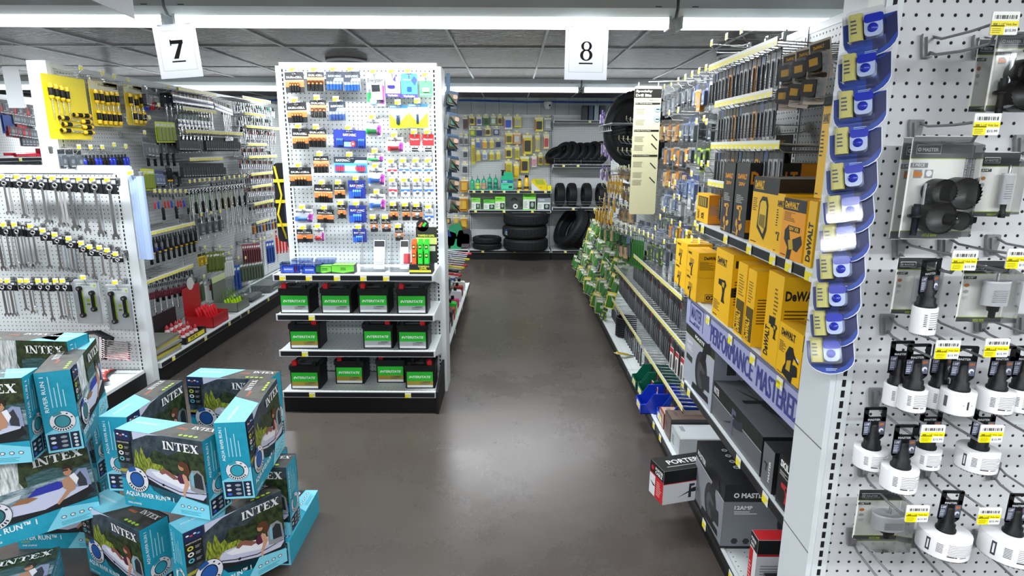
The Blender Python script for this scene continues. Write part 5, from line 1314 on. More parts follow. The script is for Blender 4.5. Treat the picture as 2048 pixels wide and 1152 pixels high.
red = lambda b, w, h: (b.fr(0, 0, w, h, '#dfe0e4', 1), b.fr(0, h * .8, w, h, '#131416', 2), b.fr(0, h * .0, w * .5, h * .78, '#c01c24', 2), b.ft('PORTER', w * .1, h * .9, w * .7, h * .045, '#f0f0f0', 4, .03), b.ft('CABLE', w * .1, h * .83, w * .5, h * .045, '#f0f0f0', 4, .03), b.flines(w * .08, h * .2, w * .35, h * .4, 8, '#e8b0b0', 4))
f2, w_, d_b, h_ = carton('tool_box', .775, ZD, (1487, 1220), (1500, 1240), (1507, 1067), 1625, red, s_txt('#c9cbd0', ('CABLE', .45, .86, .45, .09, '#f0f0f0'), True, .2, (.77, .80, '#b01c24')), base='#c9cbd0', top='#c01c24', lab='red and white tool box standing on the bottom shelf', hh=.25, dep=.22)
carton('tool_box', .78, ZD, (1517, 1240), (1545, 1290), (1556, 1110), 1640, lambda b, w, h: (b.fr(0, 0, w, h, '#5a5c60', 1), b.ft('MASTER', w * .7, h * .1, w * .2, h * .6, '#e0e0e0', 3, .03, 0, 1)), s_txt('#141517', ('O MASTER', .3, .3, .5, .13, '#d8d8d8'), False, extra=lambda b, w, h: tool_blob(b, w * .4, h * .72, h * .3, '#3a4038', '#6a7a3a', 3, 'grinder')), base='#141517', top='#1c1d1f', lab='small black box in front of the red one on the bottom shelf', hh=.17, dep=.2)
# things farther along the bottom shelf
for i, (x0, y0, y1, dx, dy, dz, k, tk, lb) in enumerate(((.80, 2.66, 2.82, .28, .0, .10, '#a4a8aa', '#b9bfc2', 'grey tool case box behind the jutting box'), (.80, 2.83, 2.95, .25, 0, .12, '#3a3a3c', '#6a5a50', 'dark box beside the blue bin'), (.80, 2.97, 3.07, .2, 0, .085, '#8c2a22', '#b8a090', 'small red and tan box beside the blue bin'))):
    f = empty('tool_box', (x0, y1, ZD + .001), R_(-90)); b = MB(); b.box(0, 0, 0, y1 - y0, dx, dz, k); b.obj('carton', f)
    b = MB(); b.frame((0, -.0002, 0), (1, 0, 0), (0, 0, 1)); b.fr(.004, .004, y1 - y0 - .004, dz - .004, tk, 1); b.flines(.02, .02, .06, dz * .5, 4, '#3a3c40', 2); b.frame((0, 0, dz + .0002), (1, 0, 0), (0, 1, 0)); b.fr(.006, .006, y1 - y0 - .006, dx - .006, tk, 1); b.flines(.02, .03, .08, .02, 3, '#3a3c40', 2); b.obj('printed_top', f); tag(f, lb, 'box')
def bin_(k):
    f = empty('parts_bin'); b = MB(); w_, d_, h_ = .14, .22, .12; t = .003
    side = [(0, 0), (0, .055), (.03, .06), (.07, h_), (d_, h_), (d_, 0)]
    b.prism(side, 'x', 0, t, k); b.prism(side, 'x', w_ - t, w_, k); b.box(0, 0, 0, w_, d_, t, k); b.box(0, d_ - t, 0, w_, d_, h_, k); b.box(0, 0, 0, w_, t, .055, k)
    b.box(-.004, .065, h_ - .006, 0, d_, h_, k); b.box(w_, .065, h_ - .006, w_ + .004, d_, h_, k); b.obj('bin', f)
    b = MB(); b.box(.03, -.001, .012, .11, 0, .045, '#e8e6d8'); b.box(.055, -.0014, .014, .085, -.001, .043, '#e8d820'); b.obj('label', f); return f
for k, y, x, lb in (('#12604a!', 3.64, .76, 'dark green plastic parts bin, far one on the bottom shelf'), ('#12604a!', 3.49, .765, 'dark green plastic parts bin, near one on the bottom shelf'), ('#1c3cc0!', 3.30, .72, 'blue plastic parts bin hanging over the aisle'), ('#2a50c8!', 3.13, .80, 'blue plastic parts bin set back on the bottom shelf')):
    f = bin_(k); f.location = (x, y, ZD + .001); f.rotation_euler = (0, 0, R_(-90)); tag(f, lb, 'bin')
# disc stack and loose knife
b = MB()
for i in range(9): b.torus((0, 0, .012 + i * .017), .075, .009, 'black_matte', 20, 6)
o = b.obj('wire_coil'); o.location = (.90, 4.62, ZD); tag(o, 'stack of black coils on the bottom shelf of the drill run', 'coil')
f = empty('carded_pack', (.80, 4.10, ZD + .02), R_(30)); b = MB(); b.M = Matrix.Rotation(.3, 4, 'Y'); b.box(-.09, -.02, 0, .09, .02, .004, '#c9c4b0'); b.obj('card', f); b = MB(); b.M = Matrix.Rotation(.3, 4, 'Y'); b.box(-.08, -.008, .004, .03, .008, .014, '#d8b820!'); b.box(.03, -.006, .004, .08, .006, .008, 'black_plastic'); b.obj('knife', f); tag(f, 'yellow handled tool lying on the bottom shelf', 'knife')

# ---------------------------------------------------------------- small carded goods shared by the long runs
def thinpack(name, w, h, base, art=(), blob=(), texts=()):
    o = card_product(name, w, h, base, art, blob, None, texts); return o
def single(name, build):
    b = MB(); build(b); return b.obj(name)
def bitpack(k1, k2, w=.032, h=.13, rod='dark_wire', clear=True):
    def g(b):
        b.rbox(-w / 2, -.003, -h, w / 2, 0, 0, k1, .003, 1); b.frame((-w / 2, -.003, -h), (1, 0, 0), (0, 0, 1)); b.fr(0, h * .78, w, h, k2, 1); b.fr(w * .1, h * .06, w * .3, h * .60, '#84868a', 1); b.fr(w * .4, h * .955, w * .6, h * .975, '#888a8c', 2)
        b.lathe([(.0034, 0), (.0034, h * .62), (.0012, h * .66)], rod, 6, (w * .15, -.0065, -h * .93))
        for i in range(4): b.box(w * .15 - .0036, -.0102, -h * (.9 - i * .07), w * .15 + .0036, -.0098, -h * (.88 - i * .07), 'black_matte')
    return g
def screwdriver(hk, hk2, L_=.2, r=.013):
    def g(b):
        b.lathe([(.005, 0), (r * .8, -.004), (r, -.02), (r * .9, -.05), (r, -.075), (r * .7, -.09), (r * .75, -.10), (.004, -.105)], hk, 8, (0, -r, -.02)); b.lathe([(r * .82, -.086), (r * .8, -.099)], hk2, 8, (0, -r, -.02), 'z', False); b.lathe([(.0035, -.105), (.003, -L_)], 'steel', 6, (0, -r, -.02)); b.box(-.012, -.002, -.03, .012, 0, 0, '#2a2c30')
    return g
def handled(hk, L_=.2, card='#2a2c30', tk='steel'):
    """driver hung handle down on a small card"""
    def g(b):
        b.box(-.013, -.001, -.04, .013, 0, 0, card); b.lathe([(.003, -.03), (.003, -L_ * .5), (.009, -L_ * .52), (.012, -L_ * .6), (.010, -L_ * .8), (.012, -L_ * .97), (.008, -L_)], hk, 8, (0, -.012, 0)); b.lathe([(.0032, -.02), (.0032, -L_ * .5)], tk, 6, (0, -.012, 0))
    return g
def wrench(L_=.2, w=.018, hk=True):
    def g(b):
        t = .004
        if hk:
            b.box(-w * 1.5, -.005, -.035, w * 1.5, 0, .022, 'black_matte'); b.frame((-w * 1.5, -.0052, -.035), (1, 0, 0), (0, 0, 1)); b.fr(.001, .036, w * 3 - .001, .053, '#8a8c90', 1); b.fr(.002, .039, w * .9, .050, '#d0d2d4', 2); b.fr(w * 2, .039, w * 2.8, .050, '#d8dada', 2)
        b.torus((0, -.009, -.012), w * .55, w * .22, 'chrome', 16, 6, 'y')
        b.prism([(-w * .28, -.012 - w * .6), (w * .28, -.012 - w * .6), (w * .34, -L_ + w * 1.1), (-w * .34, -L_ + w * 1.1)], 'y', -.009 - t / 2, -.009 + t / 2, 'chrome')
        pts = []
        for a in range(-50, 235, 19): pts.append((w * .80 * math.cos(R_(a)), -L_ + w * .35 + w * .8 * math.sin(R_(a))))
        pts += [(-w * .62, -L_ - w * .35), (-w * .3, -L_ - w * .25), (-w * .30, -L_ + w * .25), (0, -L_ + w * .42), (w * .30, -L_ + w * .25), (w * .3, -L_ - w * .25)]
        b.prism(pts, 'y', -.009 - t / 2, -.009 + t / 2, 'chrome')
    return g
def pouch(k, k2, w=.09, h=.14, d=.02, art=None):
    def g(b):
        b.rbox(-w / 2, -.002, -h, w / 2, 0, 0, k, .004, 1); b.frame((-w / 2, -.002, -h), (1, 0, 0), (0, 0, 1)); b.fr(0, h * .78, w, h, k2, 1); b.fr(w * .42, h * .93, w * .58, h * .95, '#909294', 2)
        b.rbox(-w * .38, -d, -h * .92, w * .38, -.002, -h * .3, art or k2, .006, 1)
        b.frame((-w * .38, -d - .0002, -h * .92), (1, 0, 0), (0, 0, 1)); b.fe(w * .38, h * .32, w * .22, w * .22, k, 1, 12); b.fr(w * .1, h * .05, w * .66, h * .09, '#c8cacc', 1)
    return g
def socket(k1='black_plastic', k2='steel', w=.03):
    def g(b): b.box(-w / 2, -.002, -.035, w / 2, 0, 0, k1); b.lathe([(.009, 0), (.009, -.03), (.011, -.032), (.011, -.055)], k2, 10, (0, -.012, -.035)); b.lathe([(.0112, -.030), (.0112, -.034)], '#2c50b0', 10, (0, -.012, -.035), 'z', False)
    return g
def longtool(k1, L_=.25, w=.03, k2='chrome'):
    def g(b): b.box(-w / 2, -.003, -.05, w / 2, 0, 0, k1); b.lathe([(.006, 0), (.005, -L_ + .03), (.009, -L_ + .02), (.009, -L_)], k2, 8, (0, -.010, -.03))
    return g
def blade(k1, k2, w=.07, h=.3):
    def g(b): b.rbox(-w / 2, -.002, -h, w / 2, 0, 0, k1, .004, 1); b.frame((-w / 2, -.002, -h), (1, 0, 0), (0, 0, 1)); b.fr(w * .08, h * .05, w * .92, h * .75, k2, 1); b.fr(w * .15, h * .80, w * .85, h * .9, '#d8dadc', 1); b.box(-w * .3, -.012, -h * .9, w * .3, -.002, -h * .3, k2)
    return g
PR = {}
def proto(key, name, fn): PR[key] = Proto(single(name, fn))
for i, (a, c) in enumerate((('#3a3c40', '#1c1e22'), ('#9a9a94', '#2c2c2e'), ('#4a4e54', '#24406c'), ('#a8aaac', '#2c2e32'), ('#c8882c', '#222224'), ('#5c6066', '#141518'))): proto('bit%d' % i, 'drill_bit_pack', bitpack(a, c))
for i, (a, c) in enumerate((('#54585c', '#1c1e22'), ('#3c4046', '#24282c'), ('#7c8084', '#6a2024'), ('#2c3034', '#141518'))): proto('lbit%d' % i, 'drill_bit_pack', bitpack(a, c, .03, .155))
proto('redbit', 'drill_bit_pack', bitpack('#e6e2d8', '#b0242c', .05, .12)); proto('gpack', 'blade_pack', blade('#2f7a24', '#256a1c', .07, .26))
for k, a, c, d in (('p_or', '#8a8478', '#2c2c2c', '#b8741c'), ('p_gy', '#7c8286', '#2c3034', '#50565c'), ('p_bl', '#8a94a0', '#34406c', '#5a6c90'), ('p_lm', '#8fb82c', '#2c3430', '#4a5248'), ('p_yl', '#e2c832', '#2c2c2a', '#a88c1c'), ('p_gr', '#3a8a34', '#b0b8a0', '#2c5c28'), ('p_wh', '#b8bcbe', '#6a7076', '#8c9296'), ('p_pu', '#7a52b4', '#503888', '#c8b8e0'), ('p_rd', '#b83038', '#e0dcd8', '#7a1c24'), ('p_br', '#8a6a48', '#5a4028', '#c8a878')):
    nm = {'p_or': 'tool_pack', 'p_gy': 'accessory_pack', 'p_bl': 'blade_pack', 'p_lm': 'carded_pack', 'p_yl': 'tool_pack', 'p_gr': 'coloured_pack', 'p_wh': 'blade_pack', 'p_br': 'abrasive_pack', 'p_pu': 'purple_pack', 'p_rd': 'tool_pack'}[k]  # one generic pack in several colours; variant names don't identify the contents
    proto(k, nm, pouch(a, c, .085, .14, .022, d)); proto(k + 's', nm, pouch(a, c, .06, .11, .018, d))
for k, a in (('blue', '#2438b8!'), ('blk', 'black_plastic'), ('mar', '#641c30!'), ('red', '#c02028!')): proto('sd_' + k, 'screwdriver', handled(a, .19)); proto('sh_' + k, 'screwdriver', screwdriver(a, '#d0a828' if k == 'blk' else a))
proto('wr', 'wrench', wrench(.2)); proto('sock', 'socket', socket(w=.036)); proto('sockg', 'socket', socket('#7c8480', 'steel', .036)); proto('sockc', 'socket', socket('#7a342c', 'steel', .036)); proto('ext', 'extension_bar', longtool('#2a2c30')); proto('extg', 'extension_bar', longtool('#1c5a48', .16))
proto('blkp', 'bit_pack', pouch('#1f2226', '#141618', .045, .12, .024, '#2c3038')); proto('hand_l', 'tool_pack', blade('#c8d42c', '#7c8c1c', .07, .15)); proto('ol', 'sanding_pad_pack', blade('#6c7a1c', '#55641a', .11, .17)); proto('bluep', 'coloured_pack', blade('#2454a8', '#1c4088', .07, .24)); proto('ggp', 'tool_pack', blade('#5c6a58', '#44503c', .08, .19)); proto('marp', 'tool_pack', blade('#8a4048', '#5c2830', .05, .2)); proto('redp', 'brush', blade('#a83030', '#e83020', .04, .26)); proto('clr', 'tool_pack', blade('#9aa09c', '#c8ccc8', .06, .22))
proto('gold', 'sandpaper_pack', blade('#c8981c', '#d8a824', .07, .15)); proto('seed', 'seed_packet', blade('#9aa080', '#2c6a1c', .085, .13)); proto('seedy', 'seed_packet', blade('#d8c422', '#2c6a1c', .085, .14)); proto('disc', 'disc_pack', pouch('#8a7a5c', '#2c2a26', .11, .13, .01, '#c8a878'))
PR_NAMES = {k: v.o.name for k, v in PR.items()}


def row(key, a, c, X, n, rz, label, cat, group=None, dx=0., jit=.0, drop=0., order=None, sc=1.):
    """n goods in a row between two pixels on the vertical plane at X"""
    P0, P1 = atX(*a, X), atX(*c, X); z = (P0.z + P1.z) / 2
    keys = key if isinstance(key, (list, tuple)) else [key]
    for i in range(n):
        t = (i + .5) / n; y = P0.y + (P1.y - P0.y) * t
        o = PR[keys[i % len(keys)] if len(keys) < 9 else random.choice(keys)]((X + random.uniform(-jit, jit), y, P0.z + (P1.z - P0.z) * t - drop), rz + random.uniform(-.06, .06), label, cat, group, order or 'from the near end')
        if sc != 1.: o.scale = (sc, sc, sc)
def ghook(X, y, z, rz, lab, P=HS): P((X, y, z), rz, lab, 'peg hook', None, 'from the near end')
# ---------------------------------------------------------------- low end display: wrenches
q1 = lambda x, y: (x / 3.6, 100 + y / 3.6)
q2 = lambda x, y: (x / 3.6, 400 + y / 3.6)
YW = YL - .09
def hangw(xy, bot, n, lab, w=.02):
    p = atY(*xy, YW); p2 = atY(xy[0], bot, YW); L_ = p.z - p2.z
    o = PR['wr'](p, random.uniform(-.1, .1), lab, 'wrench', None); o.scale = (w / .018 * 1.1, 1, L_ / .2)
    for k in range(1, n):
        o = PR['wr']((p.x + .012 * k, YW + .012 * k, p.z - .004 * k), random.uniform(-.3, .3), lab, 'wrench', None); o.scale = (w / .018 * .9, 1, L_ / .2)
    HF((p.x, YL - .002, p.z + .012), 0, 'wire peg hook with yellow tag on the wrench display', 'peg hook', None, 'from the top left')
for i, (x, n) in enumerate(((35, 2), (145, 2), (230, 1), (305, 2), (400, 3), (500, 2), (590, 1), (685, 2), (790, 1))):
    hangw(q1(x, 945 + i * 3), q2(0, 100 + i * 22)[1], n, 'chrome wrench on a black card in the top wrench row', .026 if i > 4 else .022)
for x, y, bt, n in ((-20, 175, 500, 2), (50, 190, 490, 3), (125, 190, 480, 4), (240, 200, 462, 1), (330, 232, 487, 1), (415, 262, 500, 4), (515, 290, 515, 3), (605, 322, 545, 1), (665, 350, 560, 1), (735, 355, 540, 1), (790, 375, 560, 1), (850, 400, 580, 1)):
    hangw(q2(x, y + 20), q2(0, bt)[1], n, 'chrome wrench on a black card in the slanting middle row', .019)
for x, bt, n in ((20, 830, 2), (75, 830, 2), (170, 790, 1), (215, 810, 2), (295, 830, 1), (350, 865, 1), (420, 850, 2), (470, 860, 2)):
    hangw(q2(x, 612), q2(0, bt)[1], n, 'chrome wrench on a black card in the third wrench row', .018)
def wrench_set(w, h):
    f = empty('wrench_set_pack'); b = MB(); b.rbox(-w / 2, -.0012, -h, w / 2, 0, 0, '#c3c8cc', .012, 3); b.frame((-w / 2, -.0012, -h), (1, 0, 0), (0, 0, 1))
    b.fr(w * .1, h * .82, w * .9, h * .92, '#dfe4e0', 1); b.ft('6 IN 1 RATCHET WRENCH', w * .14, h * .86, w * .5, h * .03, '#3a3e40', 2); b.fe(w * .82, h * .86, w * .05, w * .05, '#a8cc2c', 2, 10); b.fr(w * .42, h * .5, w * .56, h * .56, '#a8cc2c', 2); b.fr(w * .42, h * .42, w * .56, h * .46, '#6a8c2c', 2)
    for x, s_ in ((.24, .30), (.72, .22)): b.fp([(w * (x - .10), h * (.5 - s_)), (w * (x + .10), h * (.5 - s_)), (w * (x + .07), h * (.52 + s_)), (w * (x - .12), h * (.52 + s_))], '#b9dc2c', 2)
    b.obj('card', f)
    for x, s_, zz in ((-.26, .60, -.5), (.22, .36, -.48)):
        b = MB(); b.box(w * x - .007, -.018, h * (zz - s_ / 2), w * x + .007, -.006, h * (zz + s_ / 2), 'black_plastic')
        for e in (-1, 1): b.lathe([(.015, 0), (.015, -.018), (.009, -.019)], 'black_plastic', 14, (w * x, -.004, h * (zz + e * s_ / 2)), 'y'); b.lathe([(.008, 0), (.008, -.001)], 'chrome', 10, (w * x, -.0225, h * (zz + e * s_ / 2)), 'y')
        b.obj('wrench', f)
    blister(w, h, -w / 2 + .004, -h + .004, w / 2 - .004, -.01, .028).obj('blister', f); return f
for i, (x0, y0, x1, y1) in enumerate(((525, 570, 705, 888), (755, 605, 935, 935))):
    a, c = q2(x0, y0), q2(x1, y1); f = wrench_set(px_w(a[0], c[0], a[1], YW), px_h(a[0], a[1], c[1], YW)); f.location = atY((a[0] + c[0]) / 2, a[1], YW); tag(f, 'grey and lime wrench set in a clear pack, ' + ('left one', 'right one')[i], 'wrench set')
    HF((f.location.x, YL - .002, f.location.z - .004), 0, 'wire peg hook with yellow tag on the wrench display', 'peg hook', None, 'from the top left')
for i in range(9):
    p = atY(*q2(720, 1012 + i * 15), YL - .12 + .0 * i); o = PR['wr']((p.x, YL - .1, p.z), (0, R_(-84), 0), 'chrome wrench in the flat bundle near the floor', 'wrench', None, 'from the top'); o.scale = (.7, 1, .9)
b = MB()
for i in range(5): b.tube([(-.10 + .01 * i, -.03 - .012 * i, -.05), (-.05, -.03 - .012 * i, .01), (.03, -.03 - .012 * i, .015), (.11, -.03 - .012 * i, -.03), (.10, -.03 - .012 * i, -.07)], .006, 'black_matte', 6)
o = b.obj('rubber_strap'); o.location = atY(*q2(710, 950), YL - .02); tag(o, 'bundle of black straps hung under the wrench sets', 'strap')
for i in range(4):
    f = empty('tool_set_card', (-2.66 + .03 * i, YL - .12 - i * .06, .157 + i * .008), R_(15 * i)); b = MB(); b.box(-.13, -.09, 0, .13, .09, .006, '#2a2a2c'); b.box(-.12, -.08, .006, .12, .08, .016, '#a83a38')
    for k in range(4): b.box(-.11, -.07 + k * .04, .016, .11, -.055 + k * .04, .019, '#d8c8c4')
    b.obj('card', f); tag(f, 'red and black tool card lying on the wrench display base', 'tool card', None, 'from the back')
f = empty('plastic_sleeve', (0, 0, 0)); b = MB()
for i in range(4): b.rbox(-.035 + i * .018, -.02 - i * .006, -.50, -.010 + i * .022, .01 - i * .006, 0, 'blue_clear', .008, 3, 'z')
b.obj('sleeves', f); f.location = atY(268, 352, 3.70); f.location.x += .01; HF((f.location.x, 3.76, f.location.z + .004), 0, 'wire peg hook holding the pale blue sleeves', 'peg hook'); tag(f, 'bundle of pale blue plastic sleeves hung beside the wrench panel', 'plastic sleeve')

# ---------------------------------------------------------------- hand tool run (faces the aisle)
LXb = XL; Lrz = R_(90)
d1 = lambda x, y: (60 + x / 5.2375, 120 + y / 5.2375)
d3 = lambda x, y: (280 + x / 4.607, 170 + y / 4.607)
d4 = lambda x, y: (280 + x / 3.6, 400 + y / 3.6)
def tool_set(name, w, h, base, drivers, lab, px0, X=-2.70):
    f = empty(name); b = MB(); b.rbox(-w / 2, -.003, -h, w / 2, 0, 0, base, .01, 2); b.frame((-w / 2, -.003, -h), (1, 0, 0), (0, 0, 1)); b.fr(w * .02, h * .86, w * .98, h * .98, '#e0d02c', 1)
    if w < .35: b.fr(w * .01, h * .80, w * .99, h * .99, '#d4d2bc', 1); b.ft('STANLEY', w * .3, h * .89, w * .4, h * .05, '#4a4410', 2, .03); b.fr(w * .45, h * .95, w * .55, h * .965, '#3a3814', 3)  # pale header: white card top with its glare painted in
    if w > .4: b.fr(w * .74, h * .50, w * .99, h * .82, '#ead9c4', 2)
    b.obj('card', f)
    for x, y, ang, L_ in drivers:
        b = MB(); M_ = Matrix.Translation(((x - .5) * w, -.016, (y - 1) * h)) @ Matrix.Rotation(R_(ang), 4, 'Y'); b.M = M_
        b.lathe([(.006, 0), (.012, -.004), (.014, -.02), (.012, -.05), (.0135, -.07), (.009, -.082)], 'black_plastic', 8); b.lathe([(.0125, -.001), (.0146, -.02), (.0126, -.03)], '#e8c02c!', 8, (0, 0, 0), 'z', False); b.lathe([(.0138, -.068), (.0142, -.075), (.0095, -.086), (.003, -.088)], '#e8c02c!', 8); b.lathe([(.003, -.085), (.0025, -L_)], 'chrome', 6); b.obj('screwdriver', f)
    f.location = px0; f.rotation_euler = (0, 0, Lrz); tag(f, lab, 'screwdriver set'); return f
# big yellow card: from (100,130) to (565,185) top, bottom (205,825)-(630,830)
XA = -2.66
P0, P1, P2 = atX(*d1(100, 132), XA), atX(*d1(560, 190), XA), atX(*d1(210, 828), XA)
wd = P1.y - P0.y
tool_set('screwdriver_set', wd, P0.z - P2.z, '#e6cf1e', [(.12, .86, 0, .2), (.24, .85, 0, .22), (.36, .84, 0, .19), (.48, .83, 0, .17), (.22, .34, -90, .17), (.27, .24, -90, .17), (.22, .14, -90, .2), (.56, .40, -90, .12), (.97, .40, 90, .17), (.97, .30, 90, .2), (.99, .21, 90, .22), (.99, .12, 90, .2)], 'large bright yellow screwdriver set card at the near top of the run', ((XA, (P0.y + P1.y) / 2, P0.z)))
for (x0, x1, yt, yb, dr, lb) in ((600, 905, 200, 690, [(.14, .80, 0, .12), (.32, .80, 0, .18), (.50, .78, 0, .2), (.68, .80, 0, .2), (.86, .80, 0, .2), (.14, .05, 180, .1), (.32, .04, 180, .19), (.50, .04, 180, .19), (.68, .04, 180, .18), (.87, .04, 180, .18)], 'yellow and white screwdriver set card, middle one of three'), (968, 1165, 245, 680, [(.2, .78, 0, .2), (.5, .74, 0, .18), (.8, .80, 0, .2), (.35, .05, 180, .15), (.6, .04, 180, .15), (.85, .04, 180, .18)], 'narrow yellow screwdriver set card, far one of three')):
    A, C, D = atX(*d1(x0, yt), XA), atX(*d1(x1, yt + (x1 - x0) * .11), XA), atX(*d1(x0 + 60, yb), XA)
    tool_set('screwdriver_set', C.y - A.y, A.z - D.z, '#dfc42a', dr, lb, (XA, (A.y + C.y) / 2, A.z))
LH = 'long wire hook on the hand tool run'
for (x, y) in ((104, 142), (150, 152), (175, 158), (205, 165), (100, 300), (125, 300), (150, 300), (175, 295), (200, 298), (240, 270), (250, 240), (270, 215), (290, 178), (310, 182)):
    p = atX(x, y, LXb); HS(p + Vector((0, 0, 0)), Lrz, LH, 'peg hook', None, 'from the near end')
r = lambda key, cf, a, c, n, lab, cat, X=-2.60, **k: row(key, cf(*a), cf(*c), X, n, Lrz, lab, cat, **k)
r('p_gys', d1, (270, 935), (530, 950), 3, 'grey carded tool in the row behind the wrench panel', 'carded tool', X=-2.62)
r(['sh_blue', 'sh_blue', 'sh_blk', 'sh_blk'], d1, (480, 1000), (1010, 985), 14, 'screwdriver in the row behind the wrench panel', 'screwdriver', X=-2.66)
r('blkp', d3, (15, 30), (60, 45), 2, 'black bit pack near the yellow cards', 'bit pack')
for i in range(3):
    r('sd_' + ('blue', 'red', 'mar')[i], d3, (15 + 50 * i, 90), (60 + 50 * i, 95), 4, 'small %s driver in the grey rack' % ('blue', 'red', 'maroon')[i], 'screwdriver', X=-2.64, sc=.55)
r(['sock', 'sockg', 'sockc'], d3, (280, 45), (650, 115), 34, 'socket on a card in the top row', 'socket')
r(['sock', 'sockg'], d3, (660, 125), (830, 190), 18, 'small socket on a card at the top centre', 'socket')
r(['sockg', 'sock', 'extg'], d3, (330, 270), (640, 300), 28, 'socket in the second row', 'socket')
r('hand_l', d3, (140, 335), (310, 345), 5, 'lime green carded tool', 'carded tool')
r('blkp', d3, (322, 465), (520, 475), 9, 'black bit pack in the third row', 'bit pack'); r('blkp', d3, (575, 475), (900, 490), 17, 'black bit pack at the far side of the third row', 'bit pack')
r('blkp', d3, (360, 715), (765, 720), 18, 'black bit pack in the fourth row', 'bit pack')
r('ext', d3, (745, 220), (820, 225), 5, 'long dark extension bar card', 'extension bar')
r('p_gy', d3, (30, 480), (130, 500), 3, 'grey carded tool under the tall cards', 'carded tool'); r('hand_l', d3, (15, 770), (110, 775), 4, 'lime green card in the fourth row', 'carded tool')
r('p_bls', d3, (120, 785), (200, 790), 3, 'blue and grey card in the fourth row', 'carded tool'); r('sh_blk', d3, (225, 740), (270, 740), 2, 'yellow marked screwdriver card', 'screwdriver')
r(['sd_red', 'sd_blue', 'sd_blk', 'sd_red'], d3, (100, 1010), (400, 1000), 10, 'coloured handled driver in the fifth row', 'screwdriver')
r(['wr', 'ext', 'wr', 'sd_blk'], d3, (430, 975), (950, 920), 36, 'hanging tool in the fifth row', 'hand tool')
for (a, c, n) in (((860, 150), (1230, 215), 18), ((880, 290), (1200, 320), 16), ((945, 415), (1240, 440), 16), ((930, 585), (1150, 585), 12), ((910, 690), (1230, 700), 18), ((1000, 830), (1230, 825), 14), ((980, 950), (1230, 940), 16), ((1040, 1110), (1230, 1090), 12)):
    r(['sockg', 'sock', 'ext', 'extg'] if a[1] < 400 else ['sockc', 'sock', 'sockg'], d3, a, c, n, 'socket in the far bay, row %s' % ordinal({150: 1, 290: 2, 415: 3, 585: 4, 690: 5, 830: 6, 950: 7, 1110: 8}[a[1]]), 'socket')
r(['sd_blk', 'sh_blk'], d4, (40, 280), (390, 200), 18, 'black handled driver under the upper price strip', 'screwdriver'); r('sd_blue', d4, (85, 290), (165, 280), 7, 'blue handled driver near the sleeves', 'screwdriver')
r('p_gy', d4, (405, 140), (590, 110), 4, 'clear pack with black tools at the centre', 'carded tool'); r(['ext', 'wr'], d4, (640, 20), (760, 10), 9, 'long chrome bar at the centre of the run', 'extension bar')
r('sd_mar', d4, (40, 620), (350, 560), 24, 'maroon handled driver in the lowest row', 'screwdriver'); r('p_yls', d4, (410, 390), (470, 375), 2, 'yellow and black card', 'carded tool')
r('ol', d4, (475, 380), (600, 370), 5, 'olive green pad pack', 'pad pack'); r('clr', d4, (590, 400), (660, 390), 4, 'clear long pack beside the olive pads', 'carded tool')
r('bluep', d4, (665, 475), (715, 465), 2, 'blue brush pack low on the run', 'brush pack'); r('ggp', d4, (715, 455), (880, 430), 8, 'green grey long pack low on the run', 'carded tool')
r('marp', d4, (730, 320), (860, 310), 8, 'dark red long pack on the far bay', 'carded tool'); r('bluep', d4, (905, 300), (960, 290), 3, 'blue brush pack on the far bay', 'brush pack'); r('redp', d4, (965, 220), (1075, 215), 5, 'red tipped brush on the far bay', 'brush')
r(['p_ors', 'p_gys', 'p_bls'], d4, (800, 170), (1000, 130), 9, 'small carded tool on the far bay', 'carded tool')
for (ks, a, c, n, lb_, ct) in ((['blkp', 'ext'], (180, 60), (290, 75), 5, 'black pack beside the plastic case', 'bit pack'), (['sock', 'ext'], (290, 70), (640, 125), 26, 'dark socket deep in the top row', 'socket'), (['ext', 'sock'], (335, 290), (640, 320), 20, 'dark tool deep in the second row', 'hand tool'),
        (['sd_blk', 'p_gys'], (20, 500), (320, 520), 10, 'dark carded tool left in the third row', 'carded tool'), (['blkp', 'p_gys'], (30, 800), (350, 800), 9, 'dark carded tool left in the fourth row', 'carded tool'), (['ext', 'sock'], (870, 170), (1230, 230), 14, 'dark tool at the top of the far bay', 'hand tool'),
        (['ext', 'blkp'], (880, 320), (1200, 345), 14, 'dark tool in the second row of the far bay', 'hand tool'), (['ext', 'sock'], (945, 440), (1240, 470), 16, 'dark tool in the third row of the far bay', 'hand tool'), (['ext', 'sock'], (930, 600), (1200, 610), 16, 'dark tool in the fourth row of the far bay', 'hand tool'), (['ext'], (910, 720), (1230, 730), 18, 'dark tool in the fifth row of the far bay', 'hand tool'), (['ext'], (960, 860), (1230, 850), 16, 'dark tool in the sixth row of the far bay', 'hand tool'), (['ext', 'sd_blk'], (960, 980), (1230, 970), 16, 'dark tool in the seventh row of the far bay', 'hand tool'), (['ext', 'sd_mar'], (640, 900), (960, 880), 14, 'dark hanging tool beside the far bay', 'hand tool')):
    r(ks, d3, a, c, n, lb_, ct, X=-2.66)
r(['ext', 'wr'], d4, (330, 60), (640, 20), 12, 'long tool deep in the fifth row', 'hand tool', X=-2.66); r(['ext', 'sd_blk'], d4, (60, 560), (380, 500), 16, 'dark driver under the lower price strip', 'screwdriver', X=-2.64); r(['clr', 'sd_mar', 'ggp'], d4, (360, 580), (560, 560), 7, 'long pack behind the display boxes', 'carded tool', X=-2.62)
def lrail(a, c, cf, X=-2.56, lab='yellow price strip rail', n=0):
    A, C = atX(*cf(*a), X + .0), atX(*cf(*c), X)
    f = rail_mesh(C.y - A.y, max(3, int((C.y - A.y) / .06)), XL * -1 + X); f.location = (XL, A.y, (A.z + C.z) / 2); f.rotation_euler = (0, 0, Lrz); tag(f, lab, 'hook rail', 'price rails on the hand tool run')
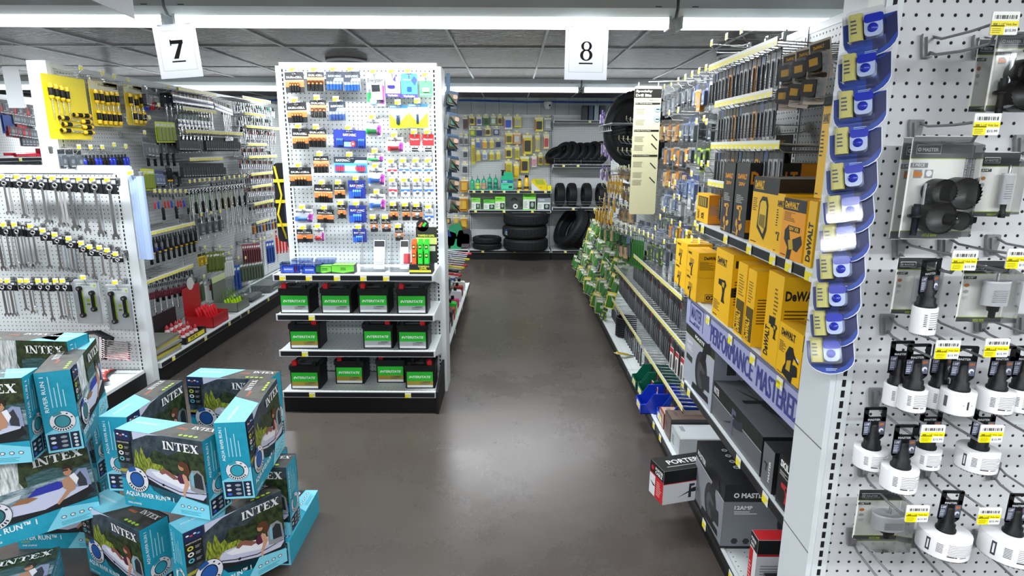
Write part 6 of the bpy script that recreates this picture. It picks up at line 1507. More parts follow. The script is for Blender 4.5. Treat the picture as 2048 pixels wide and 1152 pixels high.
for i, (a, c) in enumerate((((405, 222), (700, 242)), ((420, 418), (945, 455)), ((455, 678), (762, 682)), ((960, 260), (1155, 282)), ((975, 378), (1285, 405)), ((990, 545), (1165, 550)), ((1000, 658), (1260, 660)), ((1020, 818), (1225, 810)), ((1030, 935), (1215, 922)), ((1050, 1095), (1225, 1075)), ((350, 22), (700, 100)), ((940, 110), (1200, 160)))):
    lrail(a, c, d3, -2.545, 'yellow price strip rail on the hand tool run')
for a, c in (((60, 245), (390, 165)), ((15, 605), (380, 470)), ((820, 25), (960, 5)), ((835, 165), (930, 140))): lrail(a, c, d4, -2.50, 'yellow price strip rail on the hand tool run')
for i in range(7):
    A = atX(*d3(170 + 47 * i, 1000), -2.56); ghook(XL, A.y, A.z, Lrz, LH)
for i in range(12):
    A = atX(*d3(490 + 45 * i, 910 - i * 5), -2.56); ghook(XL, A.y, A.z, Lrz, LH)
for x, y in ((465, 120), (535, 105), (600, 95), (490, 355), (595, 352), (680, 352), (485, 565), (570, 575), (730, 430), (780, 430), (840, 312), (885, 293), (915, 288), (968, 258), (660, 395)):
    A = atX(*d4(x, y), -2.56); ghook(XL, A.y, A.z, Lrz, LH)
# on the base deck
ZL = .157
def floorx(cf, x, y): return atZ(*cf(x, y), ZL)
def tray(name, w, d, h, k, back=0.):
    b = MB(); t = .003; b.box(0, 0, 0, w, d, t, k); b.box(0, 0, 0, w, t, h, k); b.box(0, d - t, 0, w, d, h + back, k); b.box(0, 0, 0, t, d, h, k); b.box(w - t, 0, 0, w, d, h, k); return b
def deckthing(o, x, y, rz, lab, cat, z=None): o.location = (x, y, (z or ZL) + .001); o.rotation_euler = (0, 0, rz); return tag(o, lab, cat)
for i in range(6):
    o = MB().box(0, 0, 0, .30, .20, .018, ('#8c8c88', '#a8a040', '#74746e')[i % 3]).obj('saw_blade_pack'); deckthing(o, -2.36 + .01 * (i % 2), 3.83 + .012 * (i % 3), Lrz + .05 * (i % 3 - 1), 'flat grey and yellow pack in the low stack on the deck', 'flat pack', ZL + .019 * i)
f = empty('bottle_tray'); tray('x', .30, .22, .05, '#1c1c1e', .16).obj('tray', f); b = MB(); b.frame((0, -.0005, 0), (1, 0, 0), (0, 0, 1)).fr(.03, .008, .27, .04, '#e8d820', 1).ft('SET', .06, .014, .12, .02, '#2a2a10', 2, .03); b.obj('label', f); deckthing(f, -2.36, 4.22, Lrz, 'black tray of small red and white bottles', 'tray')
for i in range(12):
    b = MB(); b.lathe([(.018, 0), (.018, .04), (.014, .05), (.012, .055)], '#d8c8c8', 10); b.lathe([(.0185, .006), (.0185, .016)], '#b02830', 10, (0, 0, 0), 'z', False); b.lathe([(.0185, .024), (.0185, .032)], '#b02830', 10, (0, 0, 0), 'z', False); b.lathe([(.012, .055), (.014, .07), (.004, .085), (0, .09)], '#c03038', 8)
    o = b.obj('glue_bottle'); o.location = (-2.40 - (i // 4) * .055, 4.26 + (i % 4) * .06, ZL + .006 + .02 * (i // 4)); tag(o, 'small red and white bottle in the black tray', 'bottle', None, 'from the near corner')
f = empty('display_box'); b = tray('x', .26, .22, .09, '#b01c22', .22); b.lathe([(.05, 0), (.05, .003)], '#d8d4d0', 18, (.13, .216, .33), 'y'); b.obj('box', f); deckthing(f, -2.36, 4.64, Lrz, 'red counter display box with round white topper', 'display box')
for i in range(10):
    b = MB(); b.lathe([(.012, 0), (.014, .03), (.011, .07), (.014, .1), (.008, .12)], '#d01c28!', 8); o = b.obj('putty_knife'); o.location = (-2.42 - (i // 5) * .06, 4.69 + (i % 5) * .042, ZL + .03); o.rotation_euler = (0, -.3, 0); tag(o, 'red handled tool standing in the red display box', 'tool', None, 'from the near corner')
f = empty('display_box'); b = tray('x', .24, .2, .08, '#6c7268', .2); b.obj('box', f); b = MB(); b.box(0, .195, .25, .24, .2, .30, '#c8d8a0'); b.obj('header', f); deckthing(f, -2.38, 5.12, Lrz, 'grey counter display box of lime handled tools', 'display box')
for i in range(8):
    b = MB(); b.lathe([(.010, 0), (.012, .03), (.010, .06), (.008, .07)], '#b8e81c!', 8); b.lathe([(.004, .07), (.003, .16)], '#5a8c1c', 6); o = b.obj('probe'); o.location = (-2.43 - (i // 4) * .06, 5.16 + (i % 4) * .05, ZL + .03); o.rotation_euler = (0, -.2, 0); tag(o, 'lime handled tool standing in the grey display box', 'tool', None, 'from the near corner')
f = empty('clear_case'); b = MB(); b.rbox(0, 0, 0, .3, .16, .08, 'clear', .02, 3, 'x'); b.obj('case', f); b = MB(); b.box(.03, .03, .01, .27, .12, .04, '#7a7e80'); b.obj('contents', f); deckthing(f, -2.38, 5.45, Lrz, 'clear plastic case lying on the deck', 'case')
for i, (y0, k) in enumerate(((5.85, '#6a7070'), (6.2, '#5c6464'), (6.6, '#50504c'))):
    f = empty('socket_case'); b = MB(); b.box(0, 0, 0, .33, .2, .07, k); b.frame((0, -.0002, 0), (1, 0, 0), (0, 0, 1)).fr(.02, .01, .31, .05, '#3c403e', 1).flines(.05, .018, .16, .02, 2, '#b8c0b8', 2); b.obj('case', f); deckthing(f, -2.37, y0, Lrz, 'long dark grey tool case on the far deck', 'case')
# small counter display on a hidden bracket: red box above
# harness straps hung on the far side of the battery display
f = empty('work_harness'); b = MB(); b.rbox(-.07, -.05, -.50, .04, 0, 0, 'black_matte', .03, 3); b.rbox(-.02, -.06, -.55, .07, -.01, -.12, '#1a2244', .03, 3)
b.obj('harness', f); b = MB(); b.tube([(-.06, -.055, -.02), (-.03, -.06, -.2), (-.06, -.06, -.32), (-.02, -.055, -.48)], .007, '#e0c822', 6); b.tube([(.05, -.055, -.04), (.01, -.06, -.22), (.05, -.06, -.36), (.03, -.055, -.48)], .007, '#e0c822', 6)
for z in (-.12, -.25, -.4): b.box(-.07, -.062, z, .07, -.052, z + .02, '#e0c822')
b.obj('straps', f); f.location = (-1.46, 3.98, 1.46); f.rotation_euler = (0, 0, R_(20)); tag(f, 'black and yellow work harness hanging left of the battery display', 'harness')
for i in range(4):
    p = atY(548 + i * 9, 330 + i * 12, 4.3); f = MB().rbox(-.04, -.012, -.32, .04, 0, 0, ('#1c2248', 'black_matte')[i % 2], .01, 2).obj('belt_pack'); f.location = (-1.40 - .035 * i, 4.1 + .05 * i, 1.5 - .03 * i); tag(f, 'dark blue belt pack hanging behind the harness', 'belt pack')
for i in range(2): HS((-1.02, 4.0 + .1 * i, 1.48), R_(-90), 'long wire hook holding the harness', 'peg hook')

# ---------------------------------------------------------------- far left run (clamps)
kx = K.location.x
ey = lambda x, y: (x / 5.236, 120 + y / 5.236)
def kl(key, a, c, n, lab, cat, X=-4.75, sc=1.): row(key, ey(*a), ey(*c), X, n, Lrz, lab, cat)
kl('bluep', (0, 490), (100, 500), 4, 'blue pack at the far left edge', 'pack'); kl('p_gy', (110, 520), (320, 560), 7, 'grey clamp pack at the far left', 'pack'); kl('p_rds', (150, 600), (250, 660), 4, 'red clamp pack at the far left', 'pack')
kl('p_gys', (200, 780), (380, 790), 5, 'small grey pack at the far left', 'pack')
kl(['p_gy', 'p_rd', 'blkp'], (-60, 400), (320, 470), 16, 'dark pack in the top row at the far left', 'pack'); kl(['p_rd', 'p_gy', 'p_gy'], (60, 640), (340, 690), 12, 'red and grey pack in the middle at the far left', 'pack'); kl(['p_gy', 'blkp'], (-40, 1060), (420, 1060), 20, 'dark pack in the low row at the far left', 'pack')
for i in range(4):
    b = MB(); b.box(0, -.02, -.015, .55, -.005, .01, '#b01c30!'); b.lathe([(.02, 0), (.02, .12)], '#b01c30!', 8, (.1, -.03, -.01), 'x'); b.box(.4, -.06, -.03, .44, 0, .05, '#b01c30!'); o = b.obj('bar_clamp'); p = atX(*ey(30 + i * 110, 985), -4.7); o.location = p; o.rotation_euler = (0, 0, Lrz); tag(o, 'dark red bar clamp on the far left run', 'clamp')
for i in range(6):
    p = atX(*ey(20 + i * 70, 1040), -4.66); o = PR['p_gy'](p, Lrz, 'dark pack under the red clamps at the far left', 'pack')
f = MB().box(-.055, 0, -.26, .055, .002, 0, '#c8ccd0').obj('hanging_sheet'); f.location = atY(20, 133, 4.2); h_ = MB(); h_.tube([(-.04, .001, 0), (-.04, .001, CEIL - f.location.z)], .001, 'wire', 4); h_.tube([(.04, .001, 0), (.04, .001, CEIL - f.location.z)], .001, 'wire', 4); h_.obj('hanger', f); tag(f, 'white sheet hanging at the far left', 'sheet')

# ---------------------------------------------------------------- signs
def sign(ch, x, tilt):
    f = empty('aisle_sign'); W, H = .205, .245; b = MB(); b.box(-W / 2, 0, -H, W / 2, .0015, 0, 'sheet'); b.frame((-W / 2, -.0002, -H), (1, 0, 0), (0, 0, 1))
    for a in ((.02, .035, W - .02, .0358), (.02, H - .03, W - .02, H - .0292), (.02, .035, .0208, H - .03), (W - .0208, .035, W - .02, H - .03)): b.fr(*a, '#3a3e42', 1)
    k = '#1c242a'; cx = W / 2
    b.fr(cx - .034, .072, cx + .032, .079, k, 2)
    if ch == '7':
        b.fr(cx - .03, .155, cx + .032, .172, k, 2); b.fp([(cx + .03, .158), (cx - .0, .088), (cx - .024, .088), (cx + .012, .158)], k, 2); b.fr(cx - .031, .148, cx - .025, .176, k, 2)
    else:
        for cy, rx, ry in ((.113, .030, .026), (.154, .026, .022)):
            v = []; 
            for i in range(24):
                t = 6.2832 * i / 24; t2 = 6.2832 * (i + 1) / 24; c_, s_ = math.cos(t), math.sin(t); c2, s2 = math.cos(t2), math.sin(t2)
                b.fp([(cx + rx * c_, cy + ry * s_), (cx + rx * c2, cy + ry * s2), (cx + rx * .5 * c2, cy + ry * .78 * s2), (cx + rx * .5 * c_, cy + ry * .78 * s_)], k, 2)
    b.obj('sign_sheet', f); b = MB()
    for s_ in (-.07, .07): b.tube([(s_, .001, -.002), (s_, .001, .03)], .001, 'clear', 4); b.box(s_ - .008, -.001, -.006, s_ + .008, .004, .004, 'clear')
    b.obj('hanger', f); f.location = (x, 3.115, 2.128); f.rotation_euler = (0, tilt, 0); tag(f, 'white hanging aisle sign reading ' + {'7': 'seven, over the left aisle', '8': 'eight, over the open aisle'}[ch], 'sign')
sign('7', -1.622, R_(-4)); sign('8', .353, R_(.5))
f = MB().box(-.136, 0, -.28, .136, .003, 0, 'sheet').obj('aisle_sign'); f.location = (-1.252, 2.065, 2.256); f.rotation_euler = (0, 0, R_(98)); tag(f, 'blank back of a white sign cut off by the top edge', 'sign')
f = empty('instruction_banner'); W, H = .140, .66; b = MB(); b.rbox(-W / 2, 0, -H, W / 2, .002, 0, 'cream', .01, 2); b.frame((-W / 2, -.0002, -H), (1, 0, 0), (0, 0, 1)); k = '#1c1c1a'
b.fr(0, H - .058, W, H - .014, k, 1); b.ft('Specialty', .008, H - .034, .085, .015, '#f0eed8', 2, .03); b.ft('Drill Bits', .008, H - .053, .08, .014, '#f0eed8', 2, .03); b.ft('Choose an Application', .02, H - .074, .11, .009, '#3a3a34', 1, .01)
for z, t_ in ((.088, 'For Wood Boring'), (.224, 'For Metal, Wood and Plastic'), (.352, 'For Concrete and Masonry')): b.fr(.006, H - z - .004, W - .004, H - z + .006, k, 1); b.ft(t_, .009, H - z - .002, .085, .006, '#e8e6d0', 2)
for z in (.105, .16, .245, .29, .375, .43, .47): b.flines(.01, H - z - .035, .07, .03, 4, '#b8b69c', 1)
for z in (.115, .165): b.fe(W - .016, H - z, .016, .016, '#3a9ab0', 1, 16); b.fe(W - .016, H - z, .013, .013, '#cfe8ea', 2, 16); b.fr(W - .024, H - z - .003, W - .006, H - z + .003, '#2a3a44', 3)
for z in (.245, .29, .39, .465): b.fp([(W - .042, H - z), (W - .038, H - z + .004), (W - .008, H - z - .026), (W - .012, H - z - .030)], '#2a2c2a', 1)
b.obj('printed_sheet', f); b = MB()
for s_ in (-.05, .05): b.torus((s_, 0, .008), .008, .002, 'cream', 12, 5, 'x'); 
b.obj('hanger', f); P = atY(1297, 172, 3.3); f.location = P; tag(f, 'tall cream instruction banner hanging beside the drill bits', 'banner')
b = MB(); b.tube([(P.x, 3.3, P.z + .02), (1.19, 3.3, P.z + .03)], .004, 'wire', 6); o = b.obj('banner_arm'); tag(o, 'wire arm holding the cream banner', 'bracket')
# ---------------------------------------------------------------- back wall goods
w7 = lambda x, y: (930 + x / 6.061, 220 + y / 6.061)
v7 = lambda x, y: (860 + x / 3.0316, 160 + y / 3.0316)
YP = YB - .10
def wallpack(x0, y0, x1, y1, base, k2, lab, cf=w7, kind='b', name='tool_pack', hook=True):
    (a, b_), (c, d) = cf(x0, y0), cf(x1, y1); W, H = px_w(a, c, b_, YP), px_h(a, b_, d, YP)
    o = single(name, lambda b: (b.rbox(-W / 2, -.004, -H, W / 2, 0, 0, base, .006, 1), b.frame((-W / 2, -.004, -H), (1, 0, 0), (0, 0, 1)), b.fr(0, H * .84, W, H * .97, '#e4e2cc', 1), b.fr(W * .02, H * .04, W * .12, H * .8, '#b02838', 1) if W > .05 and base[1] in 'ed' else None,
        b.rbox(-W * .3, -.03, -H * .85, W * .34, -.004, -H * .30, k2, .01, 2)))
    p = atY((a + c) / 2, b_, YP); o.location = p; tag(o, lab, 'carded tool', 'packs on the back wall')
    if hook: HF((p.x, YB, p.z - .004), 0, 'peg hook with pale tag on the back wall', 'peg hook', None, 'from the top left')
YW_, NV, GN, WH = '#e6d628', '#26386c', '#3c8a3c', '#d8dce0'
for rn, L_ in (('top', [(50, 75, 115, 180, YW_, '#2a2a24'), (135, 80, 205, 185, WH, '#3a4c8c'), (220, 75, 287, 190, GN, '#2c3c24'), (310, 75, 375, 180, '#8cae78', '#d0dcd0'), (395, 75, 450, 180, '#c8b82c', '#2c2a20'), (470, 75, 575, 235, '#dfe4d8', '#2c50c0'), (590, 75, 680, 210, '#e8e02c', '#b0b0a8'), (845, 85, 950, 260, '#ece25c', '#34342c'), (960, 90, 1050, 250, '#a0a8ac', '#c4c8c8')]),
                ('second', [(55, 225, 125, 315, '#6ca838', '#d8cc2c'), (140, 230, 205, 315, NV, '#1c2c58'), (240, 215, 312, 310, '#e0d060', '#3a342c'), (345, 220, 415, 305, NV, '#a8b4c4')]),
                ('third', [(75, 375, 120, 660, '#c8bc20', '#a8981c'), (132, 370, 183, 465, '#7888b8', '#3c58a8'), (212, 370, 266, 460, '#e8d030', '#d89c20'), (297, 370, 352, 460, '#ded050', '#c8b83c'), (375, 370, 430, 450, '#1c2c60', '#142050')]),
                ('fourth', [(132, 515, 186, 615, '#dcd23c', '#b8a830'), (208, 515, 267, 600, '#dce4ec', '#7c90b0'), (295, 515, 352, 605, '#e0d83c', '#b8a828'), (377, 515, 430, 600, '#e4dc50', '#c8c04c')])):
    for (x0, y0, x1, y1, a, c) in L_: wallpack(x0, y0, x1, y1, a, c, {'#e': 'yellow', '#d': 'pale yellow', '#c': 'mustard yellow', '#2': 'navy', '#1': 'dark navy', '#3': 'green', '#6': 'green and yellow', '#8': 'grey green', '#7': 'slate blue', '#a': 'grey'}[a[:2]] + ' pack in the %s row of the back wall' % rn)
for i, (x0, y0, x1, y1, a, c, lb) in enumerate(((485, 275, 578, 410, '#e8d828', '#5a5628', 'yellow pack with dark round tool'), (582, 275, 675, 410, '#e8a860', '#c8d0d0', 'orange pack with grey round tool'), (700, 300, 815, 535, '#e0d020', '#23231c', 'large yellow pack with a black gun tool'), (848, 300, 910, 505, '#dcd650', '#a8a890', 'tall pale yellow pack'), (950, 290, 1020, 470, '#ecdca8', '#b84048', 'tall yellow and red pack near the tires'),
        (485, 450, 570, 580, '#ece22c', '#3a3a2c', 'yellow pack above the jug'), (602, 445, 660, 600, '#e0d638', '#98983c', 'slim yellow pack in the middle'), (670, 560, 775, 760, '#d8cc20', '#2c2c24', 'large yellow pack with black fittings'), (805, 555, 868, 690, '#e8e0d8', '#c890a0', 'white and red pack'), (885, 540, 945, 665, '#dccc38', '#5c5438', 'yellow pack with a brown tool'), (965, 540, 1030, 665, '#d0c430', '#4c3c34', 'yellow pack at the right end'),
        (485, 620, 570, 760, '#e0d628', '#a8a02c', 'yellow pack just over the jug'), (590, 650, 655, 830, '#ead828', '#e8c020', 'slanting yellow tube pack'))):
    wallpack(x0, y0, x1, y1, a, c, lb + ' on the back wall')
# bay left of it, seen past the display
for i, (x0, y0, x1, y1, a, c, lb) in enumerate(((200, 225, 228, 300, '#6a4a50', '#4c3438', 'dark narrow pack'), (175, 335, 200, 395, '#a8b0b4', '#5a4c40', 'small grey pack, left'), (205, 340, 232, 395, '#a8b0b4', '#5a4c40', 'small grey pack, right'), (195, 420, 232, 475, '#b8c0c4', '#3a3c3e', 'grey pack with black ring, upper'), (190, 505, 232, 570, '#b8c0c4', '#3a3c3e', 'grey pack with black ring, lower'), (182, 600, 232, 680, '#c88c20', '#e0b848', 'orange pack with brush wheel, upper'), (165, 705, 232, 795, '#c88418', '#dcb040', 'large orange pack with brush wheel'), (85, 830, 125, 872, '#3a3428', '#d8b04c', 'small brush wheel pack, left'), (140, 830, 178, 872, '#b8a878', '#d8b04c', 'small brush wheel pack, right'), (185, 830, 228, 900, '#c8901c', '#e0b84c', 'orange brush wheel pack near the base'))):
    wallpack(x0, y0, x1, y1, a, c, lb + ' beside the white display edge', v7)
# shelf goods
ZS1, ZS2 = .977, .702
def bx_on(x0, x1, Y, cf=w7): a = atY(*cf(x0, 900), Y); c = atY(*cf(x1, 900), Y); return a.x, c.x
for i, (x, h, k2) in enumerate(((88, .155, '#3aa878'), (156, .165, '#c8d83c'), (229, .165, '#e08c78'), (300, .19, '#1c6c5c'), (372, .18, '#1c6c5c'))):
    a, c = bx_on(x - 27, x + 27, 8.72); r_ = (c - a) / 2
    f = empty('sealant_bottle', ((a + c) / 2, 8.72, ZS1)); b = MB(); b.lathe([(r_, 0), (r_, h * .78), (r_ * .7, h * .9), (r_ * .25, h * .97)], '#1fae7c!', 14); b.obj('bottle', f)
    b = MB(); b.lathe([(r_ * .25, h * .97), (r_ * .12, h * 1.0), (r_ * .1, h * 1.22)], 'black_plastic' if i < 3 else '#1c3c34', 8); b.obj('nozzle', f); b = MB(); b.lathe([(r_ * 1.01, h * .12), (r_ * 1.01, h * .34)], k2, 14, (0, 0, 0), 'z', False); b.lathe([(r_ * 1.01, h * .42), (r_ * 1.01, h * .6)], k2, 14, (0, 0, 0), 'z', False); b.obj('label', f)
    tag(f, 'green sealant bottle, %s in the line on the back shelf' % ordinal(i + 1), 'bottle', 'green bottles on the back shelf')
a, c = bx_on(435, 585, 8.72); f = empty('sealant_jug', (a, 8.70, ZS1)); W = c - a
b = MB(); b.rbox(0, 0, 0, W, .12, .20, '#22b886!', .02, 3); b.rbox(W * .2, .03, .19, W * .95, .08, .25, '#22b886!', .02, 3); b.obj('jug', f); b = MB(); b.lathe([(.022, 0), (.022, .05), (.014, .055), (.014, .07)], 'black_plastic', 10, (.03, .05, .20)); b.box(.0, .035, .262, .06, .06, .278, 'black_plastic'); b.obj('pump', f)
b = MB(); b.frame((.005, -.0004, .02), (1, 0, 0), (0, 0, 1)).fr(0, .0, W - .01, .12, '#4ad0a4', 1).fr(0, .08, W - .01, .12, '#1c6c9c', 2).flines(.02, .085, W * .5, .028, 2, '#e8fff4', 3).flines(.02, .05, W * .6, .015, 2, '#123c30', 3).fr(W * .6, .01, W - .02, .04, '#1c3c34', 3); b.obj('label', f)
tag(f, 'large green jug with black pump on the back shelf', 'jug')
for i, (x0, x1, h, k) in enumerate(((637, 688, .15, '#e8c81c!'), (715, 775, .20, '#e8bc14!'))):
    a, c = bx_on(x0, x1, 8.72); r_ = (c - a) / 2; f = empty('spray_can', ((a + c) / 2, 8.72, ZS1)); b = MB(); b.lathe([(r_, 0), (r_, h * .82), (r_ * .6, h * .92)], k, 14); b.lathe([(r_ * 1.01, h * .1), (r_ * 1.01, h * .28)], '#3a3420', 14, (0, 0, 0), 'z', False); b.obj('can', f); b = MB(); b.lathe([(r_ * .75, h * .86), (r_ * .7, h * 1.02), (r_ * .2, h * 1.04), (r_ * .15, h * 1.12 if i == 0 else h * 1.05)], 'black_plastic', 12); b.obj('cap', f)
    tag(f, ('shorter', 'taller')[i] + ' yellow can with black cap on the back shelf', 'can')
a, c = bx_on(800, 992, 8.72); W = c - a; f = empty('kit_bag', (a, 8.70, ZS1)); b = MB(); b.prism([(.01, 0), (W, 0), (W, .10), (W * .8, .155), (W * .15, .16), (0, .12)], 'y', 0, .08, '#e8d01c!'); b.obj('bag', f); b = MB(); b.frame((0, -.0004, 0), (1, 0, 0), (0, 0, 1)).fp([(.01, .0), (W * .6, .0), (.01, .11)], '#d8d8e0', 1).flines(W * .55, .03, .05, .02, 2, '#c82818', 2).fp([(W * .2, .15), (W * .75, .15), (W * .9, .08), (W * .35, .08)], '#a8b428', 1); b.obj('label', f); tag(f, 'large yellow kit bag on the back shelf', 'kit')
a, c = bx_on(1000, 1050, 8.72); o = MB().rbox(0, 0, 0, c - a, .06, .07, '#ece21c!', .01, 2).obj('yellow_tub'); o.location = (a, 8.7, ZS1); tag(o, 'small bright yellow tub at the end of the back shelf', 'tub')
for i, (x0, x1, yt, k, lb) in enumerate(((75, 185, 1065, '#7ccc4c', 'green and white box at the left of the lower back shelf'), (222, 362, 1085, '#58b83c', 'low green and red box on the lower back shelf'), (365, 487, 1048, '#84dc3c', 'lime box with black window on the lower back shelf'), (705, 862, 1005, '#7cdc44', 'tall lime box on the lower back shelf'), (880, 1040, 1068, '#8c949c', 'grey box with tool picture on the lower back shelf'))):
    a, c = bx_on(x0, x1, 8.72); W = c - a; H = atY(*w7(x0, yt), 8.72).z - ZS2
    f = empty('inflator_box', (a, 8.72, ZS2)); b = MB(); b.box(0, 0, 0, W, .12, H, k); b.obj('carton', f); b = MB(); b.frame((0, -.0004, 0), (1, 0, 0), (0, 0, 1)); b.fr(.003, H * .05, W - .003, H * .62, '#e0e6e0' if i != 2 else '#e0e6d8', 1); b.fr(W * .5, H * .05, W * .95, H * .5, '#26302c', 2); b.fe(W * .72, H * .3, W * .12, H * .15, '#98a8a0', 3, 12); b.flines(W * .06, H * .1, W * .35, H * .4, 5, '#8a948c', 2); b.flines(W * .12, H * .78, W * .6, H * .12, 2, '#1c4c1c' if i != 4 else '#f0f0f0', 2); b.obj('printed_front', f); tag(f, lb, 'box')
a, c = bx_on(535, 660, 8.72); f = empty('air_compressor', (a, 8.70, ZS2)); W = c - a; b = MB(); b.rbox(0, 0, 0, W, .12, .13, '#3a403c', .04, 4); b.lathe([(.035, 0), (.035, -.01)], '#dfe4e0', 16, (W * .62, 0, .05), 'y'); b.lathe([(.014, -.01), (.014, -.012)], 'black_plastic', 12, (W * .62, 0, .05), 'y'); b.obj('body', f); b = MB(); b.torus((W * .5, .05, .12), .04, .008, 'black_plastic', 16, 6, 'y'); b.obj('handle', f); tag(f, 'dark compressor with white dial on the lower back shelf', 'compressor')
def tire(R, wd, k=None, hole=.62):
    f = empty('tire'); b = MB(); h = wd / 2
    b.lathe([(R * hole, -h * .5), (R * hole, -h * .8), (R * .72, -h * .98), (R * .9, -h * .98), (R * .985, -h * .78), (R, -h * .6), (R, h * .6), (R * .985, h * .78), (R * .9, h * .98), (R * .72, h * .98), (R * hole, h * .8), (R * hole, h * .5), (R * .66, 0), (R * hole, -h * .5)], 'rubber', 40, (0, 0, 0), 'z', False)
    b.obj('casing', f); b = MB()
    for j in range(4):
        z = -h * .55 + j * h * .30
        for i in range(40):
            a0 = 6.2832 * i / 40; a1 = a0 + .12; q = R * 1.003
            b.add([(q * math.cos(a0), q * math.sin(a0), z), (q * math.cos(a1), q * math.sin(a1), z + h * .05), (q * math.cos(a1), q * math.sin(a1), z + h * .26), (q * math.cos(a0), q * math.sin(a0), z + h * .21), ((q + .004) * math.cos(a0 + .02), (q + .004) * math.sin(a0 + .02), z + h * .04), ((q + .004) * math.cos(a1 - .02), (q + .004) * math.sin(a1 - .02), z + h * .08), ((q + .004) * math.cos(a1 - .02), (q + .004) * math.sin(a1 - .02), z + h * .22), ((q + .004) * math.cos(a0 + .02), (q + .004) * math.sin(a0 + .02), z + h * .18)], [(4, 5, 6, 7), (0, 1, 5, 4), (1, 2, 6, 5), (2, 3, 7, 6), (3, 0, 4, 7)], 'rubber', False)
    b.obj('tread', f)
    if k: b = MB(); b.lathe([(R * .62, h * .99), (R * .80, h * 1.0), (R * .62, h * 1.0)], k, 40, (0, 0, 0), 'z', False); b.obj('rim', f)
    return f
ZD_ = .138
T1 = Proto(tire(.315, .175)); cxt = atY(*v7(578, 1010), 8.85).x
for i in range(3): T1((cxt - (.015 if i == 1 else 0), 8.67 + .005 * i, ZD_ + .09 + i * .18), i * .5, 'large black tire lying in the stack of three', 'tire', 'tires on the back wall shelves', 'from the bottom')
b = MB(); t_ = math.radians; b.add([(.317 * math.sin(t_(a)), -.317 * math.cos(t_(a)), z) for a in (-62, -52) for z in (-.04, .05)], [(0, 2, 3, 1)], '#c8dcf0', False); b.add([(.3175 * math.sin(t_(a)), -.3175 * math.cos(t_(a)), z) for a in (-62, -52) for z in (.02, .05)], [(0, 2, 3, 1)], '#2c6cb8', False); o = b.obj('tire_label'); o.location = (cxt - .015, 8.675, ZD_ + .27); tag(o, 'blue and white label on the middle tire of the stack', 'label')
T2 = Proto(tire(.205, .085)); cx2 = atY(*v7(347, 1000), 8.8).x
for i in range(2): T2((cx2, 8.75, ZD_ + .045 + i * .088), i * .4, 'thin black tire lying left of the big stack', 'tire', None, 'from the bottom')
# right bay: base, leaning tires
def tpx(cf, x, y, Y): return atY(*cf(x, y), Y)
for i, (x, y, rx, ry, R_s, lb) in enumerate(((833, 905, 0, 62, 1., 'large white walled tire leaning at the left of the right bay base'), (905, 925, 0, 64, .88, 'large black tire leaning against the white walled one'), (985, 935, 0, 66, .82, 'black tire at the right of the leaning tires'))):
    T = tire(.315 * R_s, .16, '#8a93a0' if i == 0 else None); p = tpx(v7, x, y, 8.75); T.location = (p.x + .04, 8.70 + .02 * i, ZD_ + .305 * R_s + .02); T.rotation_euler = (0, R_(120), R_(22)); tag(T, lb, 'tire', 'tires on the back wall shelves')
# standing tires on the middle shelf
T3 = Proto(tire(.165, .115))
for i, x in enumerate((788, 860, 950, 1040)):
    p = tpx(v7, x, 650, 8.78); T3((p.x, 8.80, .742 + .167), (0, R_(90), R_(4)), 'black tire standing on the middle shelf of the right bay', 'tire', 'tires on the back wall shelves')
T4 = tire(.17, .12, '#d8c8a8', .5)
for i, (x, ry, R_s) in enumerate(((755, 40, .8), (805, 52, 1), (845, 60, 1), (895, 58, .95), (940, 62, .95), (985, 64, 1), (1030, 66, 1))):
    T = tire(.165 * R_s, .11, '#d8c8a8' if i == 6 else None); p = tpx(v7, x, 400, 8.78); T.location = (p.x, 8.76, 1.337 + .155 * R_s); T.rotation_euler = (R_(12), R_(-ry), R_(20)); tag(T, 'black tire leaning in the row on the upper shelf of the right bay', 'tire', 'tires on the back wall shelves')
bpy.data.objects.remove(T4.children[0]); [bpy.data.objects.remove(c) for c in list(T4.children)]; bpy.data.objects.remove(T4)
for i in range(4):
    p = tpx(v7, 920 + i * 33, 240, 8.8); o = MB().box(0, 0, 0, .09, .14, .20, ('#1c2430', '#26405c', '#9ab0b8', '#2a3c54')[i]).obj('part_box'); o.location = (p.x, 8.75, 1.933); tag(o, 'small dark box on the top shelf of the right bay', 'box')
# hanging big tires above the drill run, on a wire rack
f = empty('wheel_rack'); b = MB(); Pw = atX(1262, 258, .90)
for k in range(7): b.tube([(.70, Pw.y - .28 + k * .09, Pw.z - .02), (.70, Pw.y - .28 + k * .09, Pw.z + .03), (1.19, Pw.y - .28 + k * .09, Pw.z + .03)], .004, 'white_metal', 5)
for z in (-.02, .03): b.tube([(.70, Pw.y - .32, Pw.z + z), (.70, Pw.y + .32, Pw.z + z)], .005, 'white_metal', 5)
b.obj('rack', f); tag(f, 'white wire rack carrying a big black tire high on the right run', 'rack')
for i, (dy, lb) in enumerate(((0, 'big black tire hung on the wire rack behind the banner'),)):
    T = tire(.285, .17, 'rubber', .2); T.location = (.955 + dy * .2, Pw.y + .05 + dy, Pw.z - .005); T.rotation_euler = (R_(90), 0, R_(-48)); tag(T, lb, 'tire')

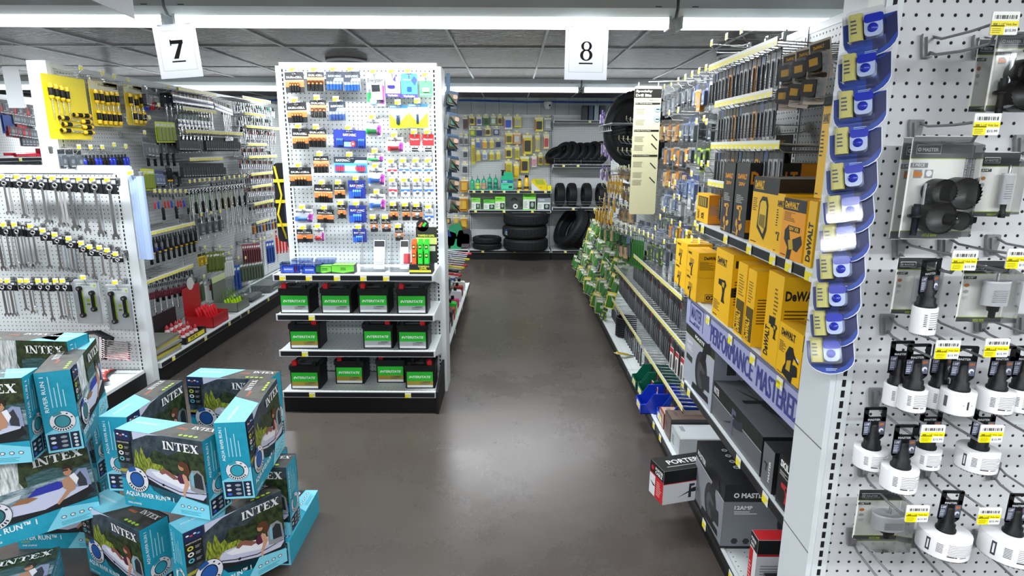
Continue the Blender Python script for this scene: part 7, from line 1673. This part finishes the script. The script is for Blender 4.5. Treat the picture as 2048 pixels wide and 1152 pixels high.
# ---------------------------------------------------------------- right run: upper rails near the front
Rrz = R_(-90)
def rrow(key, a, c, X, n, lab, cat, **k): row(key, a, c, X, n, Rrz, lab, cat, **k)
def rrail(a, c, X, lab, board=XR):
    A, C = atX(*a, X), atX(*c, X); y1, y0 = max(A.y, C.y), min(A.y, C.y)
    f = rail_mesh(y1 - y0, max(4, int((y1 - y0) / .05)), board - X); f.location = (board, y1, (A.z + C.z) / 2); f.rotation_euler = (0, 0, Rrz); tag(f, lab, 'hook rail', 'price rails on the right run')
bits = ['bit0', 'bit2', 'bit1', 'bit3', 'bit5', 'bit4']
for i, (a, c, ex) in enumerate((((1419, 138), (1557, 81), 1), ((1431, 210), (1547, 185), 1), ((1423, 293), (1561, 288), 1), ((1417, 364), (1500, 380), 1))):
    rrail(a, c, .85, 'yellow price strip rail over the top shelf, %s from the top' % ordinal(i + 1))
    for dx in (.0, .09, .18):
        if i == 3 and dx: continue
        rrow(bits if dx < .15 else ['bit0', 'bit5'], (a[0] + 8, a[1] + 12), (c[0] + 10, c[1] + 12), .88 + dx, 17, 'narrow drill bit pack hanging from the %s rail over the top shelf' % ordinal(i + 1), 'drill bit pack')
# clear shelf display with tools at top near clip strip
f = empty('tape_measure_pack'); f.scale = (.62, .62, .62); b = MB(); b.rbox(-.05, -.002, -.16, .05, 0, 0, '#d8c8b8', .006, 2); b.frame((-.05, -.002, -.16), (1, 0, 0), (0, 0, 1)).fr(.005, .11, .095, .15, '#3a3226', 1).ft('DeWALT', .02, .125, .05, .014, '#e8b020', 2, .03); b.obj('card', f); b = MB(); b.rbox(-.035, -.05, -.13, .035, -.002, -.06, '#23201c', .015, 3); b.box(-.02, -.0505, -.11, .02, -.05, -.08, '#d8a020'); b.obj('tape_measure', f); v = MB(); v.rbox(-.045, -.058, -.145, .045, -.002, -.05, 'clear', .01, 2); v.obj('blister', f)
TM = Proto(f)
for (x, y) in ((1585, 105), (1612, 95), (1640, 80), (1583, 150), (1612, 140), (1638, 130)):
    p = atX(x, y, .80); TM(p, (0, random.uniform(-.2, .2), R_(-60)), 'clear pack with a black and yellow tape measure', 'tape measure pack', None, 'from the top')
f = MB().box(0, 0, 0, .16, .30, .004, 'clear').obj('clear_tray'); f.location = (.78, 1.55, atX(1600, 205, .8).z); tag(f, 'clear plastic tray under the tape measure packs', 'tray')
# near hooks above boxes
for (x, y) in ((1500, 185), (1530, 190), (1548, 262), (1610, 255)):
    p = atX(x, y, 1.17); HS((XR - .005, p.y, p.z), Rrz, 'long wire hook above the tool boxes', 'peg hook', None, 'from the near end')
f = empty('rotary_tool_pack'); b = MB(); b.rbox(-.07, -.002, -.2, .07, 0, 0, '#1c1d1f', .006, 2); b.frame((-.07, -.002, -.2), (1, 0, 0), (0, 0, 1)).ft('DeWALT', .03, .17, .05, .012, '#e8b020', 2, .03); b.obj('card', f); b = MB(); b.rbox(-.05, -.05, -.16, .05, -.002, -.06, 'black_plastic', .02, 3); b.obj('tool', f); p = atX(1570, 270, .98); f.location = p; f.rotation_euler = (0, 0, Rrz); tag(f, 'black carded power tool accessory above the tool boxes', 'tool pack')
# ---- second bay onward: dense carded goods. (x0,y0)-(x1,y1) pixel rows, top down
mixA = ['p_gy', 'p_gys', 'p_bl', 'p_wh', 'p_ors', 'p_gys', 'p_bls']; mixO = ['p_or', 'p_ors', 'p_gy', 'p_yls']; mixL = ['p_lm', 'p_gy', 'p_lms', 'p_wh']
rowsR = [
    (['p_gys', 'p_wh'], (1330, 192), (1362, 178), .98, 7, 'clear grey pack'), (['bit5', 'p_gys', 'bit0'], (1358, 176), (1395, 160), .94, 9, 'dark bit card'), (['p_bls', 'p_ors', 'p_or'], (1393, 170), (1418, 165), .92, 4, 'orange and blue pack'), (['p_gy', 'p_wh'], (1405, 155), (1430, 150), .98, 4, 'clear grey pack'), (['bit5'], (1435, 150), (1450, 150), .98, 6, 'dark drill bit'),
    (['p_br', 'p_ors', 'p_gys'], (1325, 240), (1370, 238), .98, 9, 'brown and orange pack'), (['p_gy', 'p_bls'], (1372, 235), (1398, 232), .96, 5, 'grey pack'), (['p_gys', 'p_or', 'p_gy', 'p_ors'], (1330, 285), (1392, 285), .93, 9, 'grey or orange tool pack'), (['p_lms', 'p_lm'], (1396, 286), (1422, 286), .93, 3, 'lime and grey pack'), (['p_gy'], (1400, 225), (1435, 228), 1.02, 4, 'clear grey pack'),
    (['p_gys', 'p_br', 'p_ors'], (1328, 330), (1380, 335), .96, 8, 'mixed brown pack'), (['p_bl', 'p_bls'], (1362, 345), (1400, 350), .95, 5, 'blue carded blade pack'), (['p_wh', 'p_gys'], (1385, 370), (1425, 378), .96, 5, 'white blade pack'),
    (['p_gys', 'p_wh', 'p_bls'], (1326, 378), (1372, 388), .96, 8, 'grey blade pack'), (['p_gy', 'p_gys', 'p_lms'], (1322, 425), (1368, 435), .95, 8, 'grey and lime pack'), (['p_ors', 'p_bls', 'p_yls'], (1345, 440), (1385, 452), .93, 6, 'orange and blue pack'), (['p_gy', 'p_wh', 'p_rd'], (1372, 470), (1440, 490), .98, 8, 'grey and red pack'),
    (['p_bls', 'p_gy', 'p_wh'], (1280, 440), (1340, 455), .94, 12, 'blue clear pack'), (['p_lm', 'p_lms', 'p_gy'], (1300, 480), (1342, 488), .93, 6, 'grey pack with lime tag'), (['clr', 'p_wh'], (1330, 500), (1375, 520), .95, 7, 'clear long pack'), (['p_gy', 'clr'], (1290, 500), (1330, 530), 1.02, 8, 'grey clear pack'),
    (['gpack'], (1256, 462), (1290, 468), .92, 8, 'long bright green pack'), (['p_bls', 'p_gr'], (1238, 458), (1262, 462), .90, 5, 'blue and green pack'),
    (['p_br', 'p_gys'], (1240, 290), (1272, 290), .94, 7, 'brown abrasive pack'), (['disc', 'p_br'], (1238, 325), (1274, 330), .92, 6, 'brown disc pack'), (['gold'], (1216, 352), (1248, 352), .86, 6, 'gold sandpaper pack'), (['gold', 'p_gys'], (1208, 385), (1240, 390), .84, 6, 'dark gold sandpaper pack'), (['gold'], (1192, 412), (1228, 414), .80, 6, 'long gold sandpaper pack'),
    (['p_gys', 'p_br'], (1245, 365), (1275, 372), .94, 8, 'dark narrow pack'), (['disc', 'p_gys', 'p_br'], (1240, 410), (1275, 415), .92, 8, 'black and brown disc pack'), (['p_pu', 'p_pus'], (1204, 218), (1222, 240), .88, 5, 'purple and white pack'), (['p_pu', 'p_pus'], (1206, 280), (1226, 290), .88, 5, 'purple pack below'), (['p_pu', 'p_gys'], (1204, 330), (1224, 335), .88, 4, 'purple and grey pack low'),
    (['p_rds', 'p_wh'], (1200, 430), (1225, 432), .86, 5, 'red and white small pack'), (['p_gr', 'p_grs', 'p_br'], (1205, 450), (1240, 452), .84, 8, 'green headed pack'), (['p_gys', 'p_br'], (1240, 480), (1262, 486), .90, 5, 'brown low pack'),
]
for i, (keys, a, c, X, n, lb) in enumerate(rowsR):
    u = a[1]; loc = 'left of' if a[0] < 1270 else 'right of'
    band = 'topmost' if u < 200 else 'upper' if u < 260 else 'middle' if u < 320 else 'low' if u < 400 else 'lowest'
    rrow(keys, a, c, X, n, '%s in the %s rows %s the cream banner' % (lb, band, loc), 'carded tool', order='from the top')
HT = 'long wire hook with tag in the dense part of the right run'
for (x, y, X) in [(1340, 232, .9), (1358, 227, .9), (1330, 265, .9), (1362, 275, .9), (1395, 250, .92), (1410, 245, .92), (1415, 252, .9), (1350, 322, .9), (1375, 322, .9), (1405, 335, .9), (1418, 336, .9), (1340, 375, .9), (1352, 372, .88), (1385, 355, .88), (1350, 400, .88), (1360, 402, .9), (1345, 450, .88), (1362, 455, .88), (1330, 425, .86), (1330, 490, .86), (1352, 489, .86), (1375, 472, .88), (1400, 490, .88), (1312, 462, .86), (1322, 440, .86), (1392, 455, .86), (1385, 485, .86)] + \
        [(1230 + i * 8, 232 + i * 3, .86) for i in range(5)] + [(1212 + i * 9, 277 + i, .82) for i in range(7)] + [(1210 + i * 9, 300 + i, .82) for i in range(7)] + [(1235 + i * 6, 338 + i, .84) for i in range(7)] + [(1205 + i * 9, 345 - i, .8) for i in range(7)] + [(1205 + i * 9, 372 + i * 2, .8) for i in range(8)] + [(1200 + i * 9, 400 + i * 3, .8) for i in range(8)] + [(1190 + i * 9, 428 + i * 4, .78) for i in range(14)] + [(1182 + i * 9, 445 + i * 3, .78) for i in range(10)] + [(1330 + i * 14, 180 - i * 6, .9) for i in range(7)] + [(1425 + i * 30, 95 - i * 12, .9) for i in range(3)]:
    p = atX(x, y, X); HS((p.x + .17, p.y, p.z), Rrz, HT, 'peg hook', None, 'from the near end')
# lower rails
for i, (a, c, X) in enumerate((((1268, 510), (1365, 598), .90), ((1229, 530), (1371, 699), .87), ((1217, 584), (1283, 690), .85), ((1289, 700), (1366, 818), .85))):
    rrail(a, c, X, 'long price rail low on the right run, %s of the four' % ordinal(i + 1))
lb_ = ['lbit0', 'lbit1', 'lbit3', 'lbit2', 'lbit0', 'lbit3']
for (a, c, X, n, nm) in (((1269, 518), (1366, 608), .93, 34, 'upper'), ((1240, 548), (1372, 710), .90, 46, 'middle'), ((1225, 600), (1285, 700), .88, 20, 'lower far'), ((1290, 710), (1367, 826), .88, 24, 'lower near')):
    rrow(lb_, a, c, X, n, 'thin carded masonry bit under the %s low rail' % nm, 'drill bit pack'); rrow(['lbit1', 'lbit3'], a, c, X + .10, n // 2, 'thin carded bit deep behind the %s low rail' % nm, 'drill bit pack')
rrow('redbit', (1340, 690), (1372, 722), .86, 3, 'red and white bit card under the middle low rail', 'drill bit pack'); rrow('redbit', (1303, 758), (1318, 778), .84, 2, 'red and white bit card under the lower low rail', 'drill bit pack')
# green seed like packets in wire racks on the far base
b = MB()
for k in range(3):
    z = .13 + k * .17; b.tube([(.80 + k * .06, 5.0, z), (.80 + k * .06, 7.5, z)], .004, 'wire', 5); b.tube([(.80 + k * .06, 5.0, z + .04), (.80 + k * .06, 7.5, z + .04)], .004, 'wire', 5)
o = b.obj('packet_rack'); tag(o, 'tiered wire rack of green packets at the far end of the right run', 'rack')
for k in range(5):
    for i in range(26):
        PR[('seed', 'p_grs', 'seedy', 'seed', 'p_gys', 'seed', 'p_lms')[(i * 5 + k * 3) % 7]]((.80 + k * .055 + random.uniform(-.015, .015), 7.5 - i * .098 + random.uniform(-.03, .03), .24 + k * .115 + random.uniform(-.02, .02)), (R_(-16), random.uniform(-.15, .15), R_(-52) + random.uniform(-.5, .5)), 'green and white packet in the %s tier of the far rack' % ordinal(k + 1), 'packet', 'green packets at the end of the right run', 'from the far end')


# ---------------------------------------------------------------- right side of the middle gondola
f = empty('clip_strip', (-.395, 3.9, 0), 0); b = MB(); b.box(-.012, 0, 1.15, .012, .001, 2.0, '#3a5a7c'); b.obj('strip', f); tag(f, 'clip strip hanging at the right edge of the battery display', 'clip strip')
f = empty('glove_pack'); b = MB(); b.rbox(-.04, -.002, -.10, .04, 0, .0, '#3a5674', .006, 2); b.obj('card', f); b = MB(); b.rbox(-.03, -.035, -.085, .03, -.005, -.02, '#5c5848', .015, 3); b.rbox(-.025, -.045, -.075, .005, -.03, -.045, '#2c5a48', .008, 2); b.rbox(.0, -.046, -.05, .028, -.03, -.025, '#a88a78', .008, 2); b.tube([(-.03, -.045, -.03), (.0, -.05, -.06), (.03, -.045, -.085)], .004, 'black_plastic', 6); b.obj('contents', f); v = MB(); v.rbox(-.042, -.048, -.10, .042, -.003, -.01, 'clear', .012, 3); v.obj('blister', f)
GP = Proto(f)
for i, y in enumerate((192, 236, 279, 322, 363, 403)):
    p = atY(903 + (i % 2) * 2, y, 3.88); GP((-.37, 3.88, p.z + .03), (0, .15, R_(20) + .2 * (i % 2)), 'clear bubble pack on the strip right of the battery display', 'bubble pack', None, 'from the top')
mr = lambda x, y: (870 + x / 3.6, 420 + y / 3.6)
for i, (x, y, k) in enumerate(((155, 150, '#2c8c60'), (105, 200, '#2c3c8c'), (150, 235, '#2c9c68'), (205, 215, '#5c5058'), (215, 190, '#3c3c40'), (75, 230, '#4c5c6c'))):
    p = atY(*mr(x, y), 8.75); o = MB().rbox(-.09, -.06, -.10, .09, .06, .10, k, .04, 3).obj('rag_bag'); o.location = p; o.rotation_euler = (0, random.uniform(-.4, .4), 0); tag(o, 'soft %s bag heaped at the foot of the back wall' % ('green', 'navy', 'pale green', 'plum', 'charcoal', 'grey blue')[i], 'bag')
for i in range(10):
    y = 4.9 + i * .16; b = MB(); b.tube([(0, 0, 0), (.15, .03, .03)], .010, ('#1c2c80!', '#c02028!', 'black_plastic', '#d8c820!')[i % 4], 8); b.tube([(0, .03, 0), (.15, .0, .03)], .008, ('#1c2c80!', '#c02028!', 'black_plastic', '#d8c820!')[i % 4], 8); b.box(-.05, .0, -.012, .0, .03, .0, 'steel'); o = b.obj('pliers'); o.location = (-.62 + .04 * (i % 2), y, .52 if y < 5.4 else .48); o.rotation_euler = (0, .25, -.3); tag(o, 'coloured handled pliers hanging along the aisle side of the middle run', 'pliers', None, 'from the near end')
b = MB()
for i in range(14): b.tube([(-.84, 4.9 + i * .11, .52), (-.46, 4.9 + i * .11, .48)], .006, 'white_metal', 5)
o = b.obj('rod_rack'); tag(o, 'white rod rack on the aisle side of the middle run', 'rack')
for i, (y, z, k, nm, sz) in enumerate(((5.1, .139, '#28d040!', 'bright green', .11), (5.35, .139, '#d02870!', 'pink', .08), (4.75, .139, '#3a2c30', 'dark red', .13), (4.95, .139, '#b02c30', 'red', .10), (4.55, .139, '#2c2c34', 'black', .12), (4.4, .139, '#d8cc20', 'yellow', .1), (4.25, .139, '#1c1e24', 'glossy black', .14), (5.6, .139, '#c8ccd0', 'white', .1), (5.8, .139, '#8c2020', 'maroon', .1), (6.05, .139, '#d8d8d0', 'cream', .09), (4.65, .463, '#22383c', 'dark teal', .1), (4.4, .463, '#30343a', 'slate', .12), (4.2, .463, '#1c4438', 'dark green', .1))):
    f = empty('tool_bottle'); b = MB(); b.rbox(0, 0, 0, .12, sz * .8, sz, k, .02, 3); b.obj('body', f); b = MB(); b.box(.1205, .01, .02, .121, sz * .7, sz * .7, '#d8dcd8'); b.lathe([(.015, sz), (.015, sz + .03)], 'black_plastic', 8, (.06, sz * .4, 0)); b.obj('cap', f); f.location = (-.60, y, z); tag(f, nm + ' container on the aisle side shelves of the middle run', 'container')
finish_labels()
for o, l, _ in REG:
    pass
# unused prototypes that were never placed
for P in list(PR.values()) + [FA, FR, HN, HF, HS, LPk, TM, GP, TB] + list(CB.values()):
    if not P.used:
        for c in list(P.o.children): bpy.data.objects.remove(c)
        bpy.data.objects.remove(P.o)
